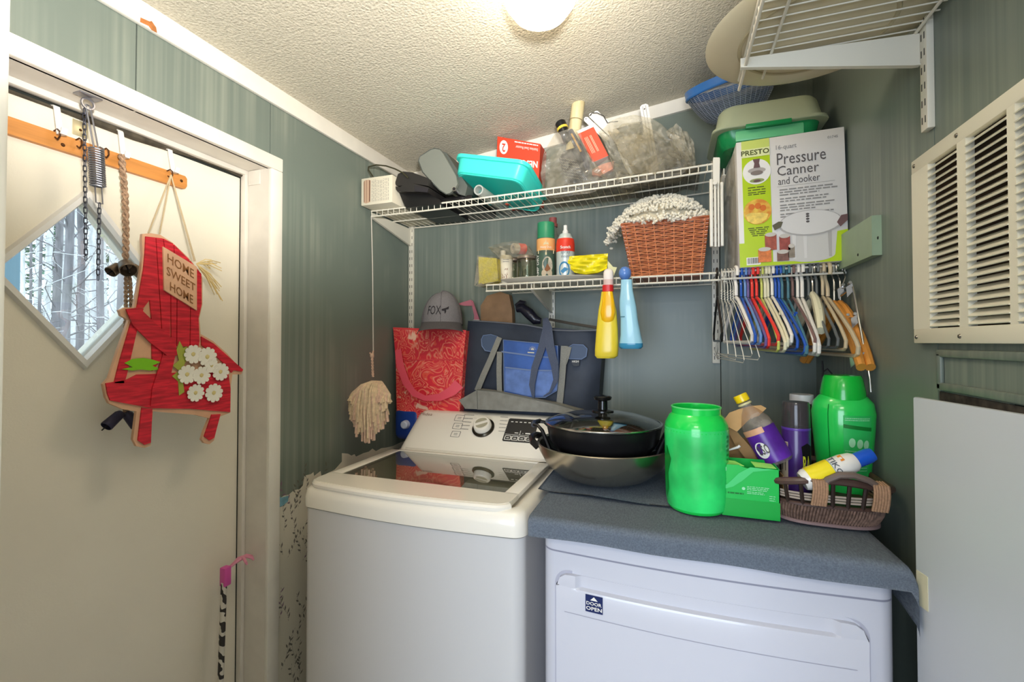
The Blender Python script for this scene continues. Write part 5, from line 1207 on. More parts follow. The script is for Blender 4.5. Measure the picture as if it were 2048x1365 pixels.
# bottle behind with dark red cap
t, r, Hh, fa, o = cylthing('bottle', 'clear bottle with a dusty red cap standing behind the green spray can', 'bottle', 1106, 545, 455, 34, 1.70, [(0, 0), (1, 0), (1, .5), (.8, .75), (.42, .95), (.42, 1.02)], mat('dusty_clear_bottle', '#9fa79c', .25, trans=.5), loc_z=ZT)
part('cap', B().lathe([(0, Hh), (r * .55, Hh), (r * .56, Hh + .012), (r * .46, Hh + .014), (r * .45, Hh + .036), (0, Hh + .038)], 24), mat('dusty_red_cap', '#99524e', .5), t)
# adhesive spray
t, r, Hh, fa, o = cylthing('spray_can', 'silver white spray can with red shoulder and bare nozzle', 'spray can', 1131, 554, 470, 37, 1.59, [(0, 0), (.97, 0), (1, .02), (1, .78), (.93, .88), (.62, 1.0), (.6, 1.01), (0, 1.01)], mat('pale_blue_silver_can', '#cdd6d2', .3, .2), loc_z=ZT)
part('red_band', B().lathe([(r * 1.012, Hh * .62), (r * 1.012, Hh * .78), (r * .945, Hh * .885), (r * .89, Hh * .9)], 32), mat('scarlet_print', '#e23a26', .4), t)
part('nozzle', B().lathe([(0, Hh * 1.0), (r * .35, Hh * 1.0), (r * .3, Hh * 1.08), (r * .22, Hh * 1.1), (r * .2, Hh * 1.2), (0, Hh * 1.2)], 20), WHITEP, t)
part('label_box', patch(cylq(r, 0, Hh, fa - .6, fa + .6, .0014), rect(0, 1, .655, .745)), mat('dark_red_label', '#8c1f14', .4), t)
text(t, 'Scotch', WHITE, cylq(r, Hh * .67, Hh * .73, fa - .52, fa + .52, .002), .02); text(t, 'spray', mat('slate_print', '#6c7a86', .5), cylq(r, Hh * .54, Hh * .62, fa - .5, fa + .5, .0014)); text(t, 'mount', mat('slate_print', '#6c7a86', .5), cylq(r, Hh * .48, Hh * .53, fa - .45, fa + .45, .0014))
rg = B(); F = cylq(r, 0, Hh, fa - .9, fa + .9, .0014); o1, o2 = ell(.42, .23, .32, .17), ell(.42, .23, .26, .135)
for k in range(28): l = (k + 1) % 28; patch(F, [o1[k], o1[l], o2[l], o2[k]], rg)
part('ring_print', rg, mat('print_blue', '#2d7fae', .4), t); part('swoosh_print', patch(cylq(r, 0, Hh, fa - .9, fa + .9, .0016), [(.2, .2), (.45, .28), (.7, .24), (.5, .19), (.35, .15)]), mat('print_blue', '#2d7fae', .4), t)
# yellow packet
t = thing('yellow_packet', 'crumpled bright yellow plastic packet lying on the white tray', 'packet', px(1178, 548, 1.58))
YB_ = mat('yellow_film_plastic', '#f0df22', .25, noise=(25, .12), bump=(18, .9))
def ypk(i, j, side):
    top = [(1130, 522), (1140, 514), (1160, 511), (1190, 510), (1216, 507)]; bot = [(1133, 530), (1150, 546), (1172, 549), (1195, 546), (1214, 538)]
    def L_(L, s): k = s * 4; n = min(int(k), 3); f = k - n; return Vector((L[n][0], L[n][1])).lerp(Vector((L[n + 1][0], L[n + 1][1])), f)
    q = L_(top, i).lerp(L_(bot, i), j); p = P(q.x, q.y, Y=1.57); b = math.sin(PI * i) ** .6 * math.sin(PI * (j * .8 + .1)); wr = .004 * math.sin(15 * i + 8 * j) + .003 * math.sin(25 * j - 9 * i)
    return Vector((p.x, 1.57 + (.045 if side else -.012) * b + wr * (1 - side), p.z))
yb = B(); yb.grid(lambda i, j: ypk(i, j, 0), 28, 10); yb.grid(lambda i, j: ypk(i, j, 1), 28, 10); part('pouch', yb, YB_, t, world=True)
part('sealed_edge', B().prism([px(u, v, 1.575) for u, v in ((1214, 520), (1226, 534), (1234, 535), (1226, 556), (1216, 540))], (0, .001, 0)), mat('pale_yellow_film', '#ddd9a0', .3), t, world=True)
# ---- wicker basket
TLb, TRb, BLb, BRb = px(1243, 452, 1.55), px(1417, 436, 1.55), px(1264, 553, 1.55), px(1405, 546, 1.55)
BLb.z = BRb.z = ZL + .002
t = thing('wicker_basket', 'reddish brown woven wicker basket heaped with a white shag rug', 'basket', ((BLb.x + BRb.x) / 2, 1.65, ZL))
WK = mat('orange_brown_wicker', '#c97a4c', .4, noise=(90, .2), coat=.2); WK2 = mat('dark_wicker', '#a85c36', .45, noise=(90, .2))
dpt = .22; Hb = TLb.z - BLb.z
def ringpts(k, ph, amp=.0028, n=52):
    a, c = BLb.lerp(TLb, k), BRb.lerp(TRb, k); ex_ = .012 * (1 - k); y0 = 1.55 + ex_; y1 = 1.55 + dpt - ex_
    cor = [(a.x, y0), (c.x, y0), (c.x, y1), (a.x, y1)]; z = a.z + (c.z - a.z) * .5; pts = []
    per = [(.34, 0, 1), (.16, 1, 2), (.34, 2, 3), (.16, 3, 0)]; cnt = 0
    for f_, i0, i1 in per:
        m = int(n * f_) + 1
        for q in range(m):
            s_ = q / m; x = cor[i0][0] + (cor[i1][0] - cor[i0][0]) * s_; y = cor[i0][1] + (cor[i1][1] - cor[i0][1]) * s_
            nx, ny = ((0, -1), (1, 0), (0, 1), (-1, 0))[i0]; w_ = amp * math.sin(cnt * PI / 2 + ph); cnt += 1
            zt = BLb.z + k * ((TLb.z - BLb.z) * (1 - (x - a.x) / (c.x - a.x)) + (TRb.z - BRb.z) * ((x - a.x) / (c.x - a.x)))
            pts.append((x + nx * w_, y + ny * w_, zt))
    return pts
wv_ = B(); wd_ = B()
NR = 30
for k in range(NR): (wv_ if k % 4 else wd_).tube(ringpts((k + .5) / NR, PI / 2 * (k % 2) * 2), .0026, 5, True)
part('woven_strands', wv_, WK, t, world=True, stuff=True); part('dark_strands', wd_, WK2, t, world=True, stuff=True)
for k in range(9):
    s_ = (k + .3) / 8.6; 
    for y0, y1 in ((1.5622, 1.5502), (1.7578, 1.7698)):
        part('stake', B().cyl((BLb.lerp(BRb, s_).x, y0 - .001, BLb.z), (TLb.lerp(TRb, s_).x, y1 - .001, TLb.lerp(TRb, s_).z), .0024, 6), WK, t, world=True)
for dz in (0, .005): part('rim', B().tube([(x, y, z + dz) for x, y, z in ringpts(1.0, 0 if dz else PI, .003)], .0036, 6, True), WK2, t, world=True)
part('base', B().box(BLb.x + .002, BRb.x - .002, 1.565, 1.75, ZL + .001, ZL + .006), WK2, t, world=True)
t = thing('shag_rug', 'cream white chunky shag bath rug heaped in the wicker basket', 'rug', ((TLb.x + TRb.x) / 2, 1.65, TLb.z))
rr = random.Random(12); sg = B(); core = B()
cx, cyy, zt = (TLb.x + TRb.x) / 2 - .004, 1.655, TLb.z + .002
core.lathe([(0, .082), (.6, .074), (.9, .035), (.98, .0), (0, -.03)], 24, Matrix.Translation((cx, cyy, zt)) @ Matrix.Diagonal((.148, .105, 1, 1)))
sg_n = 0
for k in range(1500):
    a = rr.uniform(0, 2 * PI); r_ = rr.random() ** .5; x = r_ * math.cos(a); y = r_ * math.sin(a)
    if y > .5: continue
    hz = .095 * (1 - r_ ** 2.6) + .006; sx_ = .152 + (.018 if x < 0 else .0)
    p = Vector((cx + sx_ * x, cyy + .12 * y, zt + hz)); 
    if y < -.55 and r_ > .85: p.z = zt + rr.uniform(-.002, .02)
    if x < -.72: p.z -= rr.uniform(0, .05) * (-x - .72) / .28 * 1.4; p.x -= .02 * (-x - .72) / .28
    d = Vector((x * .9, y * .9 - .25, .6)).normalized(); d = (d + Vector((rr.uniform(-.7, .7), rr.uniform(-.7, .7), rr.uniform(-.7, .3)))).normalized(); L = rr.uniform(.010, .018)
    sg.tube([p, p + d * L * .5, p + d * L, p + d * (L + .002)], [.0034, .0044, .0044, .0024], 6)
part('core', core, mat('rug_core', '#d5ccb4', .95), t, world=True)
part('shag_loops', sg, mat('cream_chenille', '#f2ecda', .95), t, world=True, stuff=True)

# ---- two trigger bottles hung on the shelf edge
t = thing('spray_bottle', 'yellow spray bottle with red collar hung by its trigger on the lower shelf', 'bottle', px(1212, 716, 1.475))
def hung(prof, Y, M_, nm, par, flat=.62, n=28):
    """prof: rows (u_left,u_right,v)"""
    b = B(); rg = []
    for ul, ur, v in prof:
        a, c = P(ul, v, Y=Y), P(ur, v, Y=Y); cxx = (a.x + c.x) / 2; r_ = (c.x - a.x) / 2; rg.append([b.bm.verts.new((cxx + r_ * math.copysign(abs(math.cos(q)) ** .75, math.cos(q)), Y + r_ * flat * math.copysign(abs(math.sin(q)) ** .75, math.sin(q)), (a.z + c.z) / 2)) for q in [2 * PI * k / n for k in range(n)]])
    for a, c in zip(rg, rg[1:]):
        for k in range(n): b.bm.faces.new((a[k], a[(k + 1) % n], c[(k + 1) % n], c[k]))
    b.bm.faces.new(rg[0]); b.bm.faces.new(rg[-1][::-1]); return part(nm, b, M_, par, world=True, sharp=50)
hung([(1194, 1229, 717), (1190, 1236, 712), (1190, 1237, 700), (1193, 1236, 660), (1197, 1233, 622), (1201, 1228, 600), (1203, 1226, 584)], 1.475, mat('yellow_liquid_bottle', '#e8cf3c', .25, sub=.1), 'body', t)
hung([(1208, 1222, 647), (1203, 1228, 640), (1201, 1231, 625), (1204, 1229, 605), (1206, 1225, 584)], 1.462, mat('golden_yellow_plastic', '#f2b705', .25, coat=.4), 'back_plate', t, .5)
hung([(1205, 1227, 584), (1205, 1227, 571)], 1.474, mat('red_collar', '#cf2020', .35), 'collar', t, .9)
hung([(1207, 1227, 571), (1207, 1227, 560)], 1.474, mat('translucent_neck', '#d8b8ae', .4), 'neck', t, .9)
hung([(1207, 1227, 560), (1207, 1227, 546), (1209, 1225, 541), (1213, 1221, 538)], 1.474, mat('white_trigger_head', '#ece2da', .35), 'head', t, .9)
part('trigger_arm', B().ribbon([px(1217, 550, 1.474), px(1217, 549, 1.53), px(1216, 562, 1.545)], (1, 0, 0), .012, .006), mat('white_trigger_head', '#ece2da', .35), t, world=True)
t = thing('spray_bottle', 'pale blue bottle with round blue cap hung on the lower shelf', 'bottle', px(1262, 698, 1.475))
hung([(1242, 1282, 698), (1238, 1286, 694), (1238, 1286, 687)], 1.475, mat('teal_liquid', '#3d8fb4', .15, sub=.1), 'liquid', t)
hung([(1239, 1286, 687), (1241, 1282, 670), (1241, 1276, 640), (1239, 1273, 615), (1239, 1270, 600), (1241, 1266, 582), (1242, 1264, 560)], 1.475, mat('pale_blue_bottle', '#9ccfe2', .25, coat=.4, sub=.1), 'body', t)
part('cap', B().sphere(px(1250, 547, 1.475), .0225, (.9, .9, 1)), mat('periwinkle_cap', '#5b86cc', .25, coat=.4), t, world=True)
part('trigger_arm', B().ribbon([px(1252, 560, 1.478), px(1252, 556, 1.53), px(1252, 566, 1.545)], (1, 0, 0), .012, .006), mat('periwinkle_cap', '#5b86cc', .25, coat=.4), t, world=True)
part('mark', B().box(-.007, .007, -.001, 0, -.0014, .0014, Matrix.Translation(px(1245, 634, 1.4595))), mat('teal_print', '#2a6f7a', .5), t, world=True)

# ---- white folded rack on the standard
t = thing('folding_rack', 'folded white plastic slatted rack hanging in front of the standard', 'rack', px(1432, 493, 1.495))
part('bar', B().prism([px(u, v, 1.50) for u, v in ((1426, 318), (1427, 315), (1439, 315), (1440, 318), (1439, 370), (1426, 370))], (0, .012, 0)), CREAMP, t, world=True)
for k, (u0, u1, v0, v1) in enumerate(((1419, 1427, 358, 493), (1427.5, 1434, 361, 494), (1434.5, 1440, 366, 494), (1440.5, 1448, 364, 492))):
    a, c = px(u0, v0, 1.485 + .004 * k), px(u1, v1, 1.485 + .004 * k); part('slat', B().box(a.x, c.x, 1.485 + .004 * k, 1.5 + .004 * k, c.z, a.z, bev=.0025), CREAMP, t, world=True)
part('pivot', B().lathe([(0, .003), (.006, .003), (.007, 0)], 14, Matrix.Translation(px(1430, 366, 1.484)) @ Matrix.Rotation(PI / 2, 4, 'X')), CREAMP, t, world=True)
t = thing('clear_sleeve', 'hanging clear plastic sleeve between the folded rack and the cooker box', 'film', px(1458, 540, 1.52))
part('film', B().grid(lambda i, j: px(1449 + 22 * i, 300 + 238 * j + (1 - i) * 40 * (1 - j), 1.53) + Vector((0, .006 * math.sin(9 * i + 4 * j), 0)), 8, 14), FILM, t, world=True)

# ================================================================ COOKER BOX
a_, b__, c__, d_ = px(1475, 285, 1.49), px(1691, 250, 1.49), px(1702, 522, 1.49), px(1483, 532, 1.49)
bw = .272; bx0 = d_.x; zb0 = ZL + .012; zt0 = 1.996
t = thing('cooker_box', 'large white and lime green pressure canner carton on the lower shelf', 'box', (bx0 + bw / 2 - .004, 1.62, zb0), rot=(0, math.radians(-1.2), 0))
hw = bw / 2; Hc = zt0 - zb0; yf = -.13
WB = mat('white_glossy_carton', '#dfdbd6', .35); LIME = mat('lime_print_gloss', '#b7d21c', .35)
part('carton', B().box(-hw, hw, yf, .15, 0, Hc, bev=.0015), WB, t)
q = quad((-hw, yf, Hc), (hw, yf, Hc), (hw, yf, 0), (-hw, yf, 0), n=(0, -1, 0)); q1 = lambda s, u: q(s, u) + Vector((0, -.0007, 0)); q2 = lambda s, u: q(s, u) + Vector((0, -.0014, 0)); q3 = lambda s, u: q(s, u) + Vector((0, -.0021, 0)); q4 = lambda s, u: q(s, u) + Vector((0, -.0028, 0)); q5 = lambda s, u: q(s, u) + Vector((0, -.0035, 0))
def pr(nm, pts, m, L=q): return part(nm, patch(L, pts), m, t)
pr('lime_column', rect(.05, .32, .002, .998), LIME)
pr('lime_base', [(.0, .002), (.998, .002), (.998, .235), (.90, .225), (.85, .05), (.6, .02), (.3, .03), (.3, .19), (.0, .19)], LIME, q1)
pr('pale_band', rect(.05, .32, .90, .998), mat('pale_lime', '#cfdc72', .4), q1); pr('cream_band', rect(.05, .32, .865, .93), mat('cream_lime', '#e4e8ac', .4), q2)
text(t, 'PRESTO', mat('olive_ink', '#4c5218', .5), sub(q3, .045, .315, .88, .92), .02)
text(t, '16-quart', GREYINK, sub(q1, .38, .57, .885, .93)); text(t, 'Pressure', INK, sub(q1, .385, .83, .775, .865)); text(t, 'Canner', INK, sub(q1, .385, .765, .69, .765)); text(t, 'and Cooker', INK, sub(q1, .39, .77, .62, .675))
text(t, '01745', GREYINK, sub(q1, .85, .94, .925, .945)); pr('rule', rect(.38, .9, .605, .607), GREYINK, q1)
fp = B()
for gi_, tt in enumerate((.575, .555, .535, .505, .485, .455, .435, .415, .385, .365)): lines(q1, [(.4, (.88, .92, .76, .84, .82, .9, .86, .72, .88, .74)[gi_], tt)], fp, h=.009, seed=gi_)
part('fine_print', fp, GREYINK, t, stuff=True)
fp = B()
for gi_, tt in enumerate((.62, .60, .58, .565)): lines(q1, [(.10, .27, tt)], fp, h=.007, seed=gi_)
for gi_, tt in enumerate((.30, .285, .27, .255, .24)): lines(q1, [(.09 + .01 * gi_, .29 - .01 * gi_, tt)], fp, h=.007, seed=gi_ + 5)
part('fine_print', fp, mat('olive_ink', '#4c5218', .5), t, stuff=True)
pr('white_disc', ell(.19, .745, .135, .10), WHITE, q2)
pr('knob_picture', [(.155, .845), (.225, .845), (.215, .81), (.225, .775), (.16, .775), (.17, .81)], mat('brown_knob_print', '#6d5150', .5), q3)
pr('lid_picture', ell(.19, .755, .085, .022), mat('grey_metal_print', '#b5aca6', .3), q3); pr('lid_picture', ell(.19, .735, .06, .018), mat('dark_metal_print', '#857a74', .3), q4); pr('lid_picture', ell(.19, .675, .07, .016), mat('olive_glass_print', '#97a168', .3), q3); pr('lid_picture', ell(.19, .672, .035, .01), mat('brown_knob_print', '#6d5150', .5), q4)
pr('food_picture', ell(.185, .43, .135, .10), mat('food_print', '#d9862a', .5, noise=(70, .5), dark='#e8c24a'), q2); pr('food_picture', [(.07, .41), (.12, .425), (.22, .42), (.29, .405), (.27, .365), (.22, .34), (.15, .335), (.09, .36)], mat('pie_print', '#eecb62', .5, noise=(60, .2)), q3)
for x, y in ((.13, .47), (.19, .475), (.24, .455)): pr('food_picture', ell(x, y, .03, .024), mat('apricot_print', '#d8701e', .5), q3)
PG = mat('pot_print', '#cfccc8', .3); PG2 = mat('pot_lid_print', '#dcd9d6', .3); PG3 = mat('pot_shadow_print', '#b3afac', .3)
pr('pot_picture', [(.44, .27)] + [(.66 + .25 * math.cos(a) * .88, .06 + .05 * math.sin(a)) for a in [PI + PI * k / 14 for k in range(15)]] + [(.91, .27)], PG, q2)
for x in (.50, .60, .82): pr('pot_picture', [(x, .24), (x + .035, .24), (x + .03, .04), (x + .005, .04)], PG2 if x < .7 else PG3, q3)
pr('pot_rim', ell(.665, .305, .285, .098), PG3, q4); pr('pot_lid', ell(.665, .308, .272, .09), PG2, q5)
q6 = lambda s, u: q(s, u) + Vector((0, -.0042, 0))
pr('handle_print', [(.32, .31), (.38, .335), (.42, .33), (.40, .29), (.34, .27)], mat('olive_handle_print', '#5f5a44', .5), q6); pr('handle_print', [(.90, .29), (.94, .34), (.995, .345), (.995, .30), (.93, .255)], mat('brown_knob_print', '#6d5150', .5), q6)
for y in (.372, .355, .335, .315): pr('knob_print', ell(.645, y, .016, .008), INK, q6)
for x, y, rx, hh_, col in ((.30, .12, .055, .12, '#a5523e'), (.43, .11, .05, .11, '#9c4a40'), (.24, .03, .062, .10, '#d97a3a'), (.41, .03, .055, .07, '#7a5448'), (.49, .05, .03, .09, '#8c8070')):
    m_ = mat('jar_print_' + col[1:], col, .4, noise=(90, .2)); pr('jar_print', rect(x - rx, x + rx, y, y + hh_), m_, q5); pr('jar_lid_print', ell(x, y + hh_, rx * .95, .016), mat('jar_lid_print_grey', '#c9c2b8', .4), q6)
pr('barcode_patch', rect(.065, .20, .015, .075), WHITE, q2); bc = B(); rr = random.Random(1); x = .075
while x < .19: w_ = rr.choice((.002, .004, .006)); patch(q3, rect(x, x + w_, .025, .07), bc); x += w_ + rr.choice((.003, .005))
part('barcode', bc, INK, t, stuff=True)
# green tub on the box
t = thing('lidded_tub', 'translucent green tub with pale grey-green lid on top of the cooker box', 'tub', (.27, 1.64, zt0), rz=0)
GT = mat('emerald_plastic', '#1f9a58', .25, sub=.1, trans=.2); GL = mat('sage_lid', '#a9b295', .45)
tx0, tx1, ty0, ty1 = -.145, .155, -.135, .12
def rl(x0, x1, y0, y1, r, z, n=5): return [(cx + r * math.cos(a0 + PI / 2 * i / n), cy2 + r * math.sin(a0 + PI / 2 * i / n), z) for cx, cy2, a0 in ((x1 - r, y1 - r, 0), (x0 + r, y1 - r, PI / 2), (x0 + r, y0 + r, PI), (x1 - r, y0 + r, 1.5 * PI)) for i in range(n + 1)]
def stack(loops, capt=True, capb=True):
    b = B(); R = [[b.bm.verts.new(p) for p in l] for l in loops]
    for a, c in zip(R, R[1:]):
        for i in range(len(a)): b.bm.faces.new((a[i], a[(i + 1) % len(a)], c[(i + 1) % len(a)], c[i]))
    if capb: b.bm.faces.new(R[0][::-1])
    if capt: b.bm.faces.new(R[-1])
    return b
def tl_(k, z, r=.04): return rl(tx0 + k, tx1 - k, ty0 + k, ty1 - k, r, z)
part('body', stack([tl_(.03, .003), tl_(.022, .012), tl_(.012, .052), tl_(.012, .056)]), GT, t)
part('panel_ridge', B().box(tx0 + .06, tx1 - .06, ty0 + .014, ty0 + .02, .012, .045, bev=.003), mat('pale_emerald', '#6cc48c', .3), t)
part('lid', stack([tl_(-.004, .048), tl_(-.006, .05), tl_(-.004, .058), tl_(.006, .062), tl_(.016, .116, .045), tl_(.024, .127, .04), tl_(.052, .131, .03)]), GL, t)
part('latch', B().box(-.06, .06, ty0 - .008, ty0 + .004, .040, .052, bev=.002), GT, t)
# blue strainer
t = thing('mesh_strainer', 'blue plastic framed wire mesh basket leaning on the green tub', 'strainer', (.20, 1.63, 2.128), rot=(math.radians(18), math.radians(-10), 0))
MESHM = bpy.data.materials.new('blue_wire_mesh'); MESHM.use_nodes = True; nt = MESHM.node_tree; b_ = nt.nodes['Principled BSDF']; b_.inputs['Base Color'].default_value = lin('#b4bdcc'); b_.inputs['Metallic'].default_value = .7; b_.inputs['Roughness'].default_value = .3
BP = mat('blue_frame_plastic', '#2f6cb4', .35)
R0, R1, Hs = .135, .062, .10
mw = B()
for k in range(44):
    a = 2 * PI * k / 44; mw.tube([((R1 + (R0 - R1) * (j / 6) ** .6) * math.cos(a), (R1 + (R0 - R1) * (j / 6) ** .6) * math.sin(a), Hs * j / 6) for j in range(7)], .0009, 4)
for j in range(22):
    f_ = (j + .5) / 22; r_ = R1 + (R0 - R1) * f_ ** .6; mw.tube([(r_ * math.cos(a), r_ * math.sin(a), Hs * f_) for a in [2 * PI * i / 36 for i in range(36)]], .0009, 4, True)
for k in range(13):
    x = -R1 + R1 * 2 * (k + .5) / 13; h_ = math.sqrt(R1 * R1 - x * x); mw.tube([(x, -h_, 0), (x, h_, 0)], .0008, 4); mw.tube([(-h_, x, 0), (h_, x, 0)], .0008, 4)
part('mesh', mw, MESHM, t, stuff=True)
part('liner', B().lathe([(R1 + (R0 - R1) * (j / 6) ** .6 - .003, Hs * j / 6 + .002) for j in range(7)], 36), mat('sheer_blue_mesh', '#4a6fae', .4, alpha=.25), t)
part('rim', B().tube([(R0 * math.cos(a), R0 * math.sin(a), Hs) for a in [2 * PI * i / 40 for i in range(40)]], .005, 8, True), BP, t)
part('band', B().lathe([(R0 + .003, Hs - .004), (R0 + .004, Hs + .022), (R0 + .001, Hs + .022), (R0, Hs - .004)], 40), BP, t)
# ================================================================ RIGHT HIGH SHELF CONTENTS
t = thing('round_dish', 'large round beige lid seen from below on the right wall shelf', 'dish', (.266, 1.035, 2.0055))
BG = mat('beige_enamel', '#cfc3a4', .35, noise=(6, .05))
part('dish', B().lathe([(0, 0), (.125, 0), (.140, .001), (.155, .004), (.190, .007), (.196, .010), (.192, .013), (.15, .010), (0, .008)], 64), BG, t)
part('ring', B().lathe([(.126, .0005), (.128, -.002), (.133, -.002), (.135, .001)], 64), mat('beige_shadow_ring', '#b3a684', .4), t)
t = thing('white_pail', 'white enamel pail standing on the round beige lid', 'pail', (.30, .98, 2.019))
part('pail', B().lathe([(0, 0), (.118, 0), (.124, .01), (.135, .2), (.138, .205), (.13, .205), (.12, .012), (0, .01)], 48), mat('cream_enamel', '#e6e0d0', .35), t)
part('bail_ear', B().box(-.15, -.13, -.01, .01, .15, .18, bev=.003), WHITEP, t)

# ================================================================ HANGERS
HT = 1.6205
def hanger(u, kind, m, lab, r=.0036, yaw=.15, drop=0, span=.19, grp=None, m2=None, hookr=.017, yawj=0):
    X = P(u, 545, Y=1.515).x
    t = thing('clothes_hanger', lab, 'hanger', (X, 1.515, HT), rz=yaw, group=grp)   # local -Y points to the camera
    hk = []
    for k in range(10):
        a = -.5 + (PI + .5) * k / 9; hk.append((0, -hookr * math.cos(a) * -1 * -1, -hookr + hookr * math.sin(a)))
    nk = -.085 - drop * .3; kd = 1 + drop * 5
    hk += [(0, hookr * .85, -hookr * 1.9), (0, hookr * .3, -hookr * 2.6), (0, 0, -hookr * 3.2), (0, 0, nk)]
    hk = [(x, y, z + r) for x, y, z in hk]
    if kind == 'wire':
        part('hook', B().tube(hk, r, 5), m, t)
        tw = B(); tw.tube([(.0022 * math.cos(q * 1.6), .0022 * math.sin(q * 1.6), nk + .03 - q * .0019) for q in range(18)], r, 5); part('twist', tw, m, t)
        zb = -.235 - drop
        part('frame', B().tube([(0, 0, nk), (0, -.03, nk - .012), (0, -span + .01, zb + .028), (0, -span - .004, zb + .008), (0, -span + .008, zb), (0, span - .008, zb), (0, span + .004, zb + .008), (0, span - .01, zb + .028), (0, .03, nk - .012)], r, 5, True), m, t)
    elif kind == 'wood':
        part('hook', B().tube(hk, r * .9, 6), m2 or CHROME, t)
        pts = []; 
        for k in range(17):
            s_ = -1 + 2 * k / 16; pts.append((-.018 * abs(s_) ** 2, -span * s_, nk - .002 - (.105 + drop * .7) * abs(s_) ** 1.2))
        part('body', B().tube(pts, [.0095 + .0035 * math.sin(abs(-1 + 2 * k / 16) * PI * .9) for k in range(17)], 10, sq=1.25), m, t)
        part('groove', B().tube([(pts[3][0], pts[3][1] - .006, pts[3][2] + .012), (pts[3][0], pts[3][1] + .006, pts[3][2] + .013)], .0032, 6).tube([(pts[13][0], pts[13][1] - .006, pts[13][2] + .013), (pts[13][0], pts[13][1] + .006, pts[13][2] + .012)], .0032, 6), RUST, t)
    else:
        part('hook', B().tube(hk, r, 8), m, t)
        zb = min(-.215 - drop, nk - .103 * kd - .03)
        sh = [(-.02, nk - .008 * kd), (-.09 * span / .19, nk - .045 * kd), (-.155 * span / .19, nk - .083 * kd), (-span + .008, nk - .103 * kd), (-span - .002, zb + .022), (-span + .002, zb + .006), (-span + .014, zb)]
        pts = [(0, y, z) for y, z in sh] + [(0, -y, z) for y, z in sh[::-1]]
        part('frame', B().tube([(0, 0, nk)] + pts, r, 8, True), m, t)
        if kind == 'notch':
            for q in (-1, 1): part('strap_notch', B().tube([(0, q * .12, nk - .055), (0, q * .125, nk - .047), (0, q * .135, nk - .049)], r * .8, 6), m, t)
    return t
HW = mat('hanger_white', '#eee9e0', .3, coat=.3); HWW = mat('hanger_wire_white', '#d9d5c8', .35); HB = mat('hanger_blue', '#2459b8', .3, coat=.3); HSK = mat('hanger_sky', '#6d95cf', .3, coat=.3)
HR = mat('hanger_red', '#ee3b34', .3, coat=.3); HY = mat('hanger_lime_yellow', '#c9d069', .3, coat=.3); HCR = mat('hanger_cream', '#e6e0c0', .3, coat=.3); HTE = mat('hanger_teal_clear', '#6fa8b8', .15, trans=.5)
HCL = mat('hanger_clear', '#c4bdb8', .1, trans=.75); HBR = mat('hanger_mauve_clear', '#a9857f', .15, trans=.5); HGR = mat('hanger_grey', '#777c7c', .3, trans=.3); HBG = mat('hanger_beige', '#c9b796', .35, coat=.2); HWD = mat('hanger_wood', '#dc9440', .35, coat=.3, noise=(30, .06))
HVI = mat('hanger_violet_clear', '#8a76b8', .15, trans=.4); HBK = mat('hanger_black', '#1c1c1b', .3)
hanger(1434, 'plain', HBK, 'black plastic hanger, leftmost on the shelf edge', yaw=-.02, r=.0034, span=.17, drop=.0)
for k, u in enumerate((1443, 1449, 1455, 1461, 1466)):
    hanger(u, 'wire', HWW, 'thin white wire hanger, %s of the five bunched wire ones' % ('first from the left', 'second from the left', 'middle one', 'fourth from the left', 'last from the left')[k], r=.0013, yaw=-.02 + .055 * k, drop=.025 + .008 * (k % 3), grp='white wire hangers')
hanger(1472, 'plain', HW, 'thick glossy white plastic hanger right beside the bunched wire hangers', r=.0052, yaw=0.13, drop=0.005, hookr=.018, span=.155)
hanger(1482, 'plain', HB, 'dark blue plastic hanger just right of the thick white one', yaw=0.04, drop=0.01); hanger(1490, 'plain', HSK, 'sky blue plastic hanger left of the violet one', yaw=0.05, drop=0.01)
hanger(1496, 'plain', HVI, 'clear violet plastic hanger between sky blue and red ones', yaw=0.07, drop=0.02)
hanger(1504, 'plain', HR, 'red plastic hanger, left one of the red pair', yaw=0.05, r=.0042, drop=0.02); hanger(1513, 'plain', HR, 'red plastic hanger, right one of the red pair', yaw=0.1, r=.0042, drop=0.012)
hanger(1523, 'plain', HY, 'lime yellow plastic hanger right of the red pair', yaw=0.03, drop=0.03); hanger(1530, 'plain', HCR, 'cream plastic hanger next to the lime yellow one', yaw=0.06, drop=0.03, r=.0042)
hanger(1536, 'notch', HCR, 'second cream plastic hanger, with strap notches, right of the first cream one', yaw=0.05, drop=0.022); hanger(1544, 'plain', HW, 'white plastic hanger left of the blue group', yaw=0.04, r=.0042, drop=0.01)
hanger(1551, 'plain', HB, 'royal blue hanger, left one of the middle blue pair', yaw=0.06, drop=0.025); hanger(1558, 'notch', HB, 'royal blue hanger with notches, right one of the middle blue pair', yaw=0.1, drop=0.035)
hanger(1564, 'plain', HTE, 'clear teal plastic hanger beside the royal blue pair', yaw=0.07, drop=0.04); hanger(1576, 'plain', HTE, 'clear teal hanger with a slanted hook left of the mauve one', yaw=0.0, drop=0.04)
hanger(1585, 'plain', HBR, 'clear mauve brown hanger with a crossing arm', yaw=0.03, drop=0.02); hanger(1595, 'plain', HW, 'white hanger, left one of the pair in the middle of the row', yaw=-0.04, drop=0.035, r=.0042); hanger(1604, 'plain', HW, 'white hanger, right one of the pair in the middle of the row', yaw=-0.05, drop=0.038, r=.0048)
hanger(1617, 'plain', HGR, 'smoky grey hanger right of the white pair', yaw=0.02, span=.16, drop=0.02); hanger(1625, 'wood', HCR, 'small cream moulded hanger with chrome hook', yaw=0.04, span=.12, r=.003); hanger(1633, 'plain', HGR, 'smoky grey hanger left of the big beige hook', yaw=0.02, span=.16, drop=0.02)
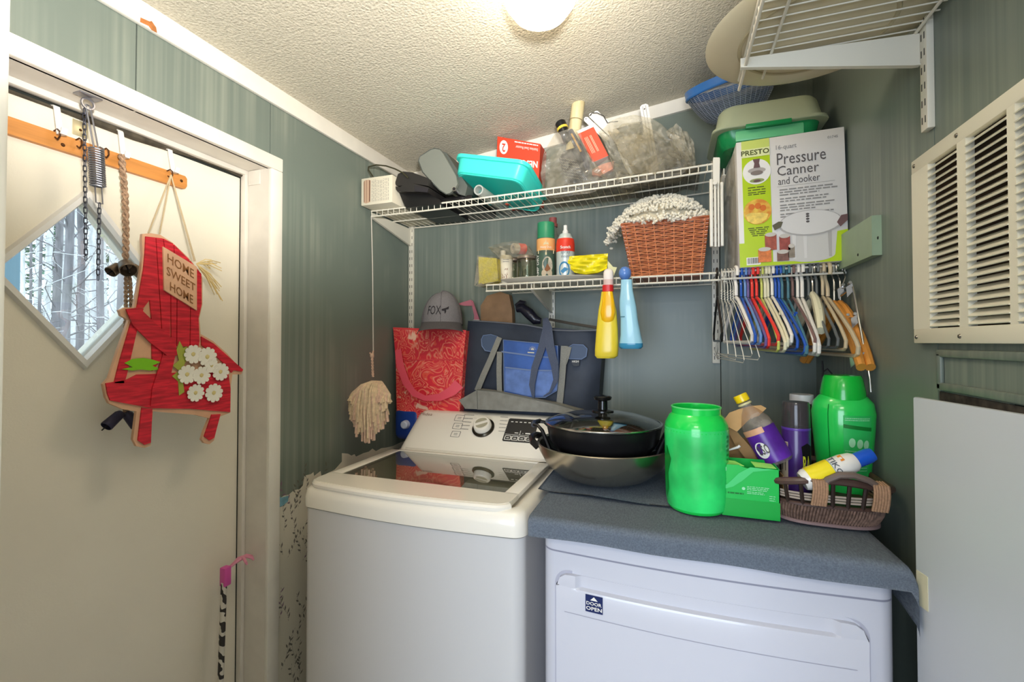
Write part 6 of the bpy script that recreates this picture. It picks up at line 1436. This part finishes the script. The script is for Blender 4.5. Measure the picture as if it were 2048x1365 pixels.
hanger(1655, 'plain', HBG, 'large beige plastic hanger with a wide swivel hook', yaw=0.03, r=.0052, hookr=.024, drop=0.04, span=.2); hanger(1645, 'plain', HBG, 'second beige hanger tucked behind the wide hooked one', yaw=-0.02, r=.0042, drop=0.025)
hanger(1668, 'wood', HWD, 'orange wooden hanger, left one of the wooden pair', yaw=0.07, r=.003, span=.2, drop=0.09); hanger(1680, 'wood', HWD, 'orange wooden hanger, right one of the wooden pair', yaw=0.09, r=.003, span=.2, drop=0.09)
# chrome tiered clip hanger
t = thing('skirt_hanger', 'chrome multi-tier skirt hanger with clips against the right wall', 'hanger', P(1705, 575, Y=1.33))
XH = .447
def XP(u, v, X=XH): return P(u, v, X=X)
part('hook', B().tube([P(1687, 545, Y=1.515) + Vector((0, 0, .006)), P(1691, 556, Y=1.50), P(1680, 585, Y=1.48), P(1682, 592, Y=1.47), XP(1706, 574)], .0024, 7), CHROME, t, world=True)
part('stem', B().tube([XP(1706, 574), XP(1712, 605), XP(1718, 640), XP(1727, 690), XP(1733, 715), XP(1740, 760), XP(1742, 785)], [.0028, .0022, .003, .0026, .003, .0024, .003], 8), CHROME, t, world=True)
for u, v in ((1706, 574), (1716, 637), (1734, 718)):
    c = XP(u, v); pm = part('bar', B().tube([c, c + Vector((-.01, .06, .004)), c + Vector((-.014, .12, .002))], .0024, 6), CHROME, t, world=True)
    for dy in (0, .05): part('clip', B().prism([c + Vector((-.002 - dy * .1, dy - .002, .01)), c + Vector((-.014 - dy * .1, dy + .004, .0)), c + Vector((-.01 - dy * .1, dy + .01, -.026)), c + Vector((.002 - dy * .1, dy + .002, -.01))], (.003, .012, 0)).tube([c + Vector((-.006, dy, .012)), c + Vector((-.004, dy + .016, .010))], .004, 8), CHROME, pm, world=True)
solo('cord', B().tube([P(u, v, Y=1.5) for u, v in ((1644, 722), (1646, 745), (1645, 790), (1650, 812))], .0026, 6).tube([P(u, v, Y=1.5) for u, v in ((1646, 745), (1655, 738), (1664, 748), (1657, 770))], .0022, 6), BLACKM, 'black cord dangling below the beige hangers behind the big green bottle', 'cord')

# ================================================================ ON THE DRYER
TOW = mat('slate_towel', '#8c97a5', .95, noise=(350, .16, (1, .3, 1)), bump=(420, .55))
t = thing('towel', 'slate grey blue towel spread over the dryer top and down its right side', 'towel', (.05, 1.35, .985))
def towf(i, j):
    x = -.318 + .80 * i; y = 1.75 - .80 * j; z = .9935
    e = 1.028 - .004 * math.sin(8 * i)
    if y < e: d = e - y; y2 = e - .014 * math.sin(min(1, d / .02) * PI / 2) - .006 * i; z -= max(0, d - .004) * .62 if d < .03 else (.026 * .62 + (d - .03) * .55); y = y2
    xe = .385
    if x > xe:
        d = x - xe; x2 = xe + .018 * math.sin(min(1, d / .03) * PI / 2) + .02 * max(0, (1.3 - y)) * (d > .0); z -= max(0, d - .008) * (1.5 + .5 * math.sin(6 * j)); x = x2
    z += .0016 * math.sin(17 * i + 5 * j) * math.sin(11 * j + 3) + (.004 * math.exp(-((i - .78) ** 2 + (j - .88) ** 2) / .01))
    return Vector((x, y, z))
part('cloth', B().grid(towf, 90, 90, th=-.004), TOW, t, world=True, sharp=80)
def towg(i, j):
    x = -.355 + .37 * i + .01 * j; y = 1.74 - .55 * j - .015 * i; return Vector((x, y, .9995 + .002 * math.sin(9 * i + 4 * j) + .004 * math.exp(-(i * 14) ** 2)))
part('folded_layer', B().grid(towg, 30, 40, th=-.004), TOW, t, world=True, sharp=80)
ZD = .9985
# steel electric pan
PX, PY = -.192, 1.345
t = thing('electric_pan', 'wide polished steel electric pan with black handles standing on the towel', 'pan', (PX, PY, 1.003))
PST = mat('polished_pan_steel', '#c4bdb0', .27, 1, bump=(8, .02)); PBK = mat('nonstick_black', '#1a191a', .28)
ps = B().lathe([(0, 0), (.085, 0), (.13, .016), (.165, .045), (.187, .085), (.192, .104), (.189, .106), (.184, .10)], 64); part('bowl', ps, PST, t)
part('lining', B().lathe([(.1845, .101), (.180, .085), (.158, .048), (.12, .022), (0, .010)], 48), PBK, t)
for s_ in (-1, 1):
    hb = B(); M = Matrix.Rotation(.0, 4, 'Z')
    hb.tube([(s_ * .183, -.05, .088), (s_ * .200, -.045, .10), (s_ * .212, -.02, .107), (s_ * .213, .02, .107), (s_ * .200, .045, .10), (s_ * .183, .05, .088)], .009, 8, sq=1.3); part('handle', hb, PBK, t)
# skillet stacked inside
t = thing('lidded_skillet', 'black deep skillet with domed glass lid stacked in the steel pan', 'pan', (PX, PY - .005, 1.02))
part('body', B().lathe([(0, .055), (.105, .055), (.135, .07), (.155, .10), (.163, .138), (.166, .143), (.163, .144), (.158, .135), (0, .13)], 64), PBK, t)
part('base', B().lathe([(0, .0), (.07, .0), (.075, .004), (.08, .055), (0, .056)], 32), BLACKM, t)
for s_ in (-1, 1):
    h = B(); 
    for q in (-.038, .038): h.tube([(s_ * .120, q, .05), (s_ * .150, q, .065), (s_ * .172, q, .118), (s_ * .185, q * .9, .130), (s_ * .200, q * .8, .132)], [.009, .010, .008, .007, .007], 8, sq=.7)
    h.tube([(s_ * .200, -.035, .132), (s_ * .208, 0, .133), (s_ * .200, .035, .132)], .0075, 8); part('handle', h, BLACKP, t)
lg = glass('pan_lid_glass', '#c4c8bc', .22, .03, .9)
ld = part('glass_lid', B().lathe([(.164, .146), (.14, .158), (.10, .169), (.06, .175), (.03, .177)], 64), lg, t)
part('steel_rim', B().tube([(.164 * math.cos(a), .164 * math.sin(a), .1465) for a in [2 * PI * i / 64 for i in range(64)]], .0032, 8, True), CHROME, ld)
part('knob', B().lathe([(0, .176), (.032, .176), (.031, .181), (.014, .184), (.0135, .208), (.024, .212), (.0265, .219), (.022, .223), (0, .224)], 32), mat('glossy_black_knob', '#121213', .15), ld)
# green tub, open
t, r, Hh, fa, o = None, .0725, .243, 0, None
tx, ty = P(1393, 1000, Y=1.20).x, 1.20; fa = face_a(tx, ty)
t = thing('detergent_tub', 'bright green open-topped plastic tub at the front centre of the dryer', 'tub', (tx, ty, ZD))
def gr(z): 
    P_ = [(0, .062), (.006, .067), (.02, .069), (.03, .0705), (.12, .0715), (.19, .073), (.205, .071), (.222, .062), (.228, .056), (.243, .0565)]
    for (a, ra), (c, rc) in zip(P_, P_[1:]):
        if z <= c: return ra + (rc - ra) * (z - a) / (c - a)
    return P_[-1][1]
part('body', B().lathe([(0, 0)] + [(gr(z), z) for z in (0, .006, .02, .03, .12, .19, .205, .222, .228, .243)] + [(.053, .243), (.052, .228), (.06, .2), (.066, .1), (.062, .01), (0, .008)], 48), mat('translucent_green', '#18d452', .22, coat=.4, sub=.25), t)
part('label_sleeve', B().wrap(0, .008, .196, fa - 2.2, fa + 2.2, 40, .0006, nz=10, rf=gr), mat('mint_sleeve', '#2fd66a', .3, coat=.4, noise=(9, .3)), t)
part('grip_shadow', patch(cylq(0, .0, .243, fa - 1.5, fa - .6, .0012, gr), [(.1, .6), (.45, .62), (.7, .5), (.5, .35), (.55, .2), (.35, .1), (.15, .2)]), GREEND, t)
sp_ = B(); rr = random.Random(6)
for k in range(15): z = .03 + k * .0105; patch(cylq(0, 0, .243, fa + 1.0, fa + 1.35, .0013, gr), [(.2 + rr.random() * .2, z / .243), (.8, z / .243), (.7 + rr.random() * .2, z / .243 + .022), (.3, z / .243 + .02)], sp_)
part('side_print', sp_, GREEND, t, stuff=True)
part('rim', B().tube([(.056 * math.cos(a), .056 * math.sin(a), .243) for a in [2 * PI * i / 40 for i in range(40)]], .0022, 6, True), GREENL, t)
# green carton
c0_ = P(1446, 1036, Z=ZD); c1_ = P(1558, 1039, Z=ZD); gw = c1_.x - c0_.x
t = thing('pod_carton', 'bright green cardboard carton torn open along its top', 'box', ((c0_.x + c1_.x) / 2, 1.20, ZD))
gx = gw / 2; gh = .117; gy = -.035
GC = mat('green_carton', '#12bf4c', .4); 
cb = B(); cb.box(-gx, gx, gy, gy + .075, 0, .004); cb.box(-gx, -gx + .002, gy, gy + .075, 0, gh); cb.box(gx - .002, gx, gy, gy + .075, 0, gh - .003); cb.box(-gx, gx, gy + .073, gy + .075, 0, gh)
tear = [(-gx, 0), (gx, 0), (gx, gh - .004), (gx * .6, gh - .002), (gx * .35, gh - .006), (0, gh - .007), (-gx * .25, gh - .003), (-gx * .4, gh + .001), (-gx, gh)]
cb.prism([(x, gy, z) for x, z in tear], (0, .002, 0)); part('carton', cb, GC, t)
part('torn_flap', B().prism([(-gx * .95, gy + .002, gh), (-gx * .2, gy + .004, gh - .002), (-gx * .5, gy + .02, gh + .004), (-gx * .9, gy + .022, gh + .004)], (0, 0, .0012)).prism([(gx * .2, gy + .012, gh - .004), (gx * .9, gy + .004, gh - .002), (gx * .8, gy + .03, gh + .001), (gx * .1, gy + .035, gh + .002)], (0, 0, .0012)), mat('pale_green_card', '#9be06a', .6), t)
q = quad((-gx, gy, gh), (gx, gy, gh), (gx, gy, 0), (-gx, gy, 0), n=(0, -1, 0))
part('shade_panel', patch(q, rect(.0, 1, .0, .34)), mat('deep_green_print', '#0cab3e', .4), t); part('arc_print', patch(lambda s, u: q(s, u) + Vector((0, -.0006, 0)), [(0, .5), (.2, .58), (.35, .7), (.55, .9), (.9, .97), (.5, .985), (.3, .85), (.1, .62), (0, .56)]), mat('pale_green_print', '#46d275', .4), t)
fp = lines(lambda s, u: q(s, u) + Vector((0, -.0008, 0)), [(.44, .82, .60), (.44, .80, .57), (.44, .78, .54), (.44, .72, .50), (.44, .74, .47), (.82, .92, .45), (.82, .92, .41), (.82, .92, .37), (.02, .08, .9)], h=.012, seed=4)
patch(lambda s, u: q(s, u) + Vector((0, -.0008, 0)), ell(.38, .56, .03, .03), fp); patch(lambda s, u: q(s, u) + Vector((0, -.0008, 0)), rect(.01, .08, .88, .95), fp)
part('fine_print', fp, mat('mint_print', '#a5e8b8', .5), t, stuff=True); part('fine_print', lines(lambda s, u: q(s, u) + Vector((0, -.0008, 0)), [(.1, .38, .44)], h=.03), mat('forest_print', '#077a2a', .5), t)
# cardboard piece
def pf(u, v, Y): return P(u, v, Y=Y)
t = thing('cardboard_carton', 'open brown cardboard carton with raised flap behind the green carton', 'box', (.21, 1.30, ZD))
part('flap', B().prism([pf(u, v, 1.27) for u, v in ((1450, 838), (1459, 826), (1478, 819), (1500, 813), (1522, 811), (1533, 817), (1518, 832), (1500, 838), (1482, 856), (1474, 864), (1452, 852))], (0, .002, 0)), CARD, t, world=True)
part('side', B().prism([pf(u, v, 1.275) for u, v in ((1450, 852), (1474, 864), (1500, 893), (1528, 930), (1500, 930), (1470, 890))], (0, .002, 0)), mat('darker_cardboard', '#94734a', .85), t, world=True)
part('side', B().prism([pf(u, v, 1.31) for u, v in ((1452, 870), (1512, 880), (1530, 930), (1530, 960), (1452, 960))], (0, .002, 0)), mat('darker_cardboard', '#94734a', .85), t, world=True)
part('base', B().box(.13, .25, 1.25, 1.33, ZD, ZD + .003).box(.248, .25, 1.25, 1.33, ZD, ZD + .08).box(.13, .132, 1.25, 1.33, ZD, ZD + .08), CARD, t, world=True)
t = thing('corner_bracket', 'small white plastic bracket lying behind the green carton', 'frame', pf(1452, 905, 1.24))
part('frame', B().tube([pf(u, v, 1.245) for u, v in ((1450, 868), (1449, 903), (1476, 895), (1480, 892))], .0034, 8), WHITEP, t, world=True); part('stub', B().cyl(pf(1449, 903, 1.245), pf(1449, 906, 1.30), .003, 8), WHITEP, t, world=True)
# purple soap bottle, leaning
a, c = pf(1479, 790, 1.285), pf(1556, 925, 1.262); d = (a - c).normalized(); L = (a - c).length; M = Matrix.Translation(c) @ d.to_track_quat('Z', 'Y').to_matrix().to_4x4()
t = thing('cleaner_bottle', 'clear bottle of purple cleaner with yellow cap leaning to the left', 'bottle', c)
rs = .037; prof = [(0, 0), (rs * .9, 0), (rs, .006), (rs, L * .40), (rs * .98, L * .44), (rs, L * .48), (rs * .93, L * .60), (rs * .6, L * .74), (rs * .36, L * .82), (rs * .34, L * .88)]
part('body', B().lathe(prof, 32, M), film('bottle_plastic', '#e6dcd0', .25, .05), t, world=True)
part('liquid', B().lathe([(0, .002), (rs * .86, .003), (rs * .95, .008), (rs * .95, L * .39), (rs * .93, L * .5), (0, L * .5)], 32, M), mat('violet_liquid', '#5a2393', .3, noise=(15, .2)), t, world=True)
part('cap', B().lathe([(0, L * 1.0), (rs * .44, L * 1.0), (rs * .46, L * .985), (rs * .46, L * .90), (rs * .4, L * .89), (0, L * .89)], 24, M), YEL, t, world=True)
part('neck_ring', B().lathe([(rs * .40, L * .84), (rs * .46, L * .85), (rs * .46, L * .865), (rs * .40, L * .875)], 24, M), mat('milky_neck', '#d6cf9e', .4), t, world=True)
Mi = M.inverted(); cdir = (Mi @ Vector((0, 0, 1.4))); fa = math.atan2(cdir.x, -cdir.y)
def lq(z0, z1, a0, a1, off=.0012): 
    f = cylq(rs, z0, z1, a0, a1, off); return lambda s, u: M @ f(s, u)
part('label', patch(lq(L * .02, L * .52, fa - 1.1, fa + 1.1, .0008), rect(0, 1, 0, 1)) if 0 else B().wrap(rs, L * .04, L * .5, fa - 1.3, fa + 1.3, 24, .0008, M), mat('violet_label', '#5c2a9c', .3, noise=(14, .3)), t, world=True)
part('label_band', B().wrap(rs, L * .44, L * .52, fa - 1.3, fa + .2, 20, .0013, M), mat('peach_label_band', '#dba57e', .4), t, world=True)
part('label_logo', patch(lq(L * .12, L * .34, fa - .9, fa + .1, .0015), ell(.4, .5, .42, .5)), WHITE, t, world=True)
text(t, 'aso', INK, lq(L * .17, L * .30, fa - .75, fa - .05, .002), 0, world=True)
# purple-black aerosol
def can(nm, lab, cat, u, vt, wpx, Y, zb):
    p1 = P(u, vt, Y=Y); r = (P(u + wpx / 2, vt, Y=Y) - P(u - wpx / 2, vt, Y=Y)).length / 2 * .96
    t = thing(nm, lab, cat, (p1.x, Y, zb)); return t, r, p1.z - zb, face_a(p1.x, Y)
t, r, Hh, fa = can('spray_can', 'purple spray can with smoky clear cap in front of the big green bottle', 'spray can', 1591, 804, 60, 1.285, ZD + .004)
part('body', B().lathe([(0, 0), (r * .97, 0), (r, .004), (r, Hh * .74), (r * .96, Hh * .76), (0, Hh * .76)], 36), mat('deep_purple_can', '#43246f', .3, coat=.3), t)
part('cap', B().lathe([(r * .99, Hh * .75), (r * 1.0, Hh * .78), (r * .97, Hh * .97), (r * .9, Hh), (0, Hh)], 36), mat('smoky_cap', '#5b5558', .15, trans=.55), t)
part('ring', B().lathe([(r * 1.01, Hh * .735), (r * 1.015, Hh * .74), (r * 1.015, Hh * .752), (r * 1.0, Hh * .757)], 36), mat('violet_ring', '#5a3a9a', .3), t)
part('label', B().wrap(r, Hh * .0, Hh * .62, fa - 1.45, fa - .55, 12, .0007), mat('tan_can_label', '#c9b79c', .45), t)
text(t, 'STORM', INK, cylq(r, Hh * .585, Hh * .615, fa - 1.3, fa - .6)); part('label_band', B().wrap(r, Hh * .5, Hh * .545, fa - 1.45, fa - .55, 12, .0011), mat('brown_band', '#6e4a2c', .5), t)
part('print', lines(cylq(r, 0, Hh, fa - 1.45, fa - .6, .001), [(.1, .9, .22), (.1, .8, .19), (.1, .9, .16), (.1, .7, .13), (.1, .85, .10), (.1, .9, .56)], h=.008), INK, t, stuff=True); part('picture', patch(cylq(r, 0, Hh, fa - 1.45, fa - .55, .0011), rect(.35, .8, .34, .45)), mat('picture_dark', '#5c5444', .5), t)
part('shield', patch(cylq(r, Hh * .3, Hh * .62, fa + .35, fa + 1.25, .001), [(0, .9), (.5, 1), (1, .9), (.9, .3), (.5, 0), (.2, .3)]), BLACKP, t); text(t, 'RA', mat('acid_yellow_print', '#d8dd3a', .4), cylq(r, Hh * .34, Hh * .5, fa + .45, fa + 1.05, .0016), .02); text(t, 'G', WHITE, cylq(r, Hh * .08, Hh * .13, fa + .35, fa + .55, .0012))
# white capped bottle behind
t, r, Hh, fa = can('bottle', 'brown bottle with flat white cap standing behind the purple spray can', 'bottle', 1603, 789, 50, 1.42, ZD + .004)
part('body', B().lathe([(0, 0), (r, 0), (r, Hh * .86), (r * .9, Hh * .9), (0, Hh * .9)], 28), mat('dark_brown_bottle', '#4a3a36', .3), t); part('cap', B().lathe([(0, Hh), (r * .98, Hh), (r, Hh * .985), (r, Hh * .91), (0, Hh * .9)], 32), mat('ribbed_white_cap', '#d3d2d4', .35), t)
# big green bottle
t = thing('detergent_bottle', 'large bright green detergent bottle with domed green cap', 'bottle', (.372, 1.335, ZD + .005))
bl = [(0, .052), (.01, .058), (.06, .062), (.12, .068), (.19, .0745), (.235, .077), (.262, .072), (.278, .058), (.283, .05)]
bX, bY = P(1686, 850, Y=1.335).x, 1.335; t.location.x = bX; fa = face_a(bX, bY)
k_ = (P(1752, 850, Y=bY).x - P(1620, 850, Y=bY).x) / 2 / .077 * .97; top_z = P(1690, 797, Y=bY).z - (ZD + .005); kz = top_z / .272
BGP = mat('glowing_green_plastic', '#27cf58', .2, coat=.4, sub=.2)
part('body', B().lathe([(0, 0)] + [(r_ * k_, z * kz) for z, r_ in bl] + [(0, .283 * kz)], 48, None, 1, .85), BGP, t)
part('cap', B().lathe([(.055 * k_, .272 * kz), (.054 * k_, .29 * kz), (.047 * k_, .325 * kz), (.043 * k_, .332 * kz), (0, .333 * kz)], 40), mat('deep_green_cap', '#08b637', .25, coat=.3), t)
def br2(z):
    z /= kz
    for (a, ra), (c, rc) in zip(bl, bl[1:]):
        if z <= c: return (ra + (rc - ra) * (z - a) / (c - a)) * k_
    return bl[-1][1] * k_
def sq_(f): return lambda s, u: (lambda p: Vector((p.x, p.y * .85, p.z)))(f(s, u))
part('seam', B().tube([sq_(cylq(0, 0, .26 * kz, fa - .42, fa - .40, .0, br2))(0, k / 12) for k in range(13)], .0012, 5), GREEND, t)
lbf = sq_(cylq(0, .08 * kz, .235 * kz, fa + .05, fa + 1.0, .001, br2))
g = B(); g.grid(lambda i, j: lbf(i, j), 12, 8); part('label', g, mat('label_green', '#2fbf5f', .35), t)
lb2 = sq_(cylq(0, .08 * kz, .235 * kz, fa + .05, fa + 1.0, .0018, br2))
g = B(); g.grid(lambda i, j: lb2(i, .80 + .06 * j - .05 * i), 10, 1); part('label_band', g, mat('forest_print', '#077a2a', .5), t)
for x in (.28, .55, .8): part('badge', patch(lb2, ell(x, .58 - x * .06, .11, .075)), mat('mint_print', '#a5e8b8', .5), t)
part('fine_print', lines(lb2, [(.05, .9, .95), (.05, .9, .92)] + [(.05, .9, .42 - .045 * k) for k in range(8)], h=.012), mat('mint_print', '#a5e8b8', .5), t, stuff=True)
# bush basket
def resamp(o, n):
    d = [0]
    for a, c in zip(o, o[1:] + o[:1]): d.append(d[-1] + math.hypot(a[0] - c[0], a[1] - c[1]))
    out = []; i = 0
    for k in range(n):
        t_ = d[-1] * k / n
        while d[i + 1] < t_: i += 1
        f = (t_ - d[i]) / max(1e-9, d[i + 1] - d[i]); a, c = o[i], o[(i + 1) % len(o)]; out.append((a[0] + (c[0] - a[0]) * f, a[1] + (c[1] - a[1]) * f))
    return out
t = thing('handled_basket', 'dark brown woven basket with bentwood rim and wrapped handle', 'basket', (.335, 1.24, ZD))
DW = mat('dark_stained_wood', '#4f3a33', .4, coat=.2, noise=(20, .15)); WV1 = mat('brown_seagrass', '#6e564a', .75, noise=(120, .35)); WVL = mat('tan_wrap', '#a37f62', .7, noise=(200, .15)); DKS = mat('dark_stake', '#33251f', .5)
bc = Vector((.322, 1.25, 0)); ax, ay = .100, .088; TX, TY_ = .122, .098
def bo(z, f=0):  # rounded rectangle at height fraction
    k = z; x_, y_ = ax + (TX - ax) * k + f, ay + (TY_ - ay) * k + f; n = 240; o = []
    for i in range(n):
        a = 2 * PI * i / n; c_, s_ = math.cos(a), math.sin(a); o.append((bc.x + x_ * math.copysign(abs(c_) ** .62, c_), bc.y + y_ * math.copysign(abs(s_) ** .62, s_)))
    return resamp(o, 96)
b = B(); b.prism([(x, y, ZD + .0005) for x, y in bo(0)], (0, 0, .006)); part('base', b, DW, t, world=True)
part('base_rail', B().tube([(x, y, ZD + .005) for x, y in bo(0, .003)], .004, 6, True), mat('mauve_grey_rail', '#8a7474', .4), t, world=True)
wv_ = B(); n = 118
lo_, hi_ = ZD + .010, ZD + .046
ring0, ring1 = bo(.05, .001), bo(.42, .004)
def onring(R, s): k = s * len(R); i = int(k) % len(R); j = (i + 1) % len(R); f = k - int(k); return (R[i][0] + (R[j][0] - R[i][0]) * f, R[i][1] + (R[j][1] - R[i][1]) * f)
for k in range(n):
    s_ = k / n; a = onring(ring0, s_); c = onring(ring1, (s_ + .012) % 1); m_ = ((a[0] + c[0]) / 2 + (a[0] - bc.x) * .03, (a[1] + c[1]) / 2 + (a[1] - bc.y) * .03)
    wv_.tube([(a[0], a[1], lo_), (m_[0], m_[1], (lo_ + hi_) / 2), (c[0], c[1], hi_)], .0029, 5)
part('woven_wall', wv_, WV1, t, world=True, stuff=True)
part('liner', B().prism([(x, y, ZD + .01) for x, y in bo(.0, -.004)], (0, 0, .03)), DKS, t, world=True)
part('rail', B().tube([(x, y, ZD + .046) for x, y in bo(.42, .004)], .0042, 6, True), DW, t, world=True)
Rt = bo(1.0, .004); Rm = bo(.42, .004)
for k in range(26):
    s_ = (k + .5) / 26; a = onring(Rm, s_); c = onring(Rt, s_); zt_ = ZD + .090 - .012 * math.sin(2 * PI * s_ * 2 + 1.5)
    part('stake', B().tube([(a[0], a[1], ZD + .046), (c[0], c[1], zt_)], .0042, 6), DKS, t, world=True)
w2 = B()
for q in range(3): w2.tube([(x, y, ZD + .057 + q * .006) for x, y in bo(.52 + .06 * q, .001)], .0022, 5, True)
part('open_weave', w2, mat('pale_seagrass', '#b9a99a', .7), t, world=True)
part('rim', B().tube([(x, y, ZD + .092 - .012 * math.sin(2 * PI * i / 96 * 2 + 1.5)) for i, (x, y) in enumerate(bo(1.0, .004))], .0068, 8, True, sq=1.2), DW, t, world=True)
fy = bc.y - TY_ - .006
part('handle', B().tube([(bc.x - .022, fy, ZD + .088), (bc.x - .012, fy - .006, ZD + .108), (bc.x + .008, fy - .008, ZD + .120), (bc.x + .034, fy - .008, ZD + .122), (bc.x + .062, fy - .004, ZD + .113), (bc.x + .082, fy, ZD + .098)], .0055, 8, sq=1.3), mat('driftwood', '#6d5e56', .5), t, world=True)
for x in (-.030, .078):
    wr_ = B()
    for k in range(6): wr_.tube([(bc.x + x - .012 + k * .0048 + .004 * math.sin(q * 2), fy - .008 - .002 * math.sin(q * PI), ZD + .052 + .052 * q) for q in [i / 6 for i in range(7)]] + [(bc.x + x - .012 + k * .0048, fy + .012, ZD + .108)], .0028, 6)
    part('handle_wrap', wr_, WVL, t, world=True)
# sunscreen bottle lying across
a, c = P(1608, 962, Y=1.165), P(1722, 918, Y=1.178); d = (c - a).normalized(); L = (c - a).length; M = Matrix.Translation(a) @ d.to_track_quat('Z', 'Y').to_matrix().to_4x4()
t = thing('lotion_bottle', 'white and yellow lotion bottle with blue cap lying on the basket', 'bottle', a)
rs = .024
part('body', B().lathe([(0, -.004), (rs * .8, -.004), (rs * .98, .004), (rs, L * .7), (rs * .85, L * .86), (rs * .6, L * .93), (0, L * .93)], 32, M), mat('lotion_white', '#e9e6e0', .25, coat=.3), t, world=True)
part('cap', B().lathe([(rs * .62, L * .90), (rs * .66, L * .91), (rs * .66, L * 1.12), (rs * .55, L * 1.2), (0, L * 1.21)], 28, M), mat('royal_blue_cap', '#1f58c8', .2, coat=.4), t, world=True)
Mi = M.inverted(); cdir = Mi @ Vector((0, 0, 1.4)); fa = math.atan2(cdir.x, -cdir.y)
part('yellow_label', B().wrap(rs, L * .08, L * .48, fa - 1.5, fa + 1.5, 26, .0006, M), mat('sun_yellow_label', '#f0dc1c', .3, coat=.3), t, world=True)
def lq2(z0, z1, a0, a1, off=.0014):
    f = cylq(rs, z0, z1, a0, a1, off); return lambda s, u: M @ f(s, u)
def rot90(f): return lambda s, u: f(u, 1 - s) if 0 else f(1 - u, s)
upv = (M.to_3x3().inverted() @ Vector((0, 0, 1))); ua = math.atan2(upv.x, -upv.y); sg_ = 1 if math.sin(ua - fa) > 0 else -1
tf = lambda s, u: lq2(L * .02, L * .02 + 1, 0, 1)(0, 0)
def across(z0, z1, off): return lambda s, u: (M @ cylq(rs, 0, 1, fa - sg_ * -1.15, fa - sg_ * 1.15, off)(s, z0 + (z1 - z0) * u))
part('blue_lines', patch(across(L * .60, L * .605, .001), rect(0, 1, 0, 1)).grid(lambda i, j: across(L * .485, L * .492, .001)(i, j), 12, 1), mat('teal_rule', '#2b7f8a', .4), t, world=True)
text(t, 'TIKOT', mat('charcoal_print', '#4c5660', .5), across(L * .50, L * .59, .0016), .01, world=True)
part('orange_band', patch(lambda s, u: across(L * .66, L * .72, .0012)(.05 + .3 * s, u), rect(0, 1, 0, 1)), mat('orange_print', '#e08a28', .4), t, world=True)
# shelf standard stored between dryer and wall
t = thing('spare_standard', 'pale grey slotted metal strip standing between dryer and right wall', 'metal strip', (.43, 1.035, 0))
part('strip', B().box(.418, .444, 1.03, 1.038, 0, .86, bev=.001), mat('pale_grey_metal', '#a9aba6', .4), t, world=True)
me = B().box(-.0035, .0035, -.001, .0, -.009, .009).mesh('slot'); me.materials.append(SLOT)
for k in range(20): piece('slot', me, t, Matrix.Translation((.001, -.0055, .09 + k * .04)))
